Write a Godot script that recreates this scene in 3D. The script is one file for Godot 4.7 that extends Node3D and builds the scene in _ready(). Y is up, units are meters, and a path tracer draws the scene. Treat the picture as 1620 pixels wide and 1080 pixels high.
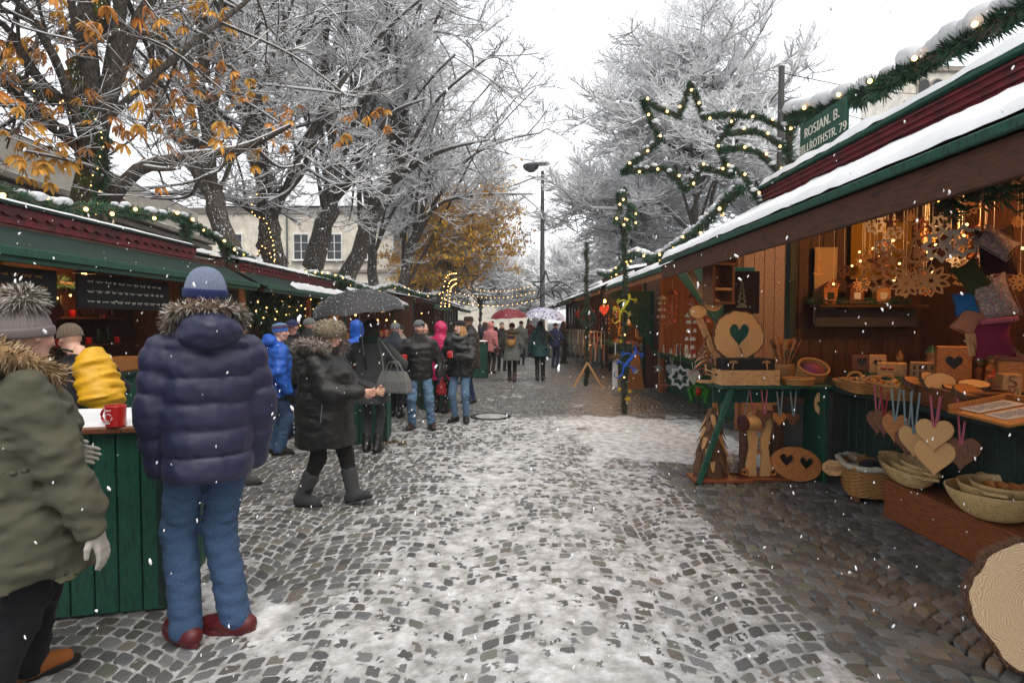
extends Node3D

func _ready() -> void:
	# ---- camera
	var cam := Camera3D.new()
	cam.name = "camera"
	cam.position = Vector3(0, 1.68, 0)
	cam.rotation_degrees = Vector3(-2.04, 0, 0)
	cam.fov = 61.9
	cam.near = 0.05; cam.far = 600.0
	add_child(cam)
	cam.current = true
	# ---- sky, exposure, haze
	var we := WorldEnvironment.new()
	we.name = "world_environment"
	var env := Environment.new()
	env.background_mode = Environment.BG_SKY
	var sm := ProceduralSkyMaterial.new()
	sm.sky_top_color = Color(0.88, 0.90, 0.93)
	sm.sky_horizon_color = Color(0.93, 0.935, 0.945)
	sm.sky_curve = 0.2
	sm.ground_horizon_color = Color(0.80, 0.80, 0.80)
	sm.ground_bottom_color = Color(0.45, 0.45, 0.45)
	sm.sun_angle_max = 0.0
	var sky := Sky.new()
	sky.sky_material = sm
	env.sky = sky
	env.background_energy_multiplier = 1.0
	env.tonemap_mode = Environment.TONE_MAPPER_LINEAR
	env.tonemap_exposure = 1.85
	env.sdfgi_enabled = true; env.ssao_enabled = true; env.ssil_enabled = true
	env.fog_enabled = true
	env.fog_density = 0.0012
	env.fog_light_color = Color(0.90, 0.91, 0.93)
	we.environment = env
	add_child(we)
	# ---- veiled sun
	var sun := DirectionalLight3D.new()
	sun.name = "sun"
	sun.light_energy = 0.5
	sun.light_angular_distance = 50.0
	sun.light_color = Color(1.0, 0.98, 0.95)
	sun.shadow_enabled = true
	sun.rotation_degrees = Vector3(-62, 25, 0)
	add_child(sun)
	# ---- the place
	var t0 := Time.get_ticks_msec()
	make_materials()
	print("make_materials ", Time.get_ticks_msec() - t0)
	build_ground()
	print("build_ground ", Time.get_ticks_msec() - t0)
	build_background()
	print("build_background ", Time.get_ticks_msec() - t0)
	build_stalls()
	print("build_stalls ", Time.get_ticks_msec() - t0)
	build_decorations()
	print("build_decorations ", Time.get_ticks_msec() - t0)
	build_trees()
	print("build_trees ", Time.get_ticks_msec() - t0)
	build_people()
	print("build_people ", Time.get_ticks_msec() - t0)
	build_tables()
	print("build_tables ", Time.get_ticks_msec() - t0)
	build_goods()
	print("build_goods ", Time.get_ticks_msec() - t0)
	build_snowfall()
	print("build_snowfall ", Time.get_ticks_msec() - t0)

# ------------------------------------------------------------------ mesh collector
class MB:
	var v := PackedVector3Array()
	var n := PackedVector3Array()
	var c := PackedColorArray()
	var ix := PackedInt32Array()
	var col := Color(1, 1, 1)
	func vert(p: Vector3, nn: Vector3) -> int:
		v.append(p); n.append(nn); c.append(col)
		return v.size() - 1
	func tri(a: Vector3, b: Vector3, d: Vector3) -> void:
		var nn := (d - a).cross(b - a).normalized()
		var i := v.size()
		vert(a, nn); vert(b, nn); vert(d, nn)
		ix.append(i); ix.append(i + 1); ix.append(i + 2)
	func quad(a: Vector3, b: Vector3, d: Vector3, e: Vector3) -> void:
		var nn := (e - a).cross(b - a)
		if nn.length_squared() < 1e-14: nn = (e - d).cross(b - d) * -1.0
		nn = nn.normalized()
		var i := v.size()
		vert(a, nn); vert(b, nn); vert(d, nn); vert(e, nn)
		for k in [0, 1, 2, 0, 2, 3]: ix.append(i + k)
	func mesh() -> ArrayMesh:
		var m := ArrayMesh.new()
		if v.size() == 0: return m
		for k in range(0, ix.size(), 3):          # winding follows the normals
			var i0 := ix[k]; var i1 := ix[k + 1]; var i2 := ix[k + 2]
			if (v[i2] - v[i0]).cross(v[i1] - v[i0]).dot(n[i0] + n[i1] + n[i2]) < 0.0:
				ix[k + 1] = i2; ix[k + 2] = i1
		var a := []
		a.resize(Mesh.ARRAY_MAX)
		a[Mesh.ARRAY_VERTEX] = v; a[Mesh.ARRAY_NORMAL] = n; a[Mesh.ARRAY_COLOR] = c; a[Mesh.ARRAY_INDEX] = ix
		m.add_surface_from_arrays(Mesh.PRIMITIVE_TRIANGLES, a)
		return m
	# box with bevelled edges (bevel 0 = plain)
	func box(ce: Vector3, s: Vector3, bv := 0.0, b := Basis.IDENTITY) -> void:
		var h := s * 0.5
		if bv <= 0.0:
			for ax in 3:
				for sg in [-1.0, 1.0]:
					var u := Vector3.ZERO; var w := Vector3.ZERO; var o := Vector3.ZERO
					o[ax] = h[ax] * sg; u[(ax + 1) % 3] = h[(ax + 1) % 3]; w[(ax + 2) % 3] = h[(ax + 2) % 3] * sg
					quad(ce + b * (o - u - w), ce + b * (o - u + w), ce + b * (o + u + w), ce + b * (o + u - w))
			return
		bv = minf(bv, minf(h.x, minf(h.y, h.z)) * 0.9)
		var q := h - Vector3(bv, bv, bv)
		for ax in 3:
			for sg in [-1.0, 1.0]:
				var u := Vector3.ZERO; var w := Vector3.ZERO; var o := Vector3.ZERO
				o[ax] = h[ax] * sg; u[(ax + 1) % 3] = q[(ax + 1) % 3]; w[(ax + 2) % 3] = q[(ax + 2) % 3] * sg
				quad(ce + b * (o - u - w), ce + b * (o - u + w), ce + b * (o + u + w), ce + b * (o + u - w))
		for ax in 3:
			var a1 := (ax + 1) % 3; var a2 := (ax + 2) % 3
			for s1 in [-1.0, 1.0]:
				for s2 in [-1.0, 1.0]:
					var p := Vector3.ZERO; var r := Vector3.ZERO; var e := Vector3.ZERO
					p[a1] = h[a1] * s1; p[a2] = q[a2] * s2
					r[a1] = q[a1] * s1; r[a2] = h[a2] * s2
					e[ax] = q[ax]
					if s1 * s2 > 0: quad(ce + b * (p - e), ce + b * (p + e), ce + b * (r + e), ce + b * (r - e))
					else: quad(ce + b * (r - e), ce + b * (r + e), ce + b * (p + e), ce + b * (p - e))
		for sx in [-1.0, 1.0]:
			for sy in [-1.0, 1.0]:
				for sz in [-1.0, 1.0]:
					var s3 := Vector3(sx, sy, sz)
					var x1 := ce + b * (Vector3(h.x, q.y, q.z) * s3)
					var y1 := ce + b * (Vector3(q.x, h.y, q.z) * s3)
					var z1 := ce + b * (Vector3(q.x, q.y, h.z) * s3)
					if sx * sy * sz > 0: tri(x1, z1, y1)
					else: tri(x1, y1, z1)
	func bar(a: Vector3, d: Vector3, w: float, h: float, up := Vector3.UP, bv := 0.0) -> void:
		var y := (d - a).normalized()
		var x := y.cross(up)
		if x.length() < 0.01: x = y.cross(Vector3.RIGHT)
		x = x.normalized()
		box((a + d) * 0.5, Vector3(w, (d - a).length(), h), bv, Basis(x, y, x.cross(y)))
	func tube(pts: PackedVector3Array, rad: PackedFloat32Array, sides := 8, cap := true, flat := 1.0, upv := Vector3.UP) -> void:
		var m := pts.size()
		var first := v.size()
		var ref := upv
		for i in m:
			var t := (pts[mini(i + 1, m - 1)] - pts[maxi(i - 1, 0)]).normalized()
			var x := ref.cross(t)
			if x.length() < 0.05: x = Vector3.RIGHT.cross(t)
			if x.length() < 0.05: x = Vector3.FORWARD.cross(t)
			x = x.normalized()
			var y := t.cross(x)
			var r := rad[mini(i, rad.size() - 1)]
			for k in sides:
				var an := TAU * k / sides
				var d := x * cos(an) + y * sin(an) * flat
				vert(pts[i] + d * r, (x * cos(an) + y * sin(an) / maxf(flat, 0.05)).normalized())
		for i in m - 1:
			for k in sides:
				var a0 := first + i * sides + k
				var a1 := first + i * sides + (k + 1) % sides
				ix.append(a0); ix.append(a0 + sides); ix.append(a1)
				ix.append(a1); ix.append(a0 + sides); ix.append(a1 + sides)
		if cap and sides > 2:
			for e in [0, m - 1]:
				var t2 := (pts[0] - pts[1]) if e == 0 else (pts[m - 1] - pts[m - 2])
				t2 = t2.normalized()
				var cc := vert(pts[e], t2)
				var st := v.size()
				for k in sides: vert(v[first + e * sides + k], t2)
				for k in sides:
					ix.append(cc); ix.append(st + k); ix.append(st + (k + 1) % sides)
	func rod(a: Vector3, d: Vector3, r0: float, r1 := -1.0, sides := 8) -> void:
		tube(PackedVector3Array([a, d]), PackedFloat32Array([r0, r0 if r1 < 0.0 else r1]), sides)
	# profile: x = radius, y = height; open ends
	func lathe(pr: PackedVector2Array, segs: int, tr := Transform3D.IDENTITY, sx := 1.0, sz := 1.0) -> void:
		var m := pr.size()
		var first := v.size()
		for i in m:
			var t := pr[mini(i + 1, m - 1)] - pr[maxi(i - 1, 0)]
			var n2 := Vector2(t.y, -t.x).normalized()
			for k in segs:
				var an := TAU * k / segs
				vert(tr * Vector3(pr[i].x * cos(an) * sx, pr[i].y, pr[i].x * sin(an) * sz), (tr.basis * Vector3(n2.x * cos(an), n2.y, n2.x * sin(an))).normalized())
		for i in m - 1:
			for k in segs:
				var a0 := first + i * segs + k
				var a1 := first + i * segs + (k + 1) % segs
				ix.append(a0); ix.append(a1); ix.append(a0 + segs)
				ix.append(a1); ix.append(a1 + segs); ix.append(a0 + segs)
	func ball(ce: Vector3, r: Vector3, segs := 10, rings := 7, b := Basis.IDENTITY) -> void:
		var pr := PackedVector2Array()
		for i in rings + 1:
			var a := -PI / 2 + PI * i / rings
			pr.append(Vector2(cos(a), sin(a)))
		lathe(pr, segs, Transform3D(b * Basis.from_scale(r), ce))
	# polygon in local XY, thickness along local Z (centred), bevelled front and back
	func plate(poly: PackedVector2Array, th: float, tr := Transform3D.IDENTITY, bev := 0.0) -> void:
		var pg := poly
		if Geometry2D.is_polygon_clockwise(pg):
			pg = pg.duplicate(); pg.reverse()
		var m := pg.size()
		var inn := PackedVector2Array()
		for i in m:
			var t := (pg[(i + 1) % m] - pg[(i - 1 + m) % m]).normalized()
			inn.append(pg[i] + Vector2(-t.y, t.x) * bev)
		var idx := Geometry2D.triangulate_polygon(pg)
		for sg in [1.0, -1.0]:
			var st := v.size()
			var nn: Vector3 = (tr.basis * Vector3(0, 0, sg)).normalized()
			for i in m: vert(tr * Vector3(inn[i].x, inn[i].y, sg * th * 0.5), nn)
			for k in range(0, idx.size(), 3):
				if sg > 0: ix.append(st + idx[k]); ix.append(st + idx[k + 2]); ix.append(st + idx[k + 1])
				else: ix.append(st + idx[k]); ix.append(st + idx[k + 1]); ix.append(st + idx[k + 2])
		var zz := th * 0.5 - bev
		for i in m:
			var j := (i + 1) % m
			quad(tr * Vector3(pg[i].x, pg[i].y, -zz), tr * Vector3(pg[i].x, pg[i].y, zz), tr * Vector3(pg[j].x, pg[j].y, zz), tr * Vector3(pg[j].x, pg[j].y, -zz))
			if bev > 0.0:
				quad(tr * Vector3(pg[i].x, pg[i].y, zz), tr * Vector3(inn[i].x, inn[i].y, th * 0.5), tr * Vector3(inn[j].x, inn[j].y, th * 0.5), tr * Vector3(pg[j].x, pg[j].y, zz))
				quad(tr * Vector3(pg[j].x, pg[j].y, -zz), tr * Vector3(inn[j].x, inn[j].y, -th * 0.5), tr * Vector3(inn[i].x, inn[i].y, -th * 0.5), tr * Vector3(pg[i].x, pg[i].y, -zz))
	# ring plate: outer and inner outlines with equally many points (same angular order)
	func ring_plate(o: PackedVector2Array, h: PackedVector2Array, th: float, tr := Transform3D.IDENTITY) -> void:
		var m := o.size()
		for i in m:
			var j := (i + 1) % m
			var z := th * 0.5
			quad(tr * Vector3(o[i].x, o[i].y, z), tr * Vector3(h[i].x, h[i].y, z), tr * Vector3(h[j].x, h[j].y, z), tr * Vector3(o[j].x, o[j].y, z))
			quad(tr * Vector3(o[j].x, o[j].y, -z), tr * Vector3(h[j].x, h[j].y, -z), tr * Vector3(h[i].x, h[i].y, -z), tr * Vector3(o[i].x, o[i].y, -z))
			quad(tr * Vector3(h[i].x, h[i].y, z), tr * Vector3(h[i].x, h[i].y, -z), tr * Vector3(h[j].x, h[j].y, -z), tr * Vector3(h[j].x, h[j].y, z))
	func ring_rim(o: PackedVector2Array, th: float, tr := Transform3D.IDENTITY) -> void:
		var m := o.size()
		var z := th * 0.5
		for i in m:
			var j := (i + 1) % m
			quad(tr * Vector3(o[i].x, o[i].y, -z), tr * Vector3(o[i].x, o[i].y, z), tr * Vector3(o[j].x, o[j].y, z), tr * Vector3(o[j].x, o[j].y, -z))

class Painter:
	func shade(_p: Vector3) -> Color: return Color(1, 1, 1)

# ------------------------------------------------------------------ distance field, meshed as surface nets
class Field:
	var o: Vector3
	var cs: float
	var nx: int
	var ny: int
	var nz: int
	var d := PackedFloat32Array()
	func _init(lo: Vector3, hi: Vector3, cell: float) -> void:
		o = lo; cs = cell
		nx = int(ceil((hi.x - lo.x) / cell)) + 2; ny = int(ceil((hi.y - lo.y) / cell)) + 2; nz = int(ceil((hi.z - lo.z) / cell)) + 2
		d.resize(nx * ny * nz); d.fill(1.0)
	func rng(lo: Vector3, hi: Vector3) -> PackedInt32Array:
		return PackedInt32Array([clampi(int((lo.x - o.x) / cs), 0, nx - 1), clampi(int((hi.x - o.x) / cs) + 1, 0, nx - 1),
			clampi(int((lo.y - o.y) / cs), 0, ny - 1), clampi(int((hi.y - o.y) / cs) + 1, 0, ny - 1),
			clampi(int((lo.z - o.z) / cs), 0, nz - 1), clampi(int((hi.z - o.z) / cs) + 1, 0, nz - 1)])
	# tapered capsule; quilt > 0 puffs it in rolls of that length
	func cap(a: Vector3, b: Vector3, ra: float, rb: float, k := 0.03, quilt := 0.0, amp := 0.0) -> void:
		var mr := maxf(ra, rb) + k + cs * 2.0 + amp
		var e := Vector3(mr, mr, mr)
		var r := rng(a.min(b) - e, a.max(b) + e)
		var ab := b - a
		var il := 1.0 / maxf(ab.length_squared(), 1e-8)
		var ln := ab.length()
		for z in range(r[4], r[5] + 1):
			for y in range(r[2], r[3] + 1):
				var i := (z * ny + y) * nx + r[0]
				var p := Vector3(o.x + r[0] * cs, o.y + y * cs, o.z + z * cs) - a
				for x in range(r[0], r[1] + 1):
					var t := clampf(p.dot(ab) * il, 0.0, 1.0)
					var dd := (p - ab * t).length() - (ra + (rb - ra) * t)
					if quilt > 0.0: dd -= amp * (sqrt(absf(sin(PI * t * ln / quilt))) - 0.6)
					var g := d[i]
					if k > 0.0:
						var h := maxf(k - absf(g - dd), 0.0) / k
						d[i] = minf(g, dd) - h * h * k * 0.25
					else: d[i] = minf(g, dd)
					i += 1; p.x += cs
	func ell(c: Vector3, rr: Vector3, k := 0.03, b := Basis.IDENTITY, cut := false) -> void:
		var m := maxf(rr.x, maxf(rr.y, rr.z)) + k + cs * 2.0
		var e := Vector3(m, m, m)
		var r := rng(c - e, c + e)
		var bi := b.transposed()
		var mn := minf(rr.x, minf(rr.y, rr.z))
		var iv := Vector3(1.0 / rr.x, 1.0 / rr.y, 1.0 / rr.z)
		for z in range(r[4], r[5] + 1):
			for y in range(r[2], r[3] + 1):
				var i := (z * ny + y) * nx + r[0]
				var p := Vector3(o.x + r[0] * cs, o.y + y * cs, o.z + z * cs) - c
				for x in range(r[0], r[1] + 1):
					var q := (bi * p) * iv
					var l0 := q.length()
					var dd := (l0 - 1.0) * mn
					if l0 > 0.001: dd = l0 * (l0 - 1.0) / maxf((q * iv).length(), 1e-6)
					var g := d[i]
					if cut:
						var h2 := maxf(k - absf(g + dd), 0.0) / maxf(k, 1e-6)
						d[i] = maxf(g, -dd) + h2 * h2 * k * 0.25
					else:
						var h := maxf(k - absf(g - dd), 0.0) / maxf(k, 1e-6)
						d[i] = minf(g, dd) - h * h * k * 0.25
					i += 1; p.x += cs
	# stack of ellipses: rows [y, half width, half depth, centre x, centre z], ordered by rising y
	func loft(rows: Array, k := 0.03, quilt := 0.0, amp := 0.0, sq := 2.0) -> void:
		var f: Array = rows[0]; var l: Array = rows[rows.size() - 1]
		var y0 := maxi(int((float(f[0]) - 0.05 - o.y) / cs), 0)
		var y1 := mini(int((float(l[0]) + 0.08 - o.y) / cs) + 1, ny - 1)
		var s := 0
		for y in range(y0, y1 + 1):
			var yy := o.y + y * cs
			while s < rows.size() - 2 and float(rows[s + 1][0]) < yy: s += 1
			var A: Array = rows[s]; var B: Array = rows[s + 1]
			var t := clampf((yy - float(A[0])) / (float(B[0]) - float(A[0])), 0.0, 1.0)
			var ts := t * t * (3.0 - 2.0 * t) * 0.5 + t * 0.5
			var a: float = lerpf(A[1], B[1], ts); var b: float = lerpf(A[2], B[2], ts)
			var cx: float = lerpf(A[3], B[3], t); var cz: float = lerpf(A[4], B[4], t)
			if quilt > 0.0:
				var w := amp * (sqrt(absf(sin(PI * (yy - float(f[0])) / quilt))) - 0.6)
				a += w; b += w
			var over := maxf(float(f[0]) - yy, yy - float(l[0]))
			var mn := minf(a, b)
			for z in nz:
				var pz := (o.z + z * cs - cz) / b
				var i := (z * ny + y) * nx
				for x in nx:
					var px := (o.x + x * cs - cx) / a
					var q: float
					if sq == 2.0: q = sqrt(px * px + pz * pz)
					else: q = pow(pow(absf(px), sq) + pow(absf(pz), sq), 1.0 / sq)
					var dd := maxf((q - 1.0) * mn, over)
					var g := d[i]
					if k > 0.0:
						var h := maxf(k - absf(g - dd), 0.0) / k
						d[i] = minf(g, dd) - h * h * k * 0.25
					else: d[i] = minf(g, dd)
					i += 1
	func cut_below(yy: float) -> void:
		for y in ny:
			var w := yy - (o.y + y * cs)
			if w < -cs * 2.0: continue
			for z in nz:
				var i := (z * ny + y) * nx
				for x in nx:
					d[i] = maxf(d[i], w); i += 1
	func wrinkle(nz2: FastNoiseLite, amp: float, sc: Vector3) -> void:
		var lim := cs * 2.5 + amp
		for z in nz:
			for y in ny:
				var i := (z * ny + y) * nx
				for x in nx:
					if absf(d[i]) < lim:
						d[i] += amp * nz2.get_noise_3d((o.x + x * cs) * sc.x, (o.y + y * cs) * sc.y, (o.z + z * cs) * sc.z)
					i += 1
	func mesh_into(mb: MB, pt: Painter = null) -> void:
		var vid := PackedInt32Array()
		vid.resize(nx * ny * nz); vid.fill(-1)
		var sy := nx
		var sz := nx * ny
		var off := PackedInt32Array([0, 1, sy, sy + 1, sz, sz + 1, sz + sy, sz + sy + 1])
		var base := mb.v.size()
		var cells := PackedInt32Array()
		var ea := PackedInt32Array([0, 2, 4, 6, 0, 1, 4, 5, 0, 1, 2, 3])
		var eb := PackedInt32Array([1, 3, 5, 7, 2, 3, 6, 7, 4, 5, 6, 7])
		for z in nz - 1:
			for y in ny - 1:
				var i := (z * ny + y) * nx
				for x in nx - 1:
					var f0 := d[i] < 0.0
					if absf(d[i]) > cs * 2.6:
						i += 1; continue
					if (d[i + 1] < 0.0) == f0 and (d[i + sy] < 0.0) == f0 and (d[i + sy + 1] < 0.0) == f0 and (d[i + sz] < 0.0) == f0 and (d[i + sz + 1] < 0.0) == f0 and (d[i + sz + sy] < 0.0) == f0 and (d[i + sz + sy + 1] < 0.0) == f0:
						i += 1; continue
					var s := Vector3.ZERO
					var m := 0
					for e in 12:
						var ia := ea[e]; var ib := eb[e]
						var da := d[i + off[ia]]; var db := d[i + off[ib]]
						if (da < 0.0) != (db < 0.0):
							var t := da / (da - db)
							var pa := Vector3(ia & 1, (ia >> 1) & 1, ia >> 2)
							var pb := Vector3(ib & 1, (ib >> 1) & 1, ib >> 2)
							s += pa.lerp(pb, t); m += 1
					var p := o + (Vector3(x, y, z) + s / maxf(m, 1)) * cs
					vid[i] = mb.v.size()
					mb.v.append(p); mb.n.append(Vector3.ZERO)
					mb.c.append(pt.shade(p) if pt else mb.col)
					cells.append(i)
					i += 1
		for ci in cells:
			var d0 := d[ci] < 0.0
			for ax in 3:
				var st := 1 if ax == 0 else (sy if ax == 1 else sz)
				var u := sy if ax == 0 else (sz if ax == 1 else 1)
				var w := sz if ax == 0 else (1 if ax == 1 else sy)
				if (d[ci + st] < 0.0) == d0: continue
				if ci - u - w < 0: continue
				var q0 := vid[ci]; var q1 := vid[ci - u]; var q2 := vid[ci - u - w]; var q3 := vid[ci - w]
				if q1 < 0 or q2 < 0 or q3 < 0: continue
				if d0:
					var sw := q1; q1 = q3; q3 = sw
				mb.ix.append_array(PackedInt32Array([q0, q1, q2, q0, q2, q3]))
				var fn := (mb.v[q3] - mb.v[q1]).cross(mb.v[q2] - mb.v[q0])
				mb.n[q0] += fn; mb.n[q1] += fn; mb.n[q2] += fn; mb.n[q3] += fn
		# normals from the field's gradient side: orient outward
		for j in range(base, mb.v.size()):
			var nn := mb.n[j].normalized()
			mb.n[j] = nn if nn != Vector3.ZERO else Vector3.UP

# ------------------------------------------------------------------ nodes
var used := {}
func numbered(s: String) -> String:
	if not used.has(s):
		used[s] = 0
		return s
	used[s] += 1
	return "%s_%03d" % [s, used[s]]
func tag(o: Node, label: String, cat: String, group := "", kind := "") -> Node:
	if label: o.set_meta("label", label)
	if cat: o.set_meta("category", cat)
	if group: o.set_meta("group", group)
	if kind: o.set_meta("kind", kind)
	return o
func thing(called: String, label: String, cat: String, pos := Vector3.ZERO, turn := 0.0, group := "") -> Node3D:
	var o := Node3D.new()
	o.name = numbered(called)
	add_child(o)
	o.position = pos; o.rotation.y = turn
	tag(o, label, cat, group)
	return o
func part(parent: Node, called: String, mb, mat: Material, tr := Transform3D.IDENTITY) -> MeshInstance3D:
	var o := MeshInstance3D.new()
	o.mesh = mb.mesh() if mb is MB else mb
	o.name = called if parent != self else numbered(called)
	o.material_override = mat
	o.transform = tr
	parent.add_child(o, true)
	return o
func one(called: String, label: String, cat: String, mb, mat: Material, tr := Transform3D.IDENTITY, group := "") -> MeshInstance3D:
	var o := part(self, called, mb, mat, tr)
	tag(o, label, cat, group)
	return o
func struct(called: String, mb, mat: Material, parent: Node = self) -> MeshInstance3D:
	var o := part(parent, called, mb, mat)
	if parent == self: o.set_meta("kind", "structure")
	return o
func copy_of(o: Node3D, tr: Transform3D, label := "", group := "") -> Node3D:
	var r: Node3D = o.duplicate()
	r.name = numbered(String(o.name).trim_suffix("_000"))
	add_child(r)
	r.transform = tr
	if label: r.set_meta("label", label)
	if group: r.set_meta("group", group)
	return r
func multi(parent: Node, called: String, mesh: Mesh, mat: Material, trs: Array, cols := []) -> MultiMeshInstance3D:
	var mm := MultiMesh.new()
	mm.transform_format = MultiMesh.TRANSFORM_3D
	if cols.size(): mm.use_colors = true
	mm.mesh = mesh
	mm.instance_count = trs.size()
	for i in trs.size():
		mm.set_instance_transform(i, trs[i])
		if cols.size(): mm.set_instance_color(i, cols[i])
	var o := MultiMeshInstance3D.new()
	o.multimesh = mm
	o.name = called if parent != self else numbered(called)
	o.material_override = mat
	parent.add_child(o, true)
	o.set_meta("kind", "stuff")
	return o
func at_yaw(pos: Vector3, turn: float, sc := 1.0) -> Transform3D:
	return Transform3D(Basis(Vector3.UP, turn).scaled(Vector3(sc, sc, sc)), pos)
func V(x: float, y: float, dd: float) -> Vector3:      # street coordinates: right, up, metres down the street
	return Vector3(x, y, -dd)
func curve(pts: Array, steps := 4) -> PackedVector3Array:   # Catmull-Rom through the points
	var r := PackedVector3Array()
	var m := pts.size()
	for i in m - 1:
		var p0: Vector3 = pts[maxi(i - 1, 0)]; var p1: Vector3 = pts[i]; var p2: Vector3 = pts[i + 1]; var p3: Vector3 = pts[mini(i + 2, m - 1)]
		for s in steps:
			r.append(p1.cubic_interpolate(p2, p0, p3, float(s) / steps))
	r.append(pts[m - 1])
	return r
func rad(a: float, b: float, m: int) -> PackedFloat32Array:
	var r := PackedFloat32Array()
	for i in m: r.append(lerpf(a, b, float(i) / maxf(m - 1, 1)))
	return r
func heart(w: float, h: float, m := 28) -> PackedVector2Array:   # centred, point down
	var r := PackedVector2Array()
	for i in m:
		var t := TAU * i / m
		var x := 16.0 * pow(sin(t), 3)
		var y := 13.0 * cos(t) - 5.0 * cos(2 * t) - 2.0 * cos(3 * t) - cos(4 * t)
		r.append(Vector2(x / 32.0 * w, (y + 2.5) / 29.0 * h))
	return r
func star2(nn: int, ro: float, ri: float, rot := 0.0) -> PackedVector2Array:
	var r := PackedVector2Array()
	for i in nn * 2:
		var a := PI / 2 + rot + PI * i / nn
		r.append(Vector2(cos(a), sin(a)) * (ro if i % 2 == 0 else ri))
	return r
func blob2(rx: float, ry: float, m: int, amp: float, sd: int) -> PackedVector2Array:
	var r := PackedVector2Array()
	var ns := FastNoiseLite.new(); ns.seed = sd; ns.frequency = 0.9
	for i in m:
		var a := TAU * i / m
		var k := 1.0 + amp * ns.get_noise_2d(cos(a) * 2.0, sin(a) * 2.0)
		r.append(Vector2(sin(a) * rx * k, cos(a) * ry * k))
	return r

# ------------------------------------------------------------------ materials
var M := {}
var T := {}
func noise(freq: float, sd: int, oct := 4, kind := FastNoiseLite.TYPE_SIMPLEX_SMOOTH) -> FastNoiseLite:
	var f := FastNoiseLite.new()
	f.seed = sd; f.frequency = freq; f.noise_type = kind; f.fractal_octaves = oct
	return f
func ntex(freq: float, sd: int, stops: Array, oct := 4, size := 512, kind := FastNoiseLite.TYPE_SIMPLEX_SMOOTH, normal := 0.0, warp := 0.0) -> NoiseTexture2D:
	var t := NoiseTexture2D.new()
	t.width = size; t.height = size; t.seamless = true
	var f := noise(freq, sd, oct, kind)
	if warp > 0.0:
		f.domain_warp_enabled = true; f.domain_warp_amplitude = warp; f.domain_warp_frequency = freq
	t.noise = f
	if normal > 0.0:
		t.as_normal_map = true; t.bump_strength = normal
	else:
		var g := Gradient.new()
		var os := PackedFloat32Array(); var cl := PackedColorArray()
		for s in stops:
			os.append(s[0])
			cl.append(s[1] if s[1] is Color else Color(s[1], s[1], s[1]))
		g.offsets = os; g.colors = cl
		t.color_ramp = g
	return t
func mat(called: String, col: Color, rough := 0.8, tex = null, sc := Vector3.ONE, nrm = null, nsc := 1.0, world := false) -> StandardMaterial3D:
	var m := StandardMaterial3D.new()
	m.albedo_color = col; m.roughness = rough
	m.cull_mode = BaseMaterial3D.CULL_DISABLED
	if tex:
		m.albedo_texture = tex
		m.uv1_triplanar = true; m.uv1_world_triplanar = world; m.uv1_scale = sc
	if nrm:
		m.normal_enabled = true; m.normal_texture = nrm; m.normal_scale = nsc
		m.uv1_triplanar = true; m.uv1_world_triplanar = world; m.uv1_scale = sc
	M[called] = m
	return m
func vc(m: StandardMaterial3D) -> StandardMaterial3D:
	m.vertex_color_use_as_albedo = true
	return m
func glow(called: String, col: Color, e: float) -> StandardMaterial3D:
	var m := mat(called, col, 0.4)
	m.emission_enabled = true; m.emission = col; m.emission_energy_multiplier = e
	return m
func rings() -> ImageTexture:      # growth rings round the middle of the tile
	var im := Image.create(512, 512, false, Image.FORMAT_RGB8)
	var ns := noise(0.012, 41, 3)
	for y in 512:
		for x in 512:
			var d := Vector2(x - 256, y - 262).length() * (1.0 + 0.10 * ns.get_noise_2d(x, y))
			var w := 0.5 + 0.5 * sin(d * 1.25 + 2.0 * ns.get_noise_2d(d * 0.4, 7.0))
			var g := 0.82 + 0.16 * w * w - 0.04 * ns.get_noise_2d(x * 6.0, y * 6.0)
			im.set_pixel(x, y, Color(g, g * (0.97 + 0.02 * w), g * (0.93 + 0.04 * w)))
	im.generate_mipmaps()
	return ImageTexture.create_from_image(im)
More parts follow.
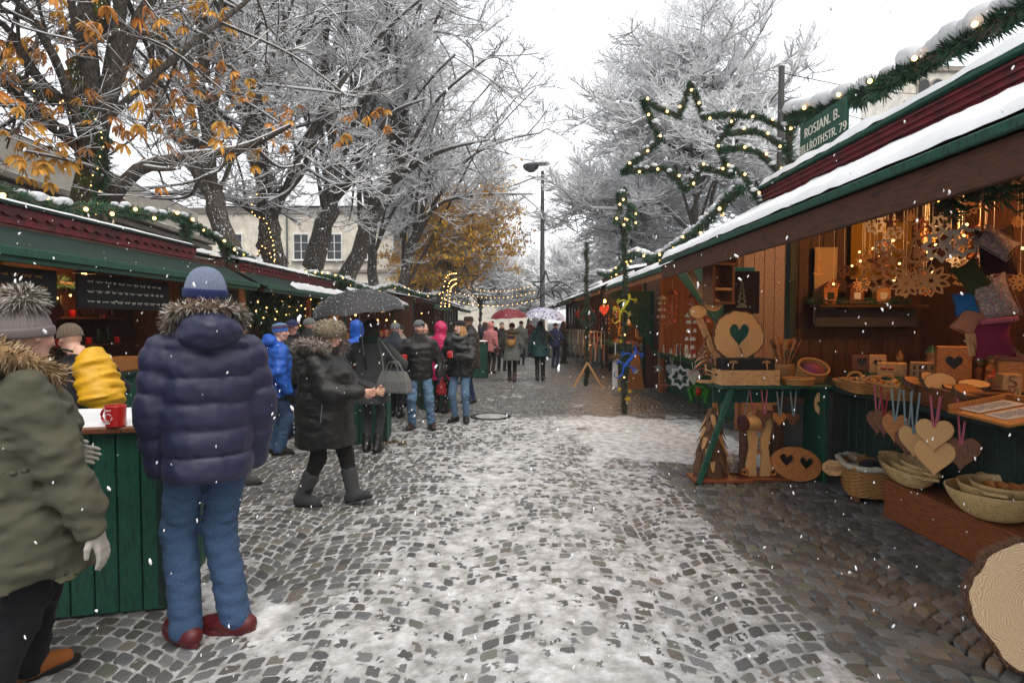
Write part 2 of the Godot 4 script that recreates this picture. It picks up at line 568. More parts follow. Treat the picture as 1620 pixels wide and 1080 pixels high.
func make_materials() -> void:
	T.blotch = ntex(0.012, 1, [[0.2, 0.62], [0.5, 0.85], [0.8, 1.0]], 5)
	T.soft = ntex(0.012, 15, [[0.2, 0.88], [0.8, 1.0]], 5)
	T.fine = ntex(0.12, 2, [[0.2, 0.7], [0.75, 1.0]], 3)
	T.grain = ntex(0.02, 3, [[0.2, 0.6], [0.42, 0.95], [0.5, 0.72], [0.62, 1.0], [0.8, 0.78]], 5, 512, FastNoiseLite.TYPE_SIMPLEX_SMOOTH, 0.0, 12.0)
	T.weave = ntex(0.2, 4, [[0.25, 0.72], [0.7, 1.0]], 2)
	T.granite = ntex(0.16, 5, [[0.22, 0.42], [0.42, 0.75], [0.55, 1.0], [0.68, 0.8], [0.8, 1.25]], 4)
	T.bark = ntex(0.03, 6, [[0.25, 0.45], [0.5, 0.85], [0.75, 1.0]], 5, 512, FastNoiseLite.TYPE_SIMPLEX_SMOOTH, 0.0, 20.0)
	T.moss = ntex(0.018, 16, [[0.3, Color(0.30, 0.26, 0.22)], [0.5, Color(0.36, 0.31, 0.22)], [0.62, Color(0.40, 0.42, 0.16)], [0.8, Color(0.33, 0.38, 0.12)]], 5)
	T.slush = ntex(0.011, 7, [[0.18, Color(0.74, 0.735, 0.725)], [0.42, Color(0.86, 0.855, 0.845)], [0.58, Color(0.93, 0.93, 0.935)], [0.8, Color(0.99, 0.99, 0.995)]], 6, 1024)
	T.denim = ntex(0.09, 8, [[0.2, 0.78], [0.8, 1.0]], 4)
	T.nfine = ntex(0.1, 9, [], 3, 512, FastNoiseLite.TYPE_SIMPLEX_SMOOTH, 5.0)
	T.nsoft = ntex(0.03, 10, [], 4, 512, FastNoiseLite.TYPE_SIMPLEX_SMOOTH, 6.0)
	T.nbark = ntex(0.035, 11, [], 5, 512, FastNoiseLite.TYPE_SIMPLEX_SMOOTH, 14.0)
	T.nwood = ntex(0.03, 12, [], 4, 512, FastNoiseLite.TYPE_SIMPLEX_SMOOTH, 4.0)
	var one3 := Vector3.ONE
	vc(mat("cobble", Color(1, 1, 1), 0.30, T.granite, one3 * 3.0, T.nfine, 0.7, true))
	vc(mat("snow_ground", Color(1, 1, 1), 0.75, T.slush, one3 * 0.55, T.nfine, 0.35, true))
	mat("snowflake", Color(0.97, 0.97, 0.98), 0.9)
	mat("joint", Color(0.13, 0.12, 0.095), 0.9, T.blotch, one3 * 2.0, T.nfine, 0.8, true)
	mat("snow", Color(0.90, 0.91, 0.925), 0.8, T.soft, one3 * 0.15, T.nsoft, 0.25, true)
	vc(mat("bark", Color(1, 1, 1), 0.9, T.bark, Vector3(1.6, 0.55, 1.6), T.nbark, 1.0, true))
	vc(mat("twig", Color(1, 1, 1), 0.85))
	vc(mat("leaf", Color(1, 1, 1), 0.7))
	M.leaf.backlight = Color(0.9, 0.9, 0.9)
	vc(mat("needle", Color(1, 1, 1), 0.75))
	vc(mat("vcol", Color(1, 1, 1), 0.65))
	mat("green", Color(0.065, 0.34, 0.26), 0.55, T.grain, Vector3(3.0, 0.5, 3.0), T.nwood, 0.35, true)
	mat("green_dark", Color(0.045, 0.19, 0.155), 0.6, T.grain, Vector3(2.0, 0.5, 0.5), T.nwood, 0.35, true)
	mat("red_trim", Color(0.45, 0.055, 0.11), 0.55, T.blotch, one3 * 0.8, T.nwood, 0.25, true)
	mat("wood_dark", Color(0.36, 0.20, 0.11), 0.7, T.grain, Vector3(3.0, 3.0, 0.4), T.nwood, 0.5, true)
	mat("wood_warm", Color(0.72, 0.44, 0.22), 0.62, T.grain, Vector3(2.6, 2.6, 0.4), T.nwood, 0.4, true)
	mat("wood_wall", Color(0.33, 0.18, 0.09), 0.65, T.grain, Vector3(2.4, 0.35, 2.4), T.nwood, 0.4, true)
	mat("pine", Color(0.87, 0.67, 0.44), 0.6, T.grain, Vector3(0.9, 6.0, 6.0), T.nwood, 0.25)
	mat("pine_y", Color(0.84, 0.62, 0.39), 0.6, T.grain, Vector3(6.0, 0.9, 6.0), T.nwood, 0.25)
	mat("honey", Color(0.80, 0.50, 0.24), 0.55, T.grain, Vector3(1.0, 6.0, 6.0), T.nwood, 0.3)
	mat("walnut", Color(0.50, 0.29, 0.16), 0.55, T.grain, Vector3(5.0, 1.0, 5.0), T.nwood, 0.3)
	mat("redwood", Color(0.60, 0.33, 0.17), 0.5, T.grain, Vector3(5.0, 5.0, 0.7), T.nwood, 0.35)
	mat("slice", Color(0.90, 0.70, 0.46), 0.6, rings(), Vector3.ONE, T.nwood, 0.2)
	M.slice.uv1_offset = Vector3(0.5, 0.5, 0.5)
	M.slice_pale = M.slice.duplicate(); M.slice_pale.albedo_color = Color(0.99, 0.86, 0.70)
	mat("bowl", Color(0.86, 0.71, 0.48), 0.55, T.grain, Vector3(1.2, 5.0, 4.0), T.nwood, 0.3)
	mat("log_bark", Color(0.50, 0.35, 0.25), 0.95, T.bark, Vector3(7, 2.5, 7), T.nbark, 1.2)
	mat("wicker", Color(0.78, 0.56, 0.30), 0.6, T.grain, Vector3(6, 12, 6), T.nwood, 0.4)
	mat("wicker_dark", Color(0.55, 0.31, 0.15), 0.55, T.grain, Vector3(6, 12, 6), T.nwood, 0.4)
	mat("linen", Color(0.78, 0.74, 0.66), 0.9, T.weave, one3 * 8, T.nfine, 0.4)
	mat("iron", Color(0.05, 0.05, 0.05), 0.5)
	mat("steel", Color(0.55, 0.56, 0.57), 0.35); M.steel.metallic = 0.8
	mat("pole", Color(0.42, 0.43, 0.44), 0.55, T.soft, one3 * 0.6, null, 1, true); M.pole.metallic = 0.4
	mat("black_board", Color(0.05, 0.05, 0.05), 0.8, T.blotch, one3 * 2, null, 1, true)
	mat("chalk", Color(0.9, 0.88, 0.82), 0.9)
	mat("gold_chalk", Color(0.85, 0.62, 0.25), 0.9)
	mat("paper", Color(0.92, 0.91, 0.90), 0.85, T.fine, one3 * 3)
	mat("glaze_red", Color(0.72, 0.03, 0.03), 0.15); M.glaze_red.clearcoat_enabled = true
	mat("white", Color(0.9, 0.9, 0.9), 0.6)
	mat("stucco_grey", Color(0.74, 0.71, 0.66), 0.9, T.soft, one3 * 0.25, T.nfine, 0.2, true)
	mat("stucco_cream", Color(0.94, 0.91, 0.85), 0.9, T.soft, one3 * 0.2, T.nfine, 0.2, true)
	mat("stone_trim", Color(0.66, 0.62, 0.57), 0.9, T.soft, one3 * 0.5, T.nfine, 0.3, true)
	mat("slate", Color(0.30, 0.29, 0.28), 0.7, T.soft, one3 * 0.5, null, 1, true)
	mat("pane", Color(0.16, 0.18, 0.20), 0.06); M.pane.metallic = 0.0
	glow("bulb", Color(1.0, 0.74, 0.42), 3.5)
	glow("lamp_glow", Color(1.0, 0.66, 0.28), 12.0)

var n_lo := noise(0.9, 21, 3)
var n_mid := noise(4.0, 22, 3)
var n_hi := noise(16.0, 23, 2)
func sstep(a: float, b: float, x: float) -> float:
	var t := clampf((x - a) / (b - a), 0.0, 1.0)
	return t * t * (3.0 - 2.0 * t)
func snow_h(x: float, dd: float) -> float:
	var a := n_lo.get_noise_2d(x, dd)
	var b := n_mid.get_noise_2d(x, dd * 0.9)
	var c := n_hi.get_noise_2d(x, dd)
	var s := -0.0001 + a * 0.006 + b * 0.0075 + c * 0.0055 + n_hi.get_noise_2d(x * 2.6 + 40.0, dd * 2.6) * 0.004
	s -= 0.0065 * sstep(-0.7, -1.5, x) * sstep(8.0, 6.0, dd)
	s += 0.004 * exp(-pow((x - 0.1) / 0.8, 2.0))
	s += 0.016 * sstep(0.7, 1.3, x + a * 0.5) * sstep(6.5, 7.1, dd + a * 0.6) * sstep(10.6, 9.9, dd + a * 0.7)
	s += 0.013 * sstep(0.15, 0.45, a + 0.35 * b) * sstep(-1.15, -1.4, x) * sstep(-2.3, -2.1, x) * sstep(4.6, 3.4, dd)
	s += 0.010 * sstep(-0.4, 0.3, a) * exp(-pow((x + 1.55) / 0.22, 2.0) - pow((dd - 3.3) / 0.7, 2.0))
	var dry := sstep(1.62, 1.86, x + 0.10 * b + 0.06 * a) * (1.0 - sstep(6.4, 6.9, dd + 0.5 * a))
	var far_bare := sstep(9.6, 11.2, dd + 1.2 * a + 0.25 * absf(x)) * (1.0 - 0.8 * sstep(0.22, 0.4, a + 0.15 * b))
	var left_bare := sstep(-3.4, -3.9, x + 0.2 * a)
	var r_bare := sstep(3.0, 3.4, x)
	return s - 0.04 * maxf(maxf(dry, far_bare), maxf(left_bare, r_bare)) - 0.02 * sstep(1.4, 1.7, x + 0.1 * b) * dry

func build_ground() -> void:
	var mb := nm()
	mb.quad(V(-300, -0.05, -60), V(-300, -0.05, 500), V(300, -0.05, 500), V(300, -0.05, -60))
	var street := struct("cobblestone_street", mb, M.joint)
	var rg := RandomNumberGenerator.new(); rg.seed = 5
	var w := 1.30
	var all := []
	for j in range(-6, 6):
		var xc := j * w + 0.35
		var pitch := 0.098
		for r in range(2, 285):
			var base := r * pitch + (j & 1) * 0.05
			if base > 26.0: break
			var shift := rg.randf() * 0.1
			var u := -w * 0.5 - shift
			while u < w * 0.5 - 0.02:
				var sw := rg.randf_range(0.078, 0.122)
				var ua := maxf(u, -w * 0.5); var ub := minf(u + sw, w * 0.5)
				if w * 0.5 - ub < 0.05: ub = w * 0.5
				if ub - ua > 0.035: all.append([xc + ua, xc + ub, base, xc, pitch * rg.randf_range(0.95, 1.04)])
				u = ub
	var cand := []
	var q := []
	for s in all:
		var sag := 0.25
		var c4 := []
		for e in [[s[0], 0], [s[0], 1], [s[1], 1], [s[1], 0]]:
			var x: float = e[0]
			var uu: float = (x - s[3]) / (w * 0.5)
			var dd: float = s[2] + e[1] * s[4] + sag * (1.0 - uu * uu)
			dd += 0.03 * n_lo.get_noise_2d(x * 0.7, dd * 0.4)
			c4.append(Q2(x, dd))
		var m: Vector2 = (c4[0] + c4[1] + c4[2] + c4[3]) * 0.25
		if m.y < 0.4 or m.x < -6.5 or m.x > 5.0: continue
		q.append([c4, m])
		if m.y > 2.62 and m.y < 4.2 and absf(m.x) < m.y * 0.88 and m.x > -2.6: cand.append(q.size() - 1)
	cand.sort_custom(func(a, b): return q[a][1].y < q[b][1].y)
	var single := {}
	for k in mini(300, cand.size()): single[cand[k]] = true
	var big := nm()
	for i in q.size():
		var t := nm() if single.has(i) else big
		var m: Vector2 = q[i][1]
		stone(t, q[i][0], m, rg, m.y < 9.5)
		if single.has(i): part(street, "cobblestone", t, M.cobble)
	var rest := part(street, "cobblestones", big, M.cobble)
	rest.set_meta("kind", "stuff")
	var sn := nm()
	snow_sheet(sn, -4.2, 3.0, 0.4, 2.2, 0.03)
	snow_sheet(sn, -4.2, 3.0, 2.2, 4.4, 0.012)
	snow_sheet(sn, -4.2, 3.4, 4.4, 6.5, 0.019)
	snow_sheet(sn, -4.2, 3.4, 6.5, 11.0, 0.034)
	snow_sheet(sn, -4.2, 3.4, 11.0, 26.0, 0.09)
	var so := struct("ground_snow", sn, M.snow_ground)
	so.set_meta("kind", "stuff")
	tag(so, "trodden slushy snow lying over the cobblestones", "snow", "", "stuff")
	var mh := thing("manhole_cover", "round iron manhole cover set in snowy cobbles", "manhole", V(-0.37, 0.0, 9.95))
	var a := nm()
	a.lathe(P2([Q2(0.0, 0.013), Q2(0.29, 0.013), Q2(0.295, 0.006), Q2(0.295, -0.02)]), 40)
	part(mh, "lid", a, M.iron)
	a = MB.new()
	a.lathe(P2([Q2(0.31, -0.02), Q2(0.31, 0.014), Q2(0.36, 0.014), Q2(0.365, -0.02)]), 40)
	part(mh, "rim", a, M.iron)
	a = MB.new(); a.col = Color(0.45, 0.45, 0.45)
	a.lathe(P2([Q2(0.0, 0.017), Q2(0.2, 0.017), Q2(0.27, 0.0145)]), 30)
	part(mh, "slush_film", a, M.snow_ground)
	var tw := [[0.62, 4.05, 0.5, 0.16], [0.74, 4.0, 2.1, 0.12], [0.66, 3.92, -0.6, 0.09], [0.3, 5.9, 0.2, 0.14], [-0.75, 3.2, 1.2, 0.1]]
	for p in tw:
		var b := nm()
		var dr := Q3(cos(p[2]), 0, sin(p[2])) * float(p[3])
		var y := maxf(snow_h(p[0], p[1]), 0.0) + 0.012
		b.tube(curve([V(p[0], y, p[1]) - dr * 0.5, V(p[0], y + 0.006, p[1]) + dr.rotated(Vector3.UP, 1.57) * 0.08, V(p[0], y, p[1]) + dr * 0.5], 3), F1([0.003, 0.0025, 0.002, 0.0015]), 5)
		one("fallen_twig", "thin dark twig lying on the trodden snow of the lane", "twig", b, M.log_bark, I3, "fallen twigs")

func stone(t: MB, c4: Array, m: Vector2, rg: RandomNumberGenerator, fine: bool) -> void:
	var g := rg.randf_range(0.10, 0.25)
	var hue := rg.randf()
	t.col = Color(g * 1.0, g * 1.0, g * 0.98)
	if hue > 0.9: t.col = Color(g * 1.12, g * 1.0, g * 0.86)
	elif hue > 0.8: t.col = Color(g * 0.98, g * 1.03, g * 0.85)
	elif hue < 0.1: t.col = Color(g * 1.1, g * 1.12, g * 1.18)
	var y := rg.randf_range(-0.0055, 0.0055)
	var tilt := Q2(rg.randf_range(-0.035, 0.035), rg.randf_range(-0.035, 0.035))
	if not fine:
		var p4 := []
		for k in 4:
			var c: Vector2 = m + (c4[k] - m) * 0.88
			p4.append(t.vert(V(c.x, -0.004 + y, c.y), Q3(c.x - m.x, 0.14, m.y - c.y).normalized()))
			t.vert(V(c.x, -0.05, c.y), Q3(c.x - m.x, 0.0, m.y - c.y).normalized())
		var ce := t.vert(V(m.x, 0.004 + y, m.y), Vector3.UP)
		for k in 4:
			var a: int = p4[k]; var b: int = p4[(k + 1) % 4]
			t.ix.append_array(PackedInt32Array([ce, a, b, a, a + 1, b, b, a + 1, b + 1]))
		return
	var inn := PackedInt32Array(); var out := PackedInt32Array(); var low := PackedInt32Array()
	for k in 4:
		var c0: Vector2 = c4[k]; var pv: Vector2 = c4[(k + 3) % 4]; var nx: Vector2 = c4[(k + 1) % 4]
		c0 = m + (c0 - m) * rg.randf_range(0.80, 0.89); pv = m + (pv - m) * 0.83; nx = m + (nx - m) * 0.83
		for e in [pv, nx]:
			var c := c0.lerp(e, rg.randf_range(0.07, 0.17))
			var dl := c - m
			var yy := y + tilt.dot(dl)
			var i2 := m + dl * rg.randf_range(0.82, 0.89)
			inn.append(t.vert(V(i2.x, yy + 0.001, i2.y), Q3(dl.x * 1.5 - tilt.x, 1.0, -dl.y * 1.5 + tilt.y).normalized()))
			out.append(t.vert(V(c.x, yy - 0.010, c.y), Q3(dl.x * 9.0, 0.8, -dl.y * 9.0).normalized()))
			low.append(t.vert(V(c.x, -0.05, c.y), Q3(dl.x, 0.0, -dl.y).normalized()))
	var cc := t.vert(V(m.x, y + 0.003, m.y), Q3(-tilt.x, 1.0, tilt.y).normalized())
	for k in 8:
		var l := (k + 1) % 8
		t.ix.append_array(PackedInt32Array([cc, inn[k], inn[l], inn[k], out[k], inn[l], inn[l], out[k], out[l], out[k], low[k], out[l], out[l], low[k], low[l]]))

func snow_sheet(sn: MB, x0: float, x1: float, d0: float, d1: float, st: float) -> void:
	var nx := int((x1 - x0) / st) + 1
	var nd := int(ceil((d1 - d0) / st)) + 1
	var hs := PackedFloat32Array(); hs.resize(nx * nd)
	var ids := PackedInt32Array(); ids.resize(nx * nd); ids.fill(-1)
	for j in nd:
		var dd := minf(d0 + j * st, d1)
		for i in nx: hs[j * nx + i] = snow_h(x0 + i * st, dd)
	for j in nd - 1:
		for i in nx - 1:
			var k := j * nx + i
			if maxf(maxf(hs[k], hs[k + 1]), maxf(hs[k + nx], hs[k + nx + 1])) < -0.022: continue
			var id := PackedInt32Array()
			for o in [k, k + nx, k + nx + 1, k + 1]:
				if ids[o] < 0:
					var ii: int = o % nx; var jj: int = o / nx
					var gx := hs[mini(o + 1, nx * nd - 1)] - hs[maxi(o - 1, 0)]
					var gd := hs[mini(o + nx, nx * nd - 1)] - hs[maxi(o - nx, 0)]
					var wh := 0.41 + 0.27 * clampf((hs[o] + 0.002) / 0.016, 0.0, 1.0)
					sn.col = Color(wh, wh * 1.0, wh * 1.01)
					ids[o] = sn.vert(V(x0 + ii * st, hs[o], minf(d0 + jj * st, d1)), Q3(-gx, st * 2.0, gd).normalized())
				id.append(ids[o])
			sn.ix.append_array(PackedInt32Array([id[0], id[1], id[2], id[0], id[2], id[3]]))

func snow_slab(mb: MB, o: Vector3, along: Vector3, across: Vector3, th: float, st := 0.12, sd := 1, front_only := false) -> void:
	var ns := noise(1.1, sd, 3)
	var na := maxi(int(along.length() / st), 2)
	var nc := maxi(int(across.length() / (st * 0.5)), 4)
	var up := along.cross(across).normalized()
	if up.y < 0: up = -up
	var first := mb.v.size()
	for i in na + 1:
		for j in nc + 1:
			var u := float(i) / na; var w := float(j) / nc
			var eu := minf(u, 1.0 - u) * along.length(); var ew := (w if front_only else minf(w, 1.0 - w)) * across.length()
			var e := minf(minf(eu, ew) / (th * 0.9), 1.0)
			var p := o + along * u + across * w
			var h := th * sqrt(1.0 - (1.0 - e) * (1.0 - e)) * (1.0 + 0.55 * ns.get_noise_3dv(p * 1.6)) + 0.3 * th * ns.get_noise_3dv(p * 6.0)
			mb.vert(p + Vector3.UP * maxf(h, 0.0) + across.normalized() * 0.012 * ns.get_noise_3dv(p * 4.0 + Q3(9, 0, 0)) * (1.0 if ew < 0.01 else 0.0), Vector3.ZERO)
	var m := nc + 1
	for i in na:
		for j in nc:
			var a := first + i * m + j
			var fn := (mb.v[a + m] - mb.v[a + 1]).cross(mb.v[a + m + 1] - mb.v[a])
			if fn.dot(up) < 0: fn = -fn
			for k in [a, a + 1, a + m, a + m + 1]: mb.n[k] += fn
			mb.ix.append_array(PackedInt32Array([a, a + 1, a + m + 1, a, a + m + 1, a + m]))
	for k in range(first, mb.v.size()): mb.n[k] = mb.n[k].normalized()

func planks(parent: Node, called: String, a: Vector3, b: Vector3, y0: float, y1: float, w: float, th: float, m: Material, up := Vector3.UP) -> void:
	var ln := (b - a).length()
	var k := maxi(int(round(ln / w)), 1)
	var st := ln / k
	var dr := (b - a) / ln
	var mb := nm()
	mb.box(Vector3.ZERO, Q3(st - 0.007, y1 - y0, th), 0.004)
	var me := mb.mesh()
	var bs := Basis(dr, up, dr.cross(up))
	for i in k:
		var p := a + dr * (st * (i + 0.5)); p.y = (y0 + y1) * 0.5
		part(parent, called, me, m, Transform3D(bs, p))

func scallop(l: float, h: float, st: float) -> PackedVector2Array:
	var r := P2([Q2(0, h), Q2(0, 0)])
	var k := int(l / st)
	for i in k:
		for e in [[0.25, 0.022], [0.5, 0.03], [0.75, 0.022], [1.0, 0.0]]:
			r.append(Q2((i + e[0]) * l / k, -e[1]))
	r.append(Q2(l, h))
	return r

func booth(label: String, s: float, o: Dictionary) -> Node3D:
	var d0: float = o.d0; var d1: float = o.d1
	var eu: float = o.eave_u; var ey: float = o.eave_y; var fu: float = o.fascia_u; var fy: float = o.fascia_y
	var cu: float = o.counter_u; var cy: float = o.counter_y; var bu: float = o.back_u
	var t := thing("market_stall", label, "market stall", V(s * bu, 0, (d0 + d1) * 0.5), 0.0, o.get("group", "market stalls lining the lane"))
	var off := -t.position
	var L := d1 - d0
	var mb := nm()
	var n := Q3(s * (fy - ey), -(fu - eu), 0).normalized() * 0.04
	var c := [V(s * eu, ey, d0), V(s * eu, ey, d1), V(s * fu, fy, d1), V(s * fu, fy, d0)]
	mb.quad(c[0] + off, c[1] + off, c[2] + off, c[3] + off)
	mb.quad(c[0] + off + n, c[1] + off + n, c[2] + off + n, c[3] + off + n)
	part(t, "awning", mb, M[o.get("awning_mat", "green_dark")])
	for k in int(L / 1.1) + 1:
		var dd := lerpf(d0 + 0.1, d1 - 0.1, float(k) / (int(L / 1.1)))
		mb = nm()
		mb.bar(V(s * (eu + 0.06), ey - 0.06, dd) + off, V(s * fu, fy - 0.07, dd) + off, 0.06, 0.08, Vector3.UP, 0.006)
		part(t, "rafter", mb, M.wood_dark)
	mb = nm()
	mb.box(V(s * (eu - 0.012), ey + 0.0, (d0 + d1) * 0.5) + off, Q3(0.03, o.get("strip", 0.075), L), 0.006)
	part(t, "eave_strip", mb, M.green)
	mb = nm()
	var bh: float = o.get("board", 0.1)
	mb.box(V(s * (eu + 0.03), ey - bh * 0.5 - 0.025, (d0 + d1) * 0.5) + off, Q3(0.035, bh, L - 0.02), 0.006)
	part(t, "eave_board", mb, M[o.get("board_mat", "wood_dark")])
	var tr0: float = o.get("trim0", d0 + 0.1); var tr1: float = o.get("trim1", d1 - 0.15)
	var th: float = o.get("trim_h", 0.15)
	mb = nm()
	mb.box(V(s * (fu + 0.02), fy + th * 0.5 + 0.03, (tr0 + tr1) * 0.5) + off, Q3(0.05, th, tr1 - tr0), 0.005)
	var trim := part(t, "red_trim", mb, M.red_trim)
	mb = nm()
	if o.get("plain_trim", false):
		for k in 4: mb.box(V(s * (fu - 0.012), fy + 0.05 + th * (k + 0.5) / 4.5, (tr0 + tr1) * 0.5) + off, Q3(0.03, 0.022, tr1 - tr0), 0.006)
	else: mb.plate(scallop(tr1 - tr0, th * 0.42, 0.16), 0.022, Transform3D(Basis(Q3(0, 0, -1), Vector3.UP, Q3(-1, 0, 0)), V(s * (fu - 0.018), fy + 0.03 + th * 0.58, tr0) + off))
	part(trim, "trim_rib" if o.get("plain_trim", false) else "scalloped_board", mb, M.red_trim)
	mb = nm()
	mb.box(V(s * (fu - 0.02), fy + th + 0.035, (tr0 + tr1) * 0.5) + off, Q3(0.10, 0.03, tr1 - tr0 + 0.04), 0.006)
	part(trim, "cap_strip", mb, M[o.get("cap_mat", "green_dark")])
	mb = nm()
	mb.quad(V(s * (fu - 0.02), fy + th + 0.05, tr0) + off, V(s * (fu - 0.02), fy + th + 0.05, tr1) + off, V(s * (bu + 0.2), fy + th + 0.05 + (bu - fu) * 0.18, tr1) + off, V(s * (bu + 0.2), fy + th + 0.05 + (bu - fu) * 0.18, tr0) + off)
	part(t, "upper_roof", mb, M.slate)
	var sth: float = o.get("snow", 0.08)
	if sth > 0.0:
		mb = nm()
		snow_slab(mb, V(s * (eu - 0.02), ey + 0.038, o.get("snow0", d0)) + off, V(0, 0, d1 - o.get("snow0", d0)), Q3(s * (fu - eu - 0.02), fy - ey, 0) * o.get("snow_w", 1.0), sth, 0.10, 3, true)
		part(t, "awning_snow", mb, M.snow)
	mb = nm()
	snow_slab(mb, V(s * (fu - 0.07), fy + th + 0.05, tr0) + off, V(0, 0, tr1 - tr0), Q3(s * (bu - fu + 0.2), (bu - fu + 0.2) * 0.18, 0), o.get("top_snow", 0.09), 0.12, 4, true)
	part(t, "roof_snow", mb, M.snow)
	for dd in o.get("posts", [d0 + 0.15, d1 - 0.15]):
		mb = nm()
		mb.box(V(s * (cu + 0.15), fy * 0.5, dd) + off, Q3(0.09, fy, 0.09), 0.01)
		part(t, "post", mb, M[o.get("post_mat", "green_dark")])
	mb = nm()
	mb.box(V(s * (cu + 0.3), cy - 0.025, (d0 + d1) * 0.5) + off, Q3(0.6, 0.05, L - 0.1), 0.008)
	part(t, "counter", mb, M[o.get("counter_mat", "green_dark")])
	planks(t, "plank", V(s * (cu + o.get("wall_in", 0.2)), 0, d0 + 0.05) + off, V(s * (cu + o.get("wall_in", 0.2)), 0, d1 - 0.05) + off, 0.02, cy - 0.05, o.get("plank_w", 0.14), 0.022, M[o.get("wall_mat", "green")])
	mb = nm()
	mb.box(V(s * bu, fy * 0.5 + 0.1, (d0 + d1) * 0.5) + off, Q3(0.06, fy + 0.2, L), 0.0)
	part(t, "back_wall", mb, M.wood_wall)
	for e in o.get("ends", [d0 + 0.03, d1 - 0.03]):
		var ea := V(s * (cu + 0.15), 0, e) + off; var eb := V(s * (bu - 0.04), 0, e) + off
		planks(t, "wall_board", ea, eb, 0.01, fy + 0.12, 0.16, 0.03, M[o.get("end_mat", "wood_wall")])
	mb = nm()
	mb.box(V(s * (fu + bu) * 0.5, fy + 0.01, (d0 + d1) * 0.5) + off, Q3(bu - fu, 0.03, L - 0.08), 0.0)
	part(t, "ceiling", mb, M.wood_dark)
	return t

func lamp(pos: Vector3, e: float, label: String, shade := true, sz := 0.06) -> void:
	var t := thing("hanging_lamp", label, "lamp", pos, 0.0, "warm lamps inside the booths")
	var mb := nm()
	mb.ball(Vector3.ZERO, Q3(0.035, 0.045, 0.035), 12, 8)
	part(t, "glowing_bulb", mb, M.lamp_glow)
	mb = nm()
	mb.rod(Q3(0, 0.045, 0), Q3(0, 0.09, 0), 0.018)
	mb.rod(Q3(0, 0.09, 0), Q3(0, 0.25, 0), 0.004)
	part(t, "socket", mb, M.iron)
	if shade:
		mb = nm()
		mb.lathe(P2([Q2(0.02, 0.10), Q2(0.05, 0.09), Q2(0.12, 0.03), Q2(0.122, 0.028)]), 20)
		part(t, "lamp_shade", mb, M.iron)
	var l := OmniLight3D.new()
	l.name = "light"
	l.light_color = Color(1.0, 0.72, 0.42)
	l.light_energy = e
	l.light_size = sz
	l.omni_range = 9.0; l.omni_attenuation = 2.0
	l.shadow_enabled = true
	l.position = Q3(0, -0.07, 0)
	t.add_child(l)

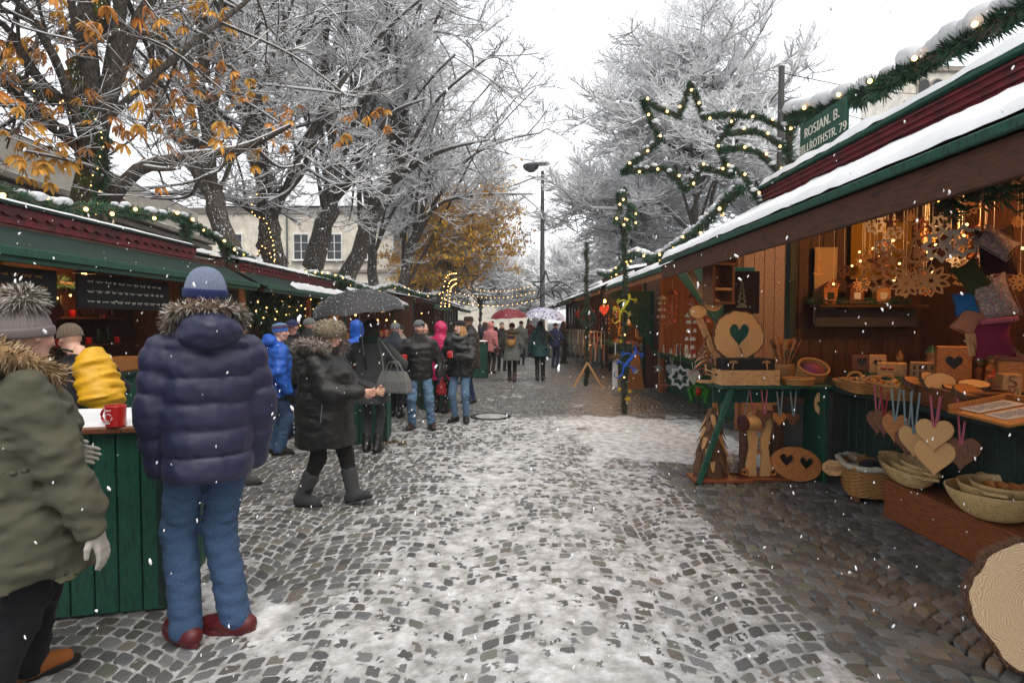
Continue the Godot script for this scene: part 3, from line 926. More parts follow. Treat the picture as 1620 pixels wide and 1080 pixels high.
func build_stalls() -> void:
	booth("big wooden stall selling carved wood under its snowy awning", 1.0, {d0 = -0.6, d1 = 7.3, eave_u = 1.9, eave_y = 2.42, fascia_u = 3.05, fascia_y = 3.0, counter_u = 3.3, counter_y = 1.0, back_u = 5.2,
		board = 0.17, strip = 0.05, plain_trim = true, trim0 = -0.6, trim1 = 7.05, trim_h = 0.25, snow = 0.048, top_snow = 0.09, posts = [7.05, 3.25], wall_mat = "green_dark", ends = [7.2], cap_mat = "green", awning_mat = "wood_dark"})
	booth("stall hung with clay bells and chimes beside the carved wood stall", 1.0, {d0 = 8.6, d1 = 13.6, eave_u = 2.25, eave_y = 2.46, fascia_u = 3.2, fascia_y = 2.86, counter_u = 3.35, counter_y = 0.92, back_u = 5.4,
		board = 0.1, board_mat = "wood_warm", trim_h = 0.18, snow = 0.05, trim0 = 9.6, posts = [8.75, 13.3], wall_in = 0.35, post_mat = "wood_warm", end_mat = "wood_warm"})
	booth("stall with gold framed pictures and a bright lamp behind the gecko post", 1.0, {d0 = 14.2, d1 = 19.6, eave_u = 2.15, eave_y = 2.48, fascia_u = 3.1, fascia_y = 2.86, counter_u = 3.2, counter_y = 0.95, back_u = 5.2,
		board = 0.1, board_mat = "wood_warm", trim_h = 0.2, trim0 = 16.2, snow = 0.05, posts = [14.4, 19.4], wall_in = 0.3})
	booth("far stall hung with red wares past the gold framed pictures", 1.0, {d0 = 20.2, d1 = 26.0, eave_u = 2.05, eave_y = 2.45, fascia_u = 3.1, fascia_y = 2.8, counter_u = 3.1, counter_y = 0.95, back_u = 5.0, snow = 0.06})
	booth("last small stall at the far end of the right row", 1.0, {d0 = 26.8, d1 = 33.0, eave_u = 1.95, eave_y = 2.4, fascia_u = 2.9, fascia_y = 2.75, counter_u = 3.0, counter_y = 0.95, back_u = 5.0, snow = 0.06})
	booth("drinks stall with chalk menu boards and long red scalloped trim", -1.0, {d0 = 1.2, d1 = 9.0, eave_u = 4.0, eave_y = 2.24, fascia_u = 4.5, fascia_y = 2.52, counter_u = 4.35, counter_y = 1.1, back_u = 5.95,
		board = 0.06, board_mat = "green", trim1 = 8.1, trim_h = 0.17, snow = 0.0, top_snow = 0.02, posts = [1.5, 4.9, 8.8], wall_in = 0.06, ends = [1.25, 8.9]})
	booth("stall draped with fir and fairy lights beside a carved wooden post", -1.0, {d0 = 9.3, d1 = 14.4, eave_u = 4.0, eave_y = 2.24, fascia_u = 4.5, fascia_y = 2.5, counter_u = 4.35, counter_y = 1.1, back_u = 5.85,
		board = 0.06, board_mat = "green", trim0 = 9.5, trim_h = 0.14, snow = 0.06, snow_w = 0.3, snow0 = 10.6, top_snow = 0.05, posts = [9.5, 12.6], post_mat = "wood_warm"})
	booth("stall behind the snowy black umbrella with snow on its eave", -1.0, {d0 = 15.0, d1 = 21.5, eave_u = 3.9, eave_y = 2.24, fascia_u = 4.4, fascia_y = 2.5, counter_u = 4.3, counter_y = 1.1, back_u = 5.5, board = 0.08, trim0 = 17.4, trim_h = 0.16, snow = 0.05, top_snow = 0.05})
	booth("dark green stall past the brown hatted man", -1.0, {d0 = 22.0, d1 = 28.0, eave_u = 3.0, eave_y = 2.3, fascia_u = 3.7, fascia_y = 2.5, counter_u = 3.7, counter_y = 1.1, back_u = 6.0, board = 0.1, board_mat = "green", snow = 0.0, top_snow = 0.03, trim_h = 0.05})
	booth("farthest stall of the left row under orange leaves", -1.0, {d0 = 28.6, d1 = 36.0, eave_u = 2.6, eave_y = 2.3, fascia_u = 3.3, fascia_y = 2.5, counter_u = 3.3, counter_y = 1.1, back_u = 6.0, snow = 0.03, trim_h = 0.1})
	var tri := P2([Q2(0, 0), Q2(0, 1.45), Q2(-1.25, 1.45)])
	for a in [[3.42, 13.72, 0.95, 0.30, "green triangular side board at the far end of the bell stall"], [3.40, 8.0, 0.98, 0.15, "green triangular side board beside the hanging wooden lantern"]]:
		var mb := nm()
		mb.plate(tri, 0.03, I3, 0.004)
		one("side_board", a[4], "board", mb, M.green, at_yaw(V(a[0], a[2], a[1]), a[3]))
	lamp(V(4.2, 2.86, 5.6), 0.84, "small shaded lamp over the wooden snowflakes of the carved wood stall")
	lamp(V(4.25, 2.8, 3.4), 0.72, "small shaded lamp behind the hanging cushions")
	lamp(V(4.3, 2.45, 11.0), 0.72, "small shaded lamp above the clay bells")
	lamp(V(2.75, 2.28, 16.9), 1.09, "bright lamp under the eave of the picture stall", false)
	lamp(V(4.1, 2.3, 17.6), 0.96, "lamp lighting the gold framed pictures")
	lamp(V(3.9, 2.3, 23.0), 0.72, "lamp among the red wares of a far stall")
	lamp(V(-5.4, 2.25, 4.0), 0.26, "dim lamp in the drinks stall behind the grey pompom hat")
	lamp(V(-5.4, 2.25, 7.2), 0.26, "dim lamp in the drinks stall beside the navy coat")
	lamp(V(-5.2, 2.2, 11.6), 0.25, "dim lamp in the fir draped stall")
	lamp(V(-4.9, 2.2, 18.0), 0.61, "lamp in the stall behind the black umbrella")
	lamp(V(-4.5, 2.2, 25.0), 0.36, "lamp in the dark green stall")

func window_part(parent: Node, c: Vector3, w: float, h: float, face: Vector3, frame_m: Material, bars := 2, rows := 3) -> void:
	var x := Vector3.UP.cross(face).normalized()
	var b := Basis(x, Vector3.UP, face)
	var mb := nm()
	var fw := 0.09
	for sx in [-1.0, 1.0]: mb.box(c + b * Q3(sx * w * 0.5, 0, 0.03), Q3(fw, h + fw, 0.08), 0.01, b)
	for sy in [-1.0, 1.0]: mb.box(c + b * Q3(0, sy * h * 0.5, 0.03), Q3(w - fw, fw, 0.08), 0.01, b)
	for i in range(1, bars): mb.box(c + b * Q3(-w * 0.5 + w * i / bars, 0, 0.01), Q3(0.05, h - fw, 0.05), 0.0, b)
	for i in range(1, rows): mb.box(c + b * Q3(0, -h * 0.5 + h * i / rows, 0.012), Q3(w - fw, 0.03, 0.045), 0.0, b)
	var f := part(parent, "window", mb, frame_m)
	for i in bars:
		for j in rows:
			mb = nm()
			mb.box(c + b * Q3(-w * 0.5 + w * (i + 0.5) / bars, -h * 0.5 + h * (j + 0.5) / rows, -0.02), Q3(w / bars - 0.02, h / rows - 0.02, 0.01), 0.0, b)
			part(f, "pane", mb, M.pane)
	mb = nm()
	mb.box(c + b * Q3(0, -h * 0.5 - 0.10, 0.10), Q3(w + 0.3, 0.07, 0.2), 0.01, b)
	part(f, "sill", mb, M.stone_trim)
	mb = nm()
	snow_slab(mb, c + b * Q3(-w * 0.5 - 0.14, -h * 0.5 - 0.063, 0.2), b * Q3(w + 0.28, 0, 0), b * Q3(0, 0, -0.15), 0.05, 0.2, 5)
	part(f, "sill_snow", mb, M.snow)

func facade(parent: Node, a: Vector3, b: Vector3, h: float, depth: float, m: Material, called := "wall") -> void:
	var dr := (b - a).normalized()
	var nb := Vector3.UP.cross(dr).normalized()
	var mb := nm()
	mb.box((a + b) * 0.5 + Q3(0, h * 0.5, 0) - nb * depth * 0.5, Q3((b - a).length(), h, depth), 0.0, Basis(dr, Vector3.UP, nb))
	part(parent, called, mb, m)

func build_background() -> void:
	var t := thing("long_building", "long beige building with a deep cornice behind the left trees", "building", V(-13, 0, 12))
	var off := -t.position
	var a := V(-11.5, 0, 2.0); var b := V(-14.2, 0, 26.5)
	var dr := (b - a).normalized(); var nb := -Vector3.UP.cross(dr).normalized()
	var bs := Basis(dr, Vector3.UP, dr.cross(Vector3.UP))
	var L := (b - a).length()
	var mid := (a + b) * 0.5
	var mb := nm()
	mb.box(mid + off - nb * 3.0 + Q3(0, 2.6, 0), Q3(L, 5.2, 6.0), 0.0, bs)
	part(t, "wall", mb, M.stucco_grey)
	for e in [[4.55, 0.10, 0.12], [4.80, 0.18, 0.16], [5.05, 0.30, 0.18], [5.28, 0.46, 0.16]]:
		mb = nm()
		mb.box(mid + off + nb * (float(e[1]) * 0.5 + 0.002) + Q3(0, e[0], 0), Q3(L, e[2], e[1]), 0.02, bs)
		part(t, "cornice", mb, M.stone_trim)
	mb = nm()
	mb.box(mid + off - nb * 2.6 + Q3(0, 6.05, 0), Q3(L, 1.3, 4.6), 0.05, bs)
	part(t, "attic_storey", mb, M.stucco_grey)
	mb = nm()
	snow_slab(mb, a + off + nb * 0.46 + Q3(0, 5.365, 0), b - a, -nb * 0.7, 0.07, 0.5, 8, true)
	part(t, "cornice_snow", mb, M.snow)
	mb = nm()
	snow_slab(mb, a + off - nb * 0.3 + Q3(0, 6.71, 0), b - a, -nb * 4.6, 0.12, 0.5, 9, true)
	part(t, "roof_snow", mb, M.snow)
	for k in 6:
		var p := a.lerp(b, (k + 0.5) / 6.0)
		mb = nm()
		mb.box(p + off + nb * 0.035 + Q3(0, 2.9, 0), Q3(L / 6.0 - 1.1, 2.4, 0.06), 0.02, bs)
		part(t, "wall_panel", mb, M.stucco_cream)
	for k in 7:
		var p := a.lerp(b, clampf(k / 6.0, 0.02, 0.98))
		mb = nm()
		mb.box(p + off + nb * 0.06 + Q3(0, 2.2, 0), Q3(0.5, 4.4, 0.11), 0.02, bs)
		part(t, "pilaster", mb, M.stone_trim)
	t = thing("garden_wall", "low plastered wall with thick snow on top beyond the long building", "wall", V(-13, 0, 32))
	off = -t.position
	facade(t, V(-14.0, 0, 27.0) + off, V(-9.0, 0, 33.5) + off, 3.6, 0.4, M.stucco_grey)
	mb = nm()
	snow_slab(mb, V(-13.9, 3.6, 26.8) + off, V(5.2, 0, 6.6), V(-0.45, 0, 0.35), 0.22, 0.3, 12)
	part(t, "wall_snow", mb, M.snow)
	t = thing("town_house", "cream town house with white framed windows between the trunks", "building", V(-14, 0, 38))
	off = -t.position
	mb = nm()
	mb.box(V(-14, 4.6, 41) + off, Q3(16, 9.2, 6), 0.0)
	part(t, "wall", mb, M.stucco_cream)
	for yy in [3.4, 6.6]:
		for k in 7:
			window_part(t, V(-20.6 + k * 2.2, yy, 37.98) + off, 1.0, 1.7, Q3(0, 0, 1), M.white)
	for yy in [5.0, 8.9]:
		mb = nm()
		mb.box(V(-14, yy, 37.93) + off, Q3(16.1, 0.22, 0.16), 0.03)
		part(t, "cornice", mb, M.stone_trim)
	mb = nm()
	for sgn in [0, 1]:
		var z0 := 37.6 if sgn == 0 else 44.4
		mb.quad(V(-22.3, 9.2, z0) + off, V(-22.3, 12.0, 41) + off, V(-5.7, 12.0, 41) + off, V(-5.7, 9.2, z0) + off)
	part(t, "roof", mb, M.slate)
	mb = nm()
	snow_slab(mb, V(-22.2, 9.25, 37.65) + off, Q3(16.4, 0, 0), V(0, 2.8, 3.3), 0.15, 0.5, 10)
	part(t, "roof_snow", mb, M.snow)
	mb = nm()
	mb.rod(V(-14.9, 0, 37.85) + off, V(-14.9, 9.0, 37.85) + off, 0.06)
	part(t, "drain_pipe", mb, M.pole)
	t = thing("church_tower", "cream church tower with arched belfry windows above the right roof", "church", V(30.5, 0, 42))
	off = -t.position
	mb = nm()
	mb.box(V(31.2, 10.0, 44.5) + off, Q3(5.6, 20.0, 5.0), 0.03)
	part(t, "tower_wall", mb, M.stucco_cream)
	for e in [[19.9, 6.0, 0.35], [17.0, 5.85, 0.25], [12.6, 5.9, 0.3]]:
		mb = nm()
		mb.box(V(31.2, e[0], 44.5) + off, Q3(e[1], e[2], 5.4), 0.06)
		part(t, "cornice", mb, M.stone_trim)
	var arch := P2([Q2(-0.38, 0), Q2(0.38, 0)])
	for k in 9: arch.append(Q2(0.38 * cos(PI * k / 8.0), 1.3 + 0.38 * sin(PI * k / 8.0)))
	var big_arch := PackedVector2Array()
	for p in arch: big_arch.append(Q2(p.x * 1.3, p.y * 1.1 - 0.05))
	for sx in [-1.3, -0.3, 1.0]:
		mb = nm(); mb.plate(big_arch, 0.16, T3(V(31.2 + sx, 17.5, 41.98) + off), 0.03)
		var f := part(t, "belfry_window", mb, M.stone_trim)
		mb = nm(); mb.plate(arch, 0.06, T3(V(31.2 + sx, 17.5, 41.88) + off))
		part(f, "pane", mb, M.pane)
	for sx in [-1.0, 1.1]:
		mb = nm(); mb.plate(big_arch, 0.16, Transform3D(Basis.from_scale(Q3(1.2, 1.5, 1)), V(31.2 + sx, 13.6, 41.98) + off), 0.03)
		var f := part(t, "belfry_window", mb, M.stone_trim)
		mb = nm(); mb.plate(arch, 0.06, Transform3D(Basis.from_scale(Q3(1.2, 1.5, 1)), V(31.2 + sx, 13.65, 41.88) + off))
		part(f, "pane", mb, M.pane)
	mb = nm()
	snow_slab(mb, V(28.2, 20.08, 41.8) + off, Q3(6.0, 0, 0), V(0, 0.3, 5.4), 0.2, 0.5, 11)
	part(t, "tower_snow", mb, M.snow)
	mb = nm()
	mb.box(V(25.0, 7.0, 46.0) + off, Q3(7.2, 14.0, 6.0), 0.03)
	part(t, "nave_wall", mb, M.stucco_cream)
	for k in 3:
		mb = nm()
		mb.box(V(22.3 + k * 2.1, 10.5, 42.93) + off, Q3(0.5, 6.4, 0.2), 0.04)
		part(t, "pilaster", mb, M.stone_trim)
	mb = nm()
	mb.box(V(25.0, 14.0, 45.9) + off, Q3(7.6, 0.4, 6.4), 0.06)
	part(t, "cornice", mb, M.stone_trim)
	mb = nm()
	snow_slab(mb, V(21.3, 14.21, 42.8) + off, Q3(7.4, 0, 0), V(0, 1.6, 6.0), 0.25, 0.5, 13)
	part(t, "nave_snow", mb, M.snow)
	t = thing("far_house", "pale house far down the lane behind white trees", "building", V(-3, 0, 80))
	off = -t.position
	mb = nm(); mb.box(V(-5, 4, 84) + off, Q3(20, 8, 8), 0.0); part(t, "wall", mb, M.stucco_cream)
	for k in 6: window_part(t, V(-12.5 + k * 3, 5.2, 79.98) + off, 1.1, 1.7, Q3(0, 0, 1), M.white, 2, 2)
	mb = nm(); snow_slab(mb, V(-15.3, 8.0, 79.6) + off, Q3(20.6, 0, 0), V(0, 3.0, 5.0), 0.2, 1.0, 14); part(t, "roof_snow", mb, M.snow)
	t = thing("street_lamp", "tall grey street lamp with a snowy disc head over the lane", "street lamp", V(1.33, 0, 25))
	mb = nm(); mb.tube(P3([Q3(0, 0, 0), Q3(0, 3.5, 0), Q3(0, 8.2, 0)]), F1([0.12, 0.11, 0.07]), 14); part(t, "pole", mb, M.pole)
	mb = nm(); mb.rod(Q3(0, 0, 0), Q3(0, 1.2, 0), 0.16); part(t, "pole_base", mb, M.pole)
	mb = nm(); mb.lathe(P2([Q2(0.0, 8.18), Q2(0.12, 8.18), Q2(0.30, 8.30), Q2(0.36, 8.42), Q2(0.34, 8.5), Q2(0.0, 8.56)]), 24, Transform3D(Basis(Q3(0, 0, 1), 0.06), Q3(0.0, 0, 0))); part(t, "lamp_head", mb, M.pole)
	mb = nm(); mb.lathe(P2([Q2(0.33, 8.50), Q2(0.28, 8.60), Q2(0.1, 8.66), Q2(0.0, 8.67)]), 20); part(t, "snow_cap", mb, M.snow)
	t = thing("far_mast", "pale slender mast far behind the street lamp", "mast", V(2.9, 0, 70))
	mb = nm(); mb.tube(P3([Q3(0, 0, 0), Q3(0, 9.6, 0)]), F1([0.42, 0.38]), 12); part(t, "shaft", mb, M.pole)
	t = thing("power_pole", "dark power pole with a metal drum behind the lit star", "power pole", V(8.4, 0, 18))
	mb = nm(); mb.tube(P3([Q3(0, 0, 0), Q3(0, 9.6, 0)]), F1([0.13, 0.09]), 10); part(t, "pole", mb, M.slate)
	mb = nm(); mb.lathe(P2([Q2(0, 7.9), Q2(0.2, 7.9), Q2(0.22, 8.0), Q2(0.20, 8.1), Q2(0.23, 8.2), Q2(0.20, 8.3), Q2(0.22, 8.5), Q2(0.1, 8.62), Q2(0, 8.62)]), 16, T3(Q3(0.32, 0, 0))); part(t, "drum", mb, M.pole)
	var wires := [[V(8.4, 9.4, 18), V(24.0, 13.6, 30), "black overhead wire from the power pole to the church"], [V(8.4, 8.7, 18), V(24.0, 11.5, 30), "lower overhead wire below the church wire"],
		[V(1.33, 6.3, 25), V(9.5, 5.6, 27), "overhead wire from the lamp pole to the white tree"], [V(1.33, 7.0, 25), V(12.0, 7.6, 40), "higher wire leaving the lamp pole"]]
	for wr in wires:
		mb = nm()
		var p0: Vector3 = wr[0]; var p1: Vector3 = wr[1]
		var pts := PackedVector3Array()
		for k in 13: pts.append(p0.lerp(p1, k / 12.0) - Q3(0, 0.35 * sin(PI * k / 12.0), 0))
		mb.tube(pts, F1([0.014]), 5)
		one("overhead_wire", wr[2], "wire", mb, M.iron)

const BARK := Color(0.105, 0.086, 0.072)
const SNOWC := Color(0.93, 0.94, 0.96)
func shoot(sd: int, pitch: float, snow: float, density := 1.0, leafy := 0) -> ArrayMesh:
	var rg := RandomNumberGenerator.new(); rg.seed = sd
	var mb := nm()
	var tips := []
	shoot_twig(mb, rg, Vector3.ZERO, Q3(cos(pitch), sin(pitch), 0), 1.15, 0.011, snow, 0, density, tips)
	if leafy > 0:
		for tp in tips:
			for k in leafy:
				var p: Vector3 = tp + Q3(rg.randf_range(-0.12, 0.12), rg.randf_range(-0.12, 0.05), rg.randf_range(-0.12, 0.12))
				var g := rg.randf_range(0.7, 1.1)
				mb.col = Color(0.88 * g, 0.52 * g, 0.05) if rg.randf() < 0.65 else Color(0.72 * g, 0.31 * g, 0.03)
				var dr := Q3(rg.randf_range(-0.6, 0.6), -1.0, rg.randf_range(-0.6, 0.6)).normalized() * rg.randf_range(0.09, 0.15)
				var sd2 := dr.cross(Q3(rg.randf_range(-1, 1), 0.2, rg.randf_range(-1, 1))).normalized() * dr.length() * 0.38
				mb.quad(p, p + dr * 0.55 + sd2, p + dr, p + dr * 0.55 - sd2)
	return mb.mesh()
func shoot_twig(mb: MB, rg: RandomNumberGenerator, p: Vector3, dr: Vector3, ln: float, r: float, snow: float, lv: int, dens: float, tips: Array) -> void:
	var segs := 4 if lv == 0 else 3
	var pts := P3([p])
	var d2 := dr
	var q := p
	for i in segs:
		d2 = (d2 + Q3(rg.randf_range(-0.22, 0.22), rg.randf_range(-0.10, 0.20), rg.randf_range(-0.22, 0.22))).normalized()
		q += d2 * ln / segs
		pts.append(q)
	mb.col = BARK * rg.randf_range(0.8, 1.3)
	mb.tube(pts, rad(r, r * 0.4, segs + 1), 3, false)
	if snow > 0.0:
		var sp := PackedVector3Array(); var sr := PackedFloat32Array()
		for i in segs + 1:
			var w := snow * (1.0 - 0.45 * lv / 2.0) * rg.randf_range(0.5, 1.2) * (0.5 if i == 0 else 1.0)
			sr.append(w); sp.append(pts[i] + Q3(0, r * 0.7 + w * 0.45, 0))
		mb.col = SNOWC
		mb.tube(sp, sr, 4, false, 0.75)
	if lv < 2:
		var k := int((9 if lv == 0 else 3) * dens)
		for i in k:
			var t := rg.randf_range(0.15, 1.0) * segs
			var a := pts[mini(int(t), segs - 1)].lerp(pts[mini(int(t) + 1, segs)], t - int(t))
			var side := d2.cross(Vector3.UP).normalized() * (1.0 if i % 2 == 0 else -1.0)
			var nd := (d2 * rg.randf_range(0.4, 1.0) + side * rg.randf_range(0.4, 1.0) + Q3(0, rg.randf_range(-0.25, 0.5), 0)).normalized()
			shoot_twig(mb, rg, a, nd, ln * rg.randf_range(0.3, 0.55), r * 0.6, snow, lv + 1, dens, tips)
	if lv > 0: tips.append(q)

func limb_mesh(bark: MB, sn: MB, pts: PackedVector3Array, r: PackedFloat32Array, sides: int, snow: float) -> void:
	bark.tube(pts, r, sides, false)
	if snow <= 0.0: return
	var m := pts.size()
	var run := PackedVector3Array(); var rr := PackedFloat32Array()
	for i in m:
		var t := (pts[mini(i + 1, m - 1)] - pts[maxi(i - 1, 0)]).normalized()
		var flat := 1.0 - t.y * t.y
		var w := r[i] * 0.62 * flat + snow * flat
		if flat < 0.22: w = 0.001
		var up := (Vector3.UP - t * t.y).normalized()
		run.append(pts[i] + up * (r[i] * (0.62 if flat >= 0.22 else 0.2) + snow * 0.25)); rr.append(maxf(w, 0.001))
	sn.tube(run, rr, 5, false, 0.8)
func tree(label: String, o: Dictionary) -> Dictionary:
	var rg := RandomNumberGenerator.new(); rg.seed = o.seed
	var base: Vector3 = o.trunk[0]
	var t := thing("tree", label, "tree", base, 0.0, o.get("group", "trees behind the left stalls"))
	var bark := nm(); var sn := nm()
	bark.col = o.get("bark", BARK * 1.6); sn.col = Color(1, 1, 1)
	var tp: Array = []
	for p in o.trunk: tp.append(p - base)
	var tr := curve(tp, 5)
	var wob := noise(0.8, o.seed, 2)
	for i in range(1, tr.size()): tr[i] += Q3(wob.get_noise_1d(i * 0.7), 0, wob.get_noise_1d(i * 0.7 + 50)) * 0.16
	var r0: float = o.r0
	var trad := PackedFloat32Array()
	for i in tr.size(): trad.append(lerpf(r0, r0 * o.get("taper", 0.45), float(i) / (tr.size() - 1)) * (1.0 + 0.35 * exp(-i * 0.9)) * (1.0 + 0.12 * wob.get_noise_1d(i * 3.0)))
	bark.tube(tr, trad, 14, false)
	var trunk := part(t, "trunk", bark, o.get("trunk_mat", M.bark))
	var snow: float = o.snow
	var tsn := nm()
	if snow > 0.0:
		for i in range(2, tr.size() - 1):
			for k in 34:
				var an: float = rg.randf_range(-0.9, 0.9) + o.get("lee", 0.6)
				var ps := tr[i].lerp(tr[i + 1], rg.randf()) + Q3(sin(an), 0, cos(an)) * trad[i] * 0.97
				tsn.ball(ps, Q3(rg.randf_range(0.006, 0.02), rg.randf_range(0.012, 0.05), 0.010) * rg.randf_range(0.4, 1.1), 5, 3, Basis(Vector3.UP, an))
		part(trunk, "trunk_snow", tsn, M.snow).set_meta("kind", "stuff")
	bark = MB.new(); bark.col = BARK * 1.3
	var C: Vector3 = o.centre - base; var R: Vector3 = o.radii
	var insts := [[], [], [], [], [], []]
	var anchors := []
	var targets: Array = []
	for p in o.get("fixed", []): targets.append([p[0] - base, p[1], p[2]])
	for k in int(o.limbs):
		var dirv := Q3(rg.randf_range(-1, 1), rg.randf_range(-0.35, 1), rg.randf_range(-1, 1)).normalized()
		targets.append([C + dirv * R * rg.randf_range(0.6, 1.0), rg.randf_range(0.45, 1.0), rg.randf_range(0.22, 0.4)])
	for tg in targets:
		var f: float = tg[1] * (tr.size() - 1)
		var s0 := tr[int(f)].lerp(tr[mini(int(f) + 1, tr.size() - 1)], f - int(f))
		var e: Vector3 = tg[0]
		var ln := (e - s0).length()
		var up := Q3(0, ln * rg.randf_range(0.08, 0.25), 0)
		var c := curve([s0, s0.lerp(e, 0.3) + up + wv(rg, ln * 0.07), s0.lerp(e, 0.65) + up * 0.8 + wv(rg, ln * 0.08), e], 4)
		var lr := rad(trad[int(f)] * float(tg[2]), 0.022, c.size())
		limb_mesh(bark, sn, c, lr, 7, snow)
		for k in int(o.per_limb):
			var bf := rg.randf_range(0.22, 1.0) * (c.size() - 1)
			var b0 := c[int(bf)].lerp(c[mini(int(bf) + 1, c.size() - 1)], bf - int(bf))
			var out := (b0 - C) / R
			var bd: Vector3 = (wv(rg, 1.0) + out * 0.45 + Q3(0, o.get("rise", 0.25), 0)).normalized()
			var bl: float = rg.randf_range(1.1, 2.6) * o.get("branch_len", 1.0)
			var b1: Vector3 = b0 + bd * bl
			var q := (b1 - C) / R
			if q.length() > 1.12: b1 = C + q.normalized() * R * rg.randf_range(0.95, 1.1)
			var bc := curve([b0, b0.lerp(b1, 0.5) + wv(rg, bl * 0.12), b1], 4)
			limb_mesh(bark, sn, bc, rad(minf(lr[int(bf)] * 0.55, 0.05), 0.011, bc.size()), 5, snow * 0.8)
			for j in int(o.per_branch):
				var jf := rg.randf_range(0.15, 1.0) * (bc.size() - 1)
				var a := bc[int(jf)].lerp(bc[mini(int(jf) + 1, bc.size() - 1)], jf - int(jf))
				var sd: Vector3 = (wv(rg, 0.9) + (b1 - b0).normalized() * 0.7 + Q3(0, o.get("rise", 0.25) * 0.6, 0)).normalized()
				var vi := 0 if sd.y < -0.15 else (1 if sd.y < 0.35 else 2)
				var b := Basis(Vector3.UP, -atan2(sd.z, sd.x)) * Basis(Q3(1, 0, 0), rg.randf_range(-0.35, 0.35))
				var sc: float = rg.randf_range(0.7, 1.25) * o.get("shoot_scale", 1.0)
				insts[vi + (3 if rg.randf() < 0.5 else 0)].append(Transform3D(b.scaled(Q3(sc, sc, sc)), a))
				anchors.append(base + a + sd * sc * 0.8)
	var crown := part(t, "crown", bark, o.get("trunk_mat2", M.bark))
	if snow > 0.0: part(crown, "branch_snow", sn, M.snow)
	for v in 6:
		if insts[v].size(): multi(crown, "twigs", o.shoots[v], M.twig if not o.get("leafy", false) else M.leaf, insts[v])
	return {node = t, crown = crown, anchors = anchors, base = base}
func wv(rg: RandomNumberGenerator, s: float) -> Vector3:
	return Q3(rg.randf_range(-1, 1), rg.randf_range(-1, 1), rg.randf_range(-1, 1)) * s
func shoot_set(sd: int, snow: float, dens := 1.0, leafy := 0) -> Array:
	var r := []
	for k in 2:
		for pt in [-0.35, 0.12, 0.7]: r.append(shoot(sd + r.size() * 7, pt, snow, dens, leafy))
	return r

func palmate(seed_nr: int, tone: Color) -> ArrayMesh:
	var mb := nm()
	var st := Q3(0, -0.07, 0)
	mb.col = Color(0.35, 0.16, 0.03)
	mb.rod(Vector3.ZERO, st, 0.0025, 0.002, 4)
	var rg := RandomNumberGenerator.new(); rg.seed = seed_nr
	for k in 6:
		var an := -1.5 + 3.0 * k / 5.0
		var g := rg.randf_range(0.8, 1.15)
		mb.col = tone * g
		var d1 := Q3(sin(an) * 0.8, -0.45, cos(an * 1.3) * 0.35).normalized()
		var ln := 0.17 - 0.02 * absf(k - 2.5)
		var sd := d1.cross(Q3(0.2, 0.3, 1.0)).normalized()
		var rib := [st, st + d1 * ln * 0.4, st + d1 * ln * 0.75 + Q3(0, -0.025, 0), st + d1 * ln + Q3(0, -0.06, 0)]
		var ws := [0.004, 0.022, 0.026, 0.0]
		var dz := Q3(0, 0.004, 0.010)
		for i in 3:
			for sg in [-1.0, 1.0]:
				mb.quad(rib[i], rib[i] + sd * sg * ws[i] + dz, rib[i + 1] + sd * sg * ws[i + 1] + dz, rib[i + 1])
	return mb.mesh()

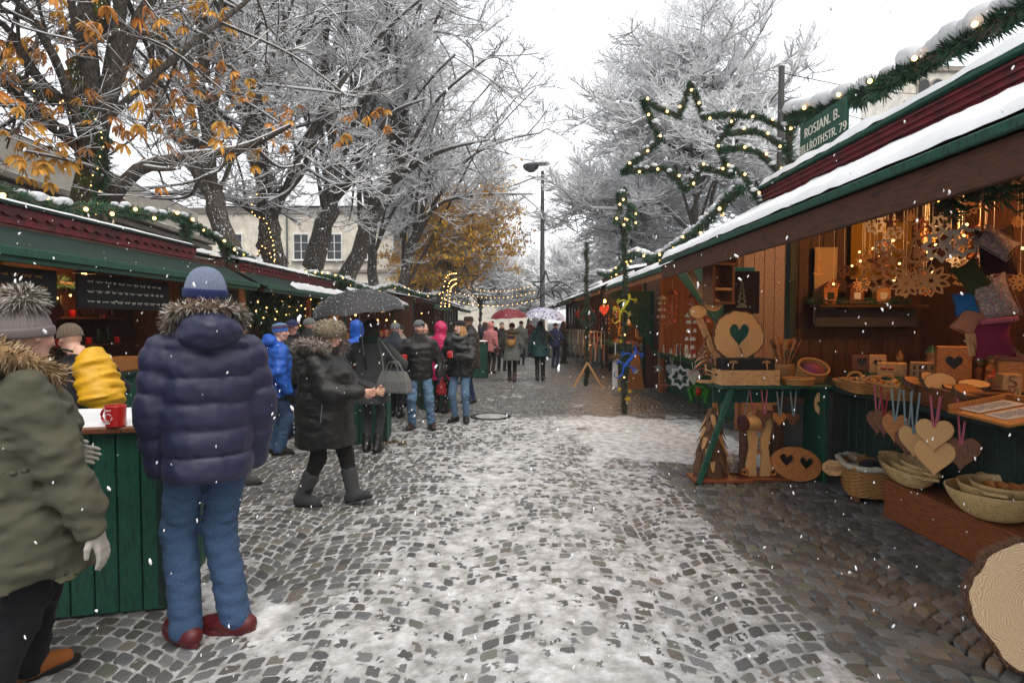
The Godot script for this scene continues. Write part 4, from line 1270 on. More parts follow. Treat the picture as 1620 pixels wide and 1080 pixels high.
func build_trees() -> void:
	var light := shoot_set(100, 0.006, 0.75)
	var mid := shoot_set(200, 0.018, 1.0)
	var heavy := shoot_set(300, 0.034, 1.2)
	var gold := shoot_set(400, 0.008, 0.8, 2)
	mat("mossy_bark", Color(1, 1, 1), 0.95, T.moss, Q3(0.8, 0.5, 0.8), T.nbark, 1.0, true)
	var r1 := tree("mossy chestnut tree with limp orange leaves and a fir garland", {seed = 11, trunk = [V(-6.55, 0, 8.9), V(-6.6, 2.5, 8.9), V(-6.5, 4.2, 8.9), V(-6.55, 5.6, 8.9), V(-6.3, 8.0, 8.9)], r0 = 0.34, taper = 0.42, centre = V(-5.8, 6.9, 9.0), radii = Q3(4.2, 3.4, 3.0),
		limbs = 9, per_limb = 6, per_branch = 3, snow = 0.010, shoots = light, trunk_mat = M.mossy_bark, rise = 0.1, shoot_scale = 0.95,
		fixed = [[V(-3.3, 4.6, 8.6), 0.30, 0.5], [V(-7.4, 9.0, 8.9), 0.55, 0.6], [V(-5.9, 9.4, 8.6), 0.52, 0.62], [V(-5.0, 9.0, 9.4), 0.5, 0.5], [V(-8.6, 5.4, 8.4), 0.5, 0.4], [V(-7.6, 4.6, 7.4), 0.5, 0.35], [V(-7.0, 5.5, 6.9), 0.6, 0.35]]})
	var pms := [palmate(77, Color(0.60, 0.24, 0.035)), palmate(78, Color(0.62, 0.31, 0.045)), palmate(79, Color(0.42, 0.17, 0.04))]
	var rg := RandomNumberGenerator.new(); rg.seed = 9
	var cnt := 0
	var more := []
	r1.anchors.sort_custom(func(p, q): return absf(p.y - 5.2) < absf(q.y - 5.2))
	for a in r1.anchors:
		var chance := 0.9 if (a.x < -3.3 and a.y > 3.7) else 0.3
		if rg.randf() > chance or a.y > 7.0 or a.x < -8.6: continue
		for k in rg.randi_range(3, 5):
			var sc := rg.randf_range(0.6, 1.15)
			var lt := Transform3D(Basis.from_euler(Q3(rg.randf_range(-0.5, 0.5), rg.randf() * TAU, rg.randf_range(-0.5, 0.5))).scaled(Q3(sc, sc, sc)), a - r1.base + wv(rg, 0.28))
			if cnt < 296: part(r1.crown, "leaf", pms[cnt % 3], M.leaf, lt)
			else: more.append(lt)
			cnt += 1
	if more.size(): multi(r1.crown, "leaves", pms[1], M.leaf, more)
	var row := [
		["leaning chestnut tree whose trunk tilts toward the long building", [V(-6.3, 0, 13.0), V(-6.3, 2.9, 13.0), V(-6.95, 4.9, 13.0), V(-8.0, 6.6, 13.0)], 0.30, V(-7.2, 9.0, 13.5), Q3(4.0, 4.2, 3.5), [[V(-10.2, 9.0, 13.0), 0.95, 0.7], [V(-6.2, 10.0, 12.5), 0.7, 0.6]]],
		["chestnut tree with a string of lights wound up its trunk", [V(-6.35, 0, 15.2), V(-6.35, 3.2, 15.2), V(-6.6, 5.4, 15.2), V(-7.4, 8.0, 15.2)], 0.40, V(-5.8, 9.6, 15.5), Q3(5.0, 5.0, 4.0), [[V(-3.9, 7.2, 14.6), 0.55, 0.55], [V(-8.4, 11.0, 15.0), 0.95, 0.7], [V(-9.4, 4.9, 14.6), 0.5, 0.4]]],
		["stout chestnut tree with a mossy upright trunk behind the umbrella", [V(-6.4, 0, 18.2), V(-6.4, 2.9, 18.2), V(-5.8, 5.2, 18.2), V(-5.6, 7.2, 18.2)], 0.42, V(-4.6, 10.4, 18.5), Q3(4.6, 5.6, 4.2), [[V(-2.7, 8.6, 18.0), 0.7, 0.6], [V(-6.6, 14.0, 18.0), 0.98, 0.7], [V(-4.4, 13.0, 18.0), 0.98, 0.6]]],
		["chestnut tree leaning out over the lane with snow along its trunk", [V(-6.0, 0, 19.6), V(-5.8, 2.8, 19.6), V(-4.6, 5.6, 19.6), V(-3.6, 7.6, 19.6)], 0.38, V(-2.8, 10.6, 20.5), Q3(4.0, 5.2, 4.2), [[V(-0.6, 8.0, 20.0), 0.75, 0.6], [V(-2.2, 13.0, 20.0), 0.98, 0.7], [V(-5.0, 13.5, 20.0), 0.9, 0.6]]],
		["slim chestnut tree in the middle of the left row", [V(-5.6, 0, 23.0), V(-5.6, 3.0, 23.0), V(-5.9, 6.0, 23.0)], 0.30, V(-4.0, 10.5, 23.5), Q3(4.0, 6.0, 4.0), []],
		["chestnut tree with spreading limbs hanging over the lane", [V(-4.9, 0, 25.0), V(-4.9, 2.8, 25.0), V(-4.0, 6.0, 25.0)], 0.34, V(-2.3, 9.4, 25.5), Q3(4.4, 5.8, 4.0), [[V(0.9, 7.2, 25.0), 0.7, 0.55], [V(1.3, 10.0, 25.5), 0.95, 0.6]]],
		["dark chestnut tree beside the gold leaved one", [V(-5.2, 0, 28.5), V(-5.1, 3.0, 28.5), V(-4.3, 6.0, 28.5)], 0.34, V(-2.6, 10.5, 29.0), Q3(4.6, 6.8, 4.0), [[V(1.3, 9.0, 29.0), 0.9, 0.6]]],
		["farthest chestnut tree of the left row", [V(-5.0, 0, 34.0), V(-5.0, 4.0, 34.0), V(-4.0, 7.0, 34.0)], 0.34, V(-2.4, 10.5, 34.0), Q3(4.6, 6.5, 4.0), []]]
	var i := 0
	for a in row:
		tree(a[0], {seed = 30 + i, trunk = a[1], r0 = a[2], centre = a[3], radii = a[4], limbs = 9, per_limb = 7, per_branch = 4, snow = 0.035, shoots = mid, fixed = a[5]})
		i += 1
	var rgold := tree("tree with drooping gold leaves beyond the chestnuts", {seed = 60, trunk = [V(-3.6, 0, 27.0), V(-3.5, 2.5, 27.0), V(-2.4, 4.6, 27.0), V(-1.9, 6.4, 27.0)], r0 = 0.2, centre = V(-1.7, 5.5, 27.4), radii = Q3(2.3, 2.9, 2.0), limbs = 13, per_limb = 6, per_branch = 4, snow = 0.01, shoots = gold, leafy = true, rise = -0.5, branch_len = 0.6})
	tree("small gold leaved tree between the dark trunks", {seed = 61, trunk = [V(-4.6, 0, 29.6), V(-4.6, 2.5, 29.6), V(-4.4, 4.0, 29.6)], r0 = 0.14, centre = V(-4.3, 5.0, 29.6), radii = Q3(1.6, 1.9, 1.6), limbs = 8, per_limb = 5, per_branch = 4, snow = 0.01, shoots = gold, leafy = true, rise = -0.4, branch_len = 0.6})
	tree("broad tree white with snow behind the right stalls", {seed = 70, group = "white trees behind the right stalls", trunk = [V(7.8, 0, 23), V(7.7, 3, 23), V(7.4, 5.5, 23), V(7.5, 8.5, 23)], r0 = 0.36, centre = V(7.2, 8.2, 23), radii = Q3(4.9, 5.4, 4.4), limbs = 18, per_limb = 9, per_branch = 5, snow = 0.06, shoots = heavy, rise = 0.1,
		fixed = [[V(10.6, 10.5, 23.0), 0.8, 0.5], [V(8.8, 13.6, 23), 0.95, 0.6], [V(3.2, 6.2, 23), 0.6, 0.4]]})
	tree("second white tree whose low boughs spread toward the lamp post", {seed = 71, group = "white trees behind the right stalls", trunk = [V(6.0, 0, 29), V(5.9, 3, 29), V(5.8, 6, 29)], r0 = 0.3, centre = V(5.6, 6.4, 29), radii = Q3(3.4, 3.6, 3.4), limbs = 15, per_limb = 9, per_branch = 6, snow = 0.06, shoots = heavy, rise = 0.0})
	tree("white tree behind the church end of the right row", {seed = 72, group = "white trees behind the right stalls", trunk = [V(13.5, 0, 30), V(13.4, 4, 30), V(13.2, 7, 30)], r0 = 0.3, centre = V(12.6, 9.2, 30), radii = Q3(4.0, 4.6, 3.6), limbs = 13, per_limb = 8, per_branch = 6, snow = 0.06, shoots = heavy})
	for a in [[-2.6, 46.0, 4.6, 3.6, "white tree closing the lane behind the red umbrella"], [1.5, 52.0, 4.4, 3.0, "low white tree closing the lane behind the floral umbrella"], [5.5, 44.0, 4.6, 3.6, "white tree at the far right end of the lane"], [-8.0, 48.0, 6.5, 4.5, "white tree far behind the left row"]]:
		tree(a[4], {seed = 80 + int(a[1]), group = "white trees far down the lane", trunk = [V(a[0], 0, a[1]), V(a[0], a[2] * 0.5, a[1]), V(a[0] + 0.2, a[2], a[1])], r0 = 0.22, centre = V(a[0], a[2], a[1]), radii = Q3(a[3], a[3], a[3]), limbs = 12, per_limb = 7, per_branch = 5, snow = 0.05, shoots = heavy, rise = 0.1, shoot_scale = 1.3})

class FacePaint extends Painter:
	var c: Vector3
	var b: Basis
	var h := 0.23
	var skin := Color(0.60, 0.36, 0.27)
	var brow := Color(0.10, 0.06, 0.04)
	var beard := 0.0
	func shade(p: Vector3) -> Color:
		var q := (b.transposed() * (p - c)) / h
		var col := skin
		if q.z > 0.0:
			var ex := absf(q.x)
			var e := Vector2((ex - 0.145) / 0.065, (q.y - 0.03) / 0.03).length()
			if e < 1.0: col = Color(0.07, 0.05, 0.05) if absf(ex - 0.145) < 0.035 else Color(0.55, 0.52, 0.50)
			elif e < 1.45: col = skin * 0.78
			if Vector2((ex - 0.15) / 0.10, (q.y - 0.115 + 0.2 * (ex - 0.15) * (ex - 0.15)) / 0.026).length() < 1.0: col = brow
			if Vector2(q.x / 0.13, (q.y + 0.265) / 0.035).length() < 1.0: col = Color(0.46, 0.17, 0.15)
			if Vector2((ex - 0.2) / 0.12, (q.y + 0.09) / 0.1).length() < 1.0: col = Color(skin.r * 1.04, skin.g * 0.90, skin.b * 0.9)
			if beard > 0.0 and q.y < -0.14 and (q.y < -0.31 or ex > 0.12 or q.y > -0.22) and q.y < -0.17 + 0.9 * maxf(ex - 0.16, -0.02): col = col.lerp(brow, beard)
		return col

func ik(a: Vector3, e: Vector3, l1: float, l2: float, hint: Vector3) -> Vector3:
	var d := e - a
	var L := minf(d.length(), (l1 + l2) * 0.999)
	var u := d.normalized()
	var x := (l1 * l1 - l2 * l2 + L * L) / (2.0 * L)
	var y := sqrt(maxf(l1 * l1 - x * x, 0.0))
	var hp := (hint - u * hint.dot(u)).normalized()
	return a + u * x + hp * y

func cloth(called: String, c: Color, rough := 0.85, sc := 6.0, bump := 0.5, tex: Texture2D = null) -> StandardMaterial3D:
	if M.has(called): return M[called]
	var m := mat(called, c, rough, tex if tex else T.weave, Q3(sc, sc, sc), T.nsoft if bump > 0.6 else T.nfine, bump)
	m.rim_enabled = true; m.rim = 0.25; m.rim_tint = 0.5
	return m
func denim(called: String, c: Color) -> StandardMaterial3D:
	if M.has(called): return M[called]
	return mat(called, c, 0.9, T.denim, Q3(2.2, 1.2, 2.2), T.nfine, 0.4)
func hand(mb: MB, w: Vector3, d: Vector3, n: Vector3, s: float, curl: float, cell: float, spread := 1.0) -> void:
	d = d.normalized()
	n = (n - d * n.dot(d)).normalized()
	var x := d.cross(n)
	var f := Field.new(w - Vector3.ONE * 0.22 * s / 0.9, w + Vector3.ONE * 0.22 * s / 0.9, cell)
	f.cap(w - d * 0.03 * s, w + d * 0.03 * s, 0.029 * s, 0.030 * s, 0.01)
	for k in 4:
		var q := w + d * 0.085 * s + x * (k - 1.5) * 0.0195 * s
		f.cap(w + d * 0.02 * s + x * (k - 1.5) * 0.011 * s, q, 0.017 * s, 0.0115 * s, 0.018)
	for k in 4:
		var ln: float = [0.066, 0.078, 0.074, 0.058][k] * s
		var q := w + d * 0.088 * s + x * (k - 1.5) * 0.0195 * s
		var d1 := (d * cos(curl * 0.7) + n * sin(curl * 0.7) + x * (k - 1.5) * 0.05 * spread).normalized()
		var d2 := (d * cos(curl * 1.6) + n * sin(curl * 1.6)).normalized()
		var d3 := (d * cos(curl * 2.2) + n * sin(curl * 2.2)).normalized()
		var m1 := q + d1 * ln * 0.45; var m2 := m1 + d2 * ln * 0.32
		f.cap(q, m1, 0.0105 * s, 0.0095 * s, 0.004)
		f.cap(m1, m2, 0.0095 * s, 0.0085 * s, 0.003)
		f.cap(m2, m2 + d3 * ln * 0.24, 0.0085 * s, 0.007 * s, 0.003)
	var tb := w + d * 0.03 * s - x * 0.028 * s
	var t1 := tb + (d * 0.7 - x * 0.6 + n * 0.35).normalized() * 0.042 * s
	f.cap(tb, t1, 0.0145 * s, 0.0115 * s, 0.012)
	f.cap(t1, t1 + (d * 0.9 - x * 0.05 + n * (0.3 + curl * 0.4)).normalized() * 0.034 * s, 0.0115 * s, 0.009 * s, 0.004)
	f.mesh_into(mb)

func head(mb: MB, c: Vector3, b: Basis, h: float, cell: float, fp: FacePaint) -> void:
	fp.c = c; fp.b = b; fp.h = h
	var e := Vector3.ONE * h * 0.72
	var f := Field.new(c - e, c + e, cell)
	var k := 0.05 * h
	f.ell(c + b * Q3(0, 0.10, -0.07) * h, Q3(0.335, 0.39, 0.40) * h, 0.0, b)
	f.ell(c + b * Q3(0, -0.08, 0.08) * h, Q3(0.275, 0.40, 0.30) * h, 0.10 * h, b)
	f.cap(c + b * Q3(-0.12, -0.36, 0.16) * h, c + b * Q3(0.12, -0.36, 0.16) * h, 0.11 * h, 0.11 * h, 0.12 * h)
	f.ell(c + b * Q3(0, -0.41, 0.24) * h, Q3(0.09, 0.075, 0.08) * h, 0.08 * h, b)
	for s in [-1.0, 1.0]:
		f.ell(c + b * Q3(0.145 * s, 0.035, 0.40) * h, Q3(0.085, 0.05, 0.055) * h, 0.05 * h, b, true)
		f.ell(c + b * Q3(0.145 * s, 0.03, 0.315) * h, Q3(0.055, 0.045, 0.05) * h, 0.0, b)
		f.ell(c + b * Q3(0.19 * s, -0.08, 0.27) * h, Q3(0.10, 0.09, 0.08) * h, 0.08 * h, b)
		f.ell(c + b * Q3(0.335 * s, -0.03, -0.04) * h, Q3(0.035, 0.115, 0.065) * h, 0.02 * h, b)
		f.ell(c + b * Q3(0.045 * s, -0.125, 0.40) * h, Q3(0.035, 0.028, 0.035) * h, 0.03 * h, b)
	f.cap(c + b * Q3(-0.12, 0.115, 0.335) * h, c + b * Q3(0.12, 0.115, 0.335) * h, 0.035 * h, 0.035 * h, 0.06 * h)
	f.cap(c + b * Q3(0, 0.06, 0.37) * h, c + b * Q3(0, -0.105, 0.45) * h, 0.032 * h, 0.05 * h, 0.045 * h)
	f.ell(c + b * Q3(0, -0.235, 0.365) * h, Q3(0.105, 0.026, 0.035) * h, 0.03 * h, b)
	f.ell(c + b * Q3(0, -0.285, 0.36) * h, Q3(0.09, 0.03, 0.035) * h, 0.03 * h, b)
	f.cap(c + b * Q3(0, -0.30, -0.08) * h, c + b * Q3(0, -0.68, -0.13) * h, 0.24 * h, 0.25 * h, 0.06 * h)
	f.mesh_into(mb, fp)
func fur(mb: MB, pts: PackedVector3Array, r: float, count: int, ln: float, cols: Array, sd := 1, flat := 1.0) -> void:
	var rg := RandomNumberGenerator.new(); rg.seed = sd
	mb.col = cols[0]
	mb.tube(pts, F1([r]), 8, true, flat)
	var m := pts.size()
	for i in count:
		var f := rg.randf() * (m - 1.001)
		var p := pts[int(f)].lerp(pts[int(f) + 1], f - int(f))
		var t := (pts[int(f) + 1] - pts[int(f)]).normalized()
		var x := t.cross(Vector3.UP if absf(t.y) < 0.9 else Vector3.RIGHT).normalized()
		var y := x.cross(t)
		var an := rg.randf() * TAU
		var o := x * cos(an) + y * sin(an)
		fur_spike(mb, rg, p + o * r * 0.92, o, ln, cols)
func fur_spike(mb: MB, rg: RandomNumberGenerator, p: Vector3, o: Vector3, ln: float, cols: Array) -> void:
	var d := (o + wv(rg, 0.45) + Q3(0, -0.18, 0)).normalized() * ln * rg.randf_range(0.5, 1.25)
	var w := d.cross(wv(rg, 1.0)).normalized() * ln * 0.055
	var cl: Color = cols[rg.randi() % cols.size()]
	mb.col = cl * rg.randf_range(0.75, 1.2)
	var i := mb.v.size()
	var nn := (o + Q3(0, 0.3, 0)).normalized()
	mb.vert(p - w, nn); mb.vert(p + w, nn); mb.vert(p + d * 0.6 + w * 0.6 + Q3(0, -0.05 * ln, 0), nn); mb.vert(p + d + Q3(0, -0.2 * ln, 0), nn)
	mb.ix.append_array(PackedInt32Array([i, i + 1, i + 2, i, i + 2, i + 3]))
func fur_ball(mb: MB, c: Vector3, r: Vector3, count: int, ln: float, cols: Array, sd := 1, ymin := -1.0) -> void:
	var rg := RandomNumberGenerator.new(); rg.seed = sd
	mb.col = cols[0]
	mb.ball(c, r * 0.95, 14, 10)
	for i in count:
		var u := wv(rg, 1.0).normalized()
		if u.y < ymin: continue
		fur_spike(mb, rg, c + u * r, (u / r).normalized(), ln, cols)

func coat_rows(H: float, hem: float, hw: Array, ww: Array, cw: Array, sw: Array, lean: float, sway := 0.0) -> Array:
	var r := []
	for e in [[hem, hw], [hem + 0.04, hw], [0.61, ww], [0.735, cw], [0.80, sw], [0.835, [sw[0] * 0.62, sw[1] * 0.78]], [0.86, [0.045, 0.045]]]:
		var y: float = e[0] * H
		r.append([y, e[1][0] * H, e[1][1] * H, sway * (y - 0.5 * H), tan(lean) * maxf(y - 0.5 * H, -0.05) - (0.012 * H if e[0] > 0.79 else 0.0)])
	return r

func person(label: String, o: Dictionary) -> Node3D:
	var H: float = o.h
	var cell: float = o.get("cell", 0.018)
	var t := thing("person", label, "person", o.pos, o.yaw, o.get("group", ""))
	var lean: float = o.get("lean", 0.03)
	var ns := noise(3.0, int(o.get("seed", 1)), 3)
	var hipy := 0.515 * H
	var ty := 0.30 * H
	var shz := tan(lean) * 0.30 * H
	var ft: Array = o.get("feet", [[0.09, 0.0, 0.15], [-0.09, 0.0, -0.15]])
	var tr: Dictionary = o.trousers
	var tw: Array = tr.get("r", [0.052, 0.038, 0.034])
	var lo := Q3(1, 0, 1) * -0.75; var hi := Q3(0.75, 0.60 * H, 0.75)
	for f in ft:
		lo.x = minf(lo.x, f[0]); hi.x = maxf(hi.x, f[0])
	var legs := Field.new(Q3(-0.32, 0.0, minf(ft[0][1], ft[1][1]) - 0.22), Q3(0.32, 0.58 * H, maxf(ft[0][1], ft[1][1]) + 0.26), cell)
	var ank := []; var kne := []
	for i in 2:
		var sx := 1.0 if i == 0 else -1.0
		var hip := Q3(0.052 * H * sx, hipy, 0.0)
		var lift: float = ft[i][3] if ft[i].size() > 3 else 0.0
		var an := Q3(ft[i][0], 0.052 * H + lift, ft[i][1])
		var kn := ik(hip, an, 0.245 * H, 0.235 * H, Q3(sin(ft[i][2]) * 0.6, 0.0, 1.0))
		ank.append(an); kne.append(kn)
		legs.cap(hip, kn, tw[0] * H, tw[1] * H, 0.03)
		legs.cap(kn, an + Q3(0, -0.012 * H, 0), tw[1] * H, tw[2] * H, 0.03)
	legs.ell(Q3(0, hipy + 0.03 * H, -0.005), Q3(0.098, 0.075, 0.075) * H * tr.get("hip", 1.0), 0.05)
	legs.wrinkle(ns, tr.get("wr", 0.012), Q3(2.2, 4.5, 2.2))
	if cell < 0.02: legs.wrinkle(ns, 0.009, Q3(2.5, 7.0, 2.5))
	legs.cut_below(0.02)
	var mb := nm(); legs.mesh_into(mb)
	part(t, "trousers", mb, tr.mat)
	var sh: Dictionary = o.shoes
	for i in 2:
		var a: Vector3 = ank[i]
		var ya: float = ft[i][2]
		var fd := Q3(sin(ya), 0, cos(ya))
		var tilt: float = ft[i][4] if ft[i].size() > 4 else 0.0
		var lift: float = ft[i][3] if ft[i].size() > 3 else 0.0
		var s: float = sh.get("s", 1.0) * H / 1.75
		var y0 := 0.012 + lift
		var heel := Q3(a.x, y0, a.z) - fd * 0.055 * s
		var toe := Q3(a.x, y0 + tilt * 0.24 * s, a.z) + fd * 0.175 * s
		var f := Field.new(heel.min(toe) - Q3(0.12, 0.06, 0.12), (heel.max(toe) + Q3(0.12, 0.12, 0.12)).max(a + Q3(0.12, sh.get("boot", 0.0) + 0.06, 0.12)), minf(cell, 0.014))
		f.cap(heel + Q3(0, 0.035, 0), heel.lerp(toe, 0.45) + Q3(0, 0.04, 0), 0.042 * s, 0.045 * s, 0.03)
		f.cap(heel.lerp(toe, 0.35) + Q3(0, 0.04, 0), toe + Q3(0, 0.026, 0) - fd * 0.04 * s, 0.048 * s, 0.038 * s, 0.03)
		f.cap(heel.lerp(toe, 0.22) + Q3(0, 0.03, 0), a + Q3(0, 0.02, 0), 0.046 * s, 0.045 * s, 0.04)
		if sh.get("boot", 0.0) > 0.0:
			var k: Vector3 = kne[i]
			var u := (k - a).normalized()
			f.cap(a, a + u * sh.boot, sh.get("ankle_r", 0.05), sh.get("shaft", 0.064), 0.03)
		if lift + tilt < 0.02: f.cut_below(0.006)
		mb = nm(); f.mesh_into(mb)
		var so := part(t, "boot" if sh.get("boot", 0.0) > 0.0 else "shoe", mb, sh.mat)
		if sh.has("sole"):
			var sm := nm()
			var pl := PackedVector2Array()
			for k in 14:
				var an := TAU * k / 14.0
				pl.append(Q2(sin(an) * 0.05 * s * (1.0 if cos(an) > 0 else 0.88), cos(an) * 0.148 * s))
			var up := Vector3.UP
			var fd2 := (toe - heel).normalized()
			sm.plate(pl, 0.026, Transform3D(Basis(fd2.cross(up).normalized() * -1.0, fd2, up), heel.lerp(toe, 0.47) + Q3(0, 0.002, 0)), 0.003)
			part(so, "sole", sm, sh.sole)
	var ct: Dictionary = o.coat
	var shw: float = ct.get("shw", 0.108) * H
	var hands: Array = o.get("hands", [[0.24, 0.47 * H, 0.05], [-0.24, 0.47 * H, 0.05]])
	var hints: Array = o.get("elbow", [Q3(0.5, -0.2, -1.0), Q3(-0.5, -0.2, -1.0)])
	var sho := []; var elb := []; var wri := []
	for i in 2:
		var sx := 1.0 if i == 0 else -1.0
		var s0 := Q3(shw * sx, 0.79 * H, shz)
		var hnd := Q3(hands[i][0], hands[i][1], hands[i][2])
		sho.append(s0); wri.append(hnd); elb.append(ik(s0, hnd, 0.172 * H, 0.155 * H, hints[i]))
	var rows: Array = coat_rows(H, ct.hem, ct.hw, ct.ww, ct.cw, ct.sw, lean, o.get("sway", 0.0))
	var ar: Array = ct.get("arm", [0.042, 0.038, 0.030])
	var mx := 0.30; var mz0 := -0.24; var mz1 := 0.24
	for p in elb + wri:
		mx = maxf(mx, absf(p.x) + 0.12); mz0 = minf(mz0, p.z - 0.12); mz1 = maxf(mz1, p.z + 0.12)
	for rw in rows:
		mz0 = minf(mz0, rw[4] - rw[2] - 0.05); mz1 = maxf(mz1, rw[4] + rw[2] + 0.05)
		mx = maxf(mx, absf(rw[3]) + rw[1] + 0.05)
	var ylo := minf(float(ct.hem) * H - 0.06, minf(wri[0].y, wri[1].y) - 0.08)
	var cf := Field.new(Q3(-mx, ylo, mz0), Q3(mx, 0.92 * H, mz1), cell)
	var ql: float = ct.get("quilt", 0.0); var am: float = ct.get("amp", 0.0)
	cf.loft(rows, 0.0, ql, am, ct.get("sq", 2.3))
	for i in 2:
		cf.cap(sho[i], elb[i], ar[0] * H, ar[1] * H, 0.045, ql * 0.85, am * 0.8)
		cf.cap(elb[i], wri[i], ar[1] * H, ar[2] * H, 0.03, ql * 0.85, am * 0.8)
	if ct.get("hood", "") == "down":
		var z0 := shz - 0.06 * H
		cf.ell(Q3(0, 0.855 * H, z0), Q3(0.088, 0.055, 0.055) * H * ct.get("hood_s", 1.0), 0.04)
	elif ct.get("hood", "") == "collar":
		cf.cap(Q3(0, 0.82 * H, shz - 0.005), Q3(0, 0.86 * H, shz + 0.0), 0.058 * H, 0.05 * H, 0.03)
	cf.wrinkle(ns, ct.get("wr", 0.014), Q3(1.6, 3.2, 1.6))
	if cell < 0.02: cf.wrinkle(ns, 0.007, Q3(5.5, 2.2, 5.5))
	mb = nm(); cf.mesh_into(mb)
	var coat := part(t, ct.get("name", "coat"), mb, ct.mat)
	var bm := nm()
	var fp := FacePaint.new()
	var hd: Dictionary = o.get("head", {})
	fp.skin = hd.get("skin", Color(0.60, 0.36, 0.27)); fp.brow = hd.get("brow", Color(0.10, 0.06, 0.04)); fp.beard = hd.get("beard", 0.0)
	var hh := 0.128 * H
	var hb := Basis.from_euler(Q3(hd.get("pitch", 0.0), hd.get("yaw", 0.0), hd.get("roll", 0.0)))
	var hc := Q3(o.get("sway", 0.0) * 0.4 * H, 0.925 * H, shz + 0.02 * H + tan(lean) * 0.12 * H)
	bm.col = fp.skin
	var core := Field.new(Q3(-0.3, 0.45 * H, -0.25 + minf(shz, 0)), Q3(0.3, 0.88 * H, 0.25 + maxf(shz, 0)), 0.035)
	core.cap(Q3(0, 0.52 * H, 0), Q3(0, 0.74 * H, shz * 0.7), 0.07 * H, 0.075 * H, 0.03)
	core.cap(Q3(0, 0.74 * H, shz * 0.8), Q3(0, 0.87 * H, shz), 0.06 * H, 0.032 * H, 0.03)
	core.mesh_into(bm)
	head(bm, hc, hb, hh, o.get("face_cell", 0.009), fp)
	var gl: Array = o.get("gloves", [null, null])
	for i in 2:
		var hdir: Vector3 = (wri[i] - elb[i]).normalized()
		var curl: float = o.get("curl", [0.5, 0.5])[i]
		var pn: Vector3 = o.get("palm", [Q3(-1, 0, 0.2), Q3(1, 0, 0.2)])[i]
		if curl < -0.5: continue
		if gl[i] == null: hand(bm, wri[i] + hdir * 0.02, hdir, pn, H / 1.75, curl, o.get("hand_cell", 0.008))
		else:
			var g := nm()
			hand(g, wri[i] + hdir * 0.02, hdir, pn, H / 1.75 * 1.15, curl, o.get("hand_cell", 0.008))
			part(t, "glove", g, gl[i])
	part(t, "body", bm, M.skin)
	o.hc = hc; o.hb = hb; o.hh = hh; o.shz = shz; o.wri = wri; o.elb = elb; o.sho = sho; o.coat_node = coat; o.node = t
	return t
func knit_cap(o: Dictionary, m: Material, lo := 0.08, tall := 0.62, rib := 34, band: Material = null, tilt := 0.12) -> MeshInstance3D:
	var hh: float = o.hh
	var mb := nm()
	var tr := Transform3D(o.hb * Basis(Q3(1, 0, 0), -tilt), o.hc + o.hb * Q3(0, 0, -0.05) * hh)
	var rows := 12
	var first := mb.v.size()
	var sg := rib * 4
	for i in rows + 1:
		var f := float(i) / rows
		var a := f * PI * 0.5
		var r := 0.425 * hh * pow(cos(a * 0.985), 0.62)
		var y := (lo + (tall - lo) * (sin(a) * 0.75 + f * 0.25)) * hh
		for k in sg:
			var an := TAU * k / sg
			var ph := PI * 0.5 * (k % 4)
			var w := 1.0 + 0.03 * cos(ph) * (1.0 - f * 0.6)
			var tl := -sin(ph) * -0.75
			mb.vert(tr * Q3(sin(an) * r * w * 0.93, y, cos(an) * r * w * 1.08), (tr.basis * Q3(sin(an) * cos(a) + tl * cos(an), sin(a) + 0.05, cos(an) * cos(a) - tl * sin(an))).normalized())
	for i in rows:
		for k in sg:
			var a0 := first + i * sg + k; var a1 := first + i * sg + (k + 1) % sg
			mb.ix.append_array(PackedInt32Array([a0, a1, a0 + sg, a1, a1 + sg, a0 + sg]))
	var p := part(o.node, "knitted_cap", mb, m)
	if band:
		var b := nm()
		var pr := P2([Q2(0.43, lo - 0.03), Q2(0.455, lo), Q2(0.46, lo + 0.12), Q2(0.44, lo + 0.17), Q2(0.41, lo + 0.16)])
		for q in pr.size(): pr[q] *= hh
		b.lathe(pr, 40, tr, 0.93, 1.08)
		part(p, "turned_up_band", b, band)
	return p
func hair(o: Dictionary, c: Color, ln: float, front := 0.1) -> void:
	var mb := nm()
	var rg := RandomNumberGenerator.new(); rg.seed = 5
	var hh: float = o.hh
	for i in 150:
		var an := rg.randf_range(0.5 + front, TAU - 0.5 - front)
		var top: Vector3 = o.hc + o.hb * (Q3(sin(an) * 0.30, 0.30, cos(an) * 0.34 - 0.07) * hh)
		var side: Vector3 = o.hc + o.hb * (Q3(sin(an) * 0.38, -0.02, cos(an) * 0.42 - 0.07) * hh)
		var low: Vector3 = side + Q3(0, -ln * rg.randf_range(0.75, 1.05), 0) + o.hb * Q3(sin(an), 0, cos(an)) * 0.012 + wv(rg, 0.012)
		mb.col = c * rg.randf_range(0.6, 1.4)
		mb.tube(curve([top, side, side.lerp(low, 0.5) + wv(rg, 0.008), low], 2), rad(0.011, 0.004, 7), 4, false)
	part(o.node, "hair", mb, M.vcol)

func world_of(o: Dictionary, p: Vector3) -> Vector3:
	var n: Node3D = o.node
	return n.transform * p

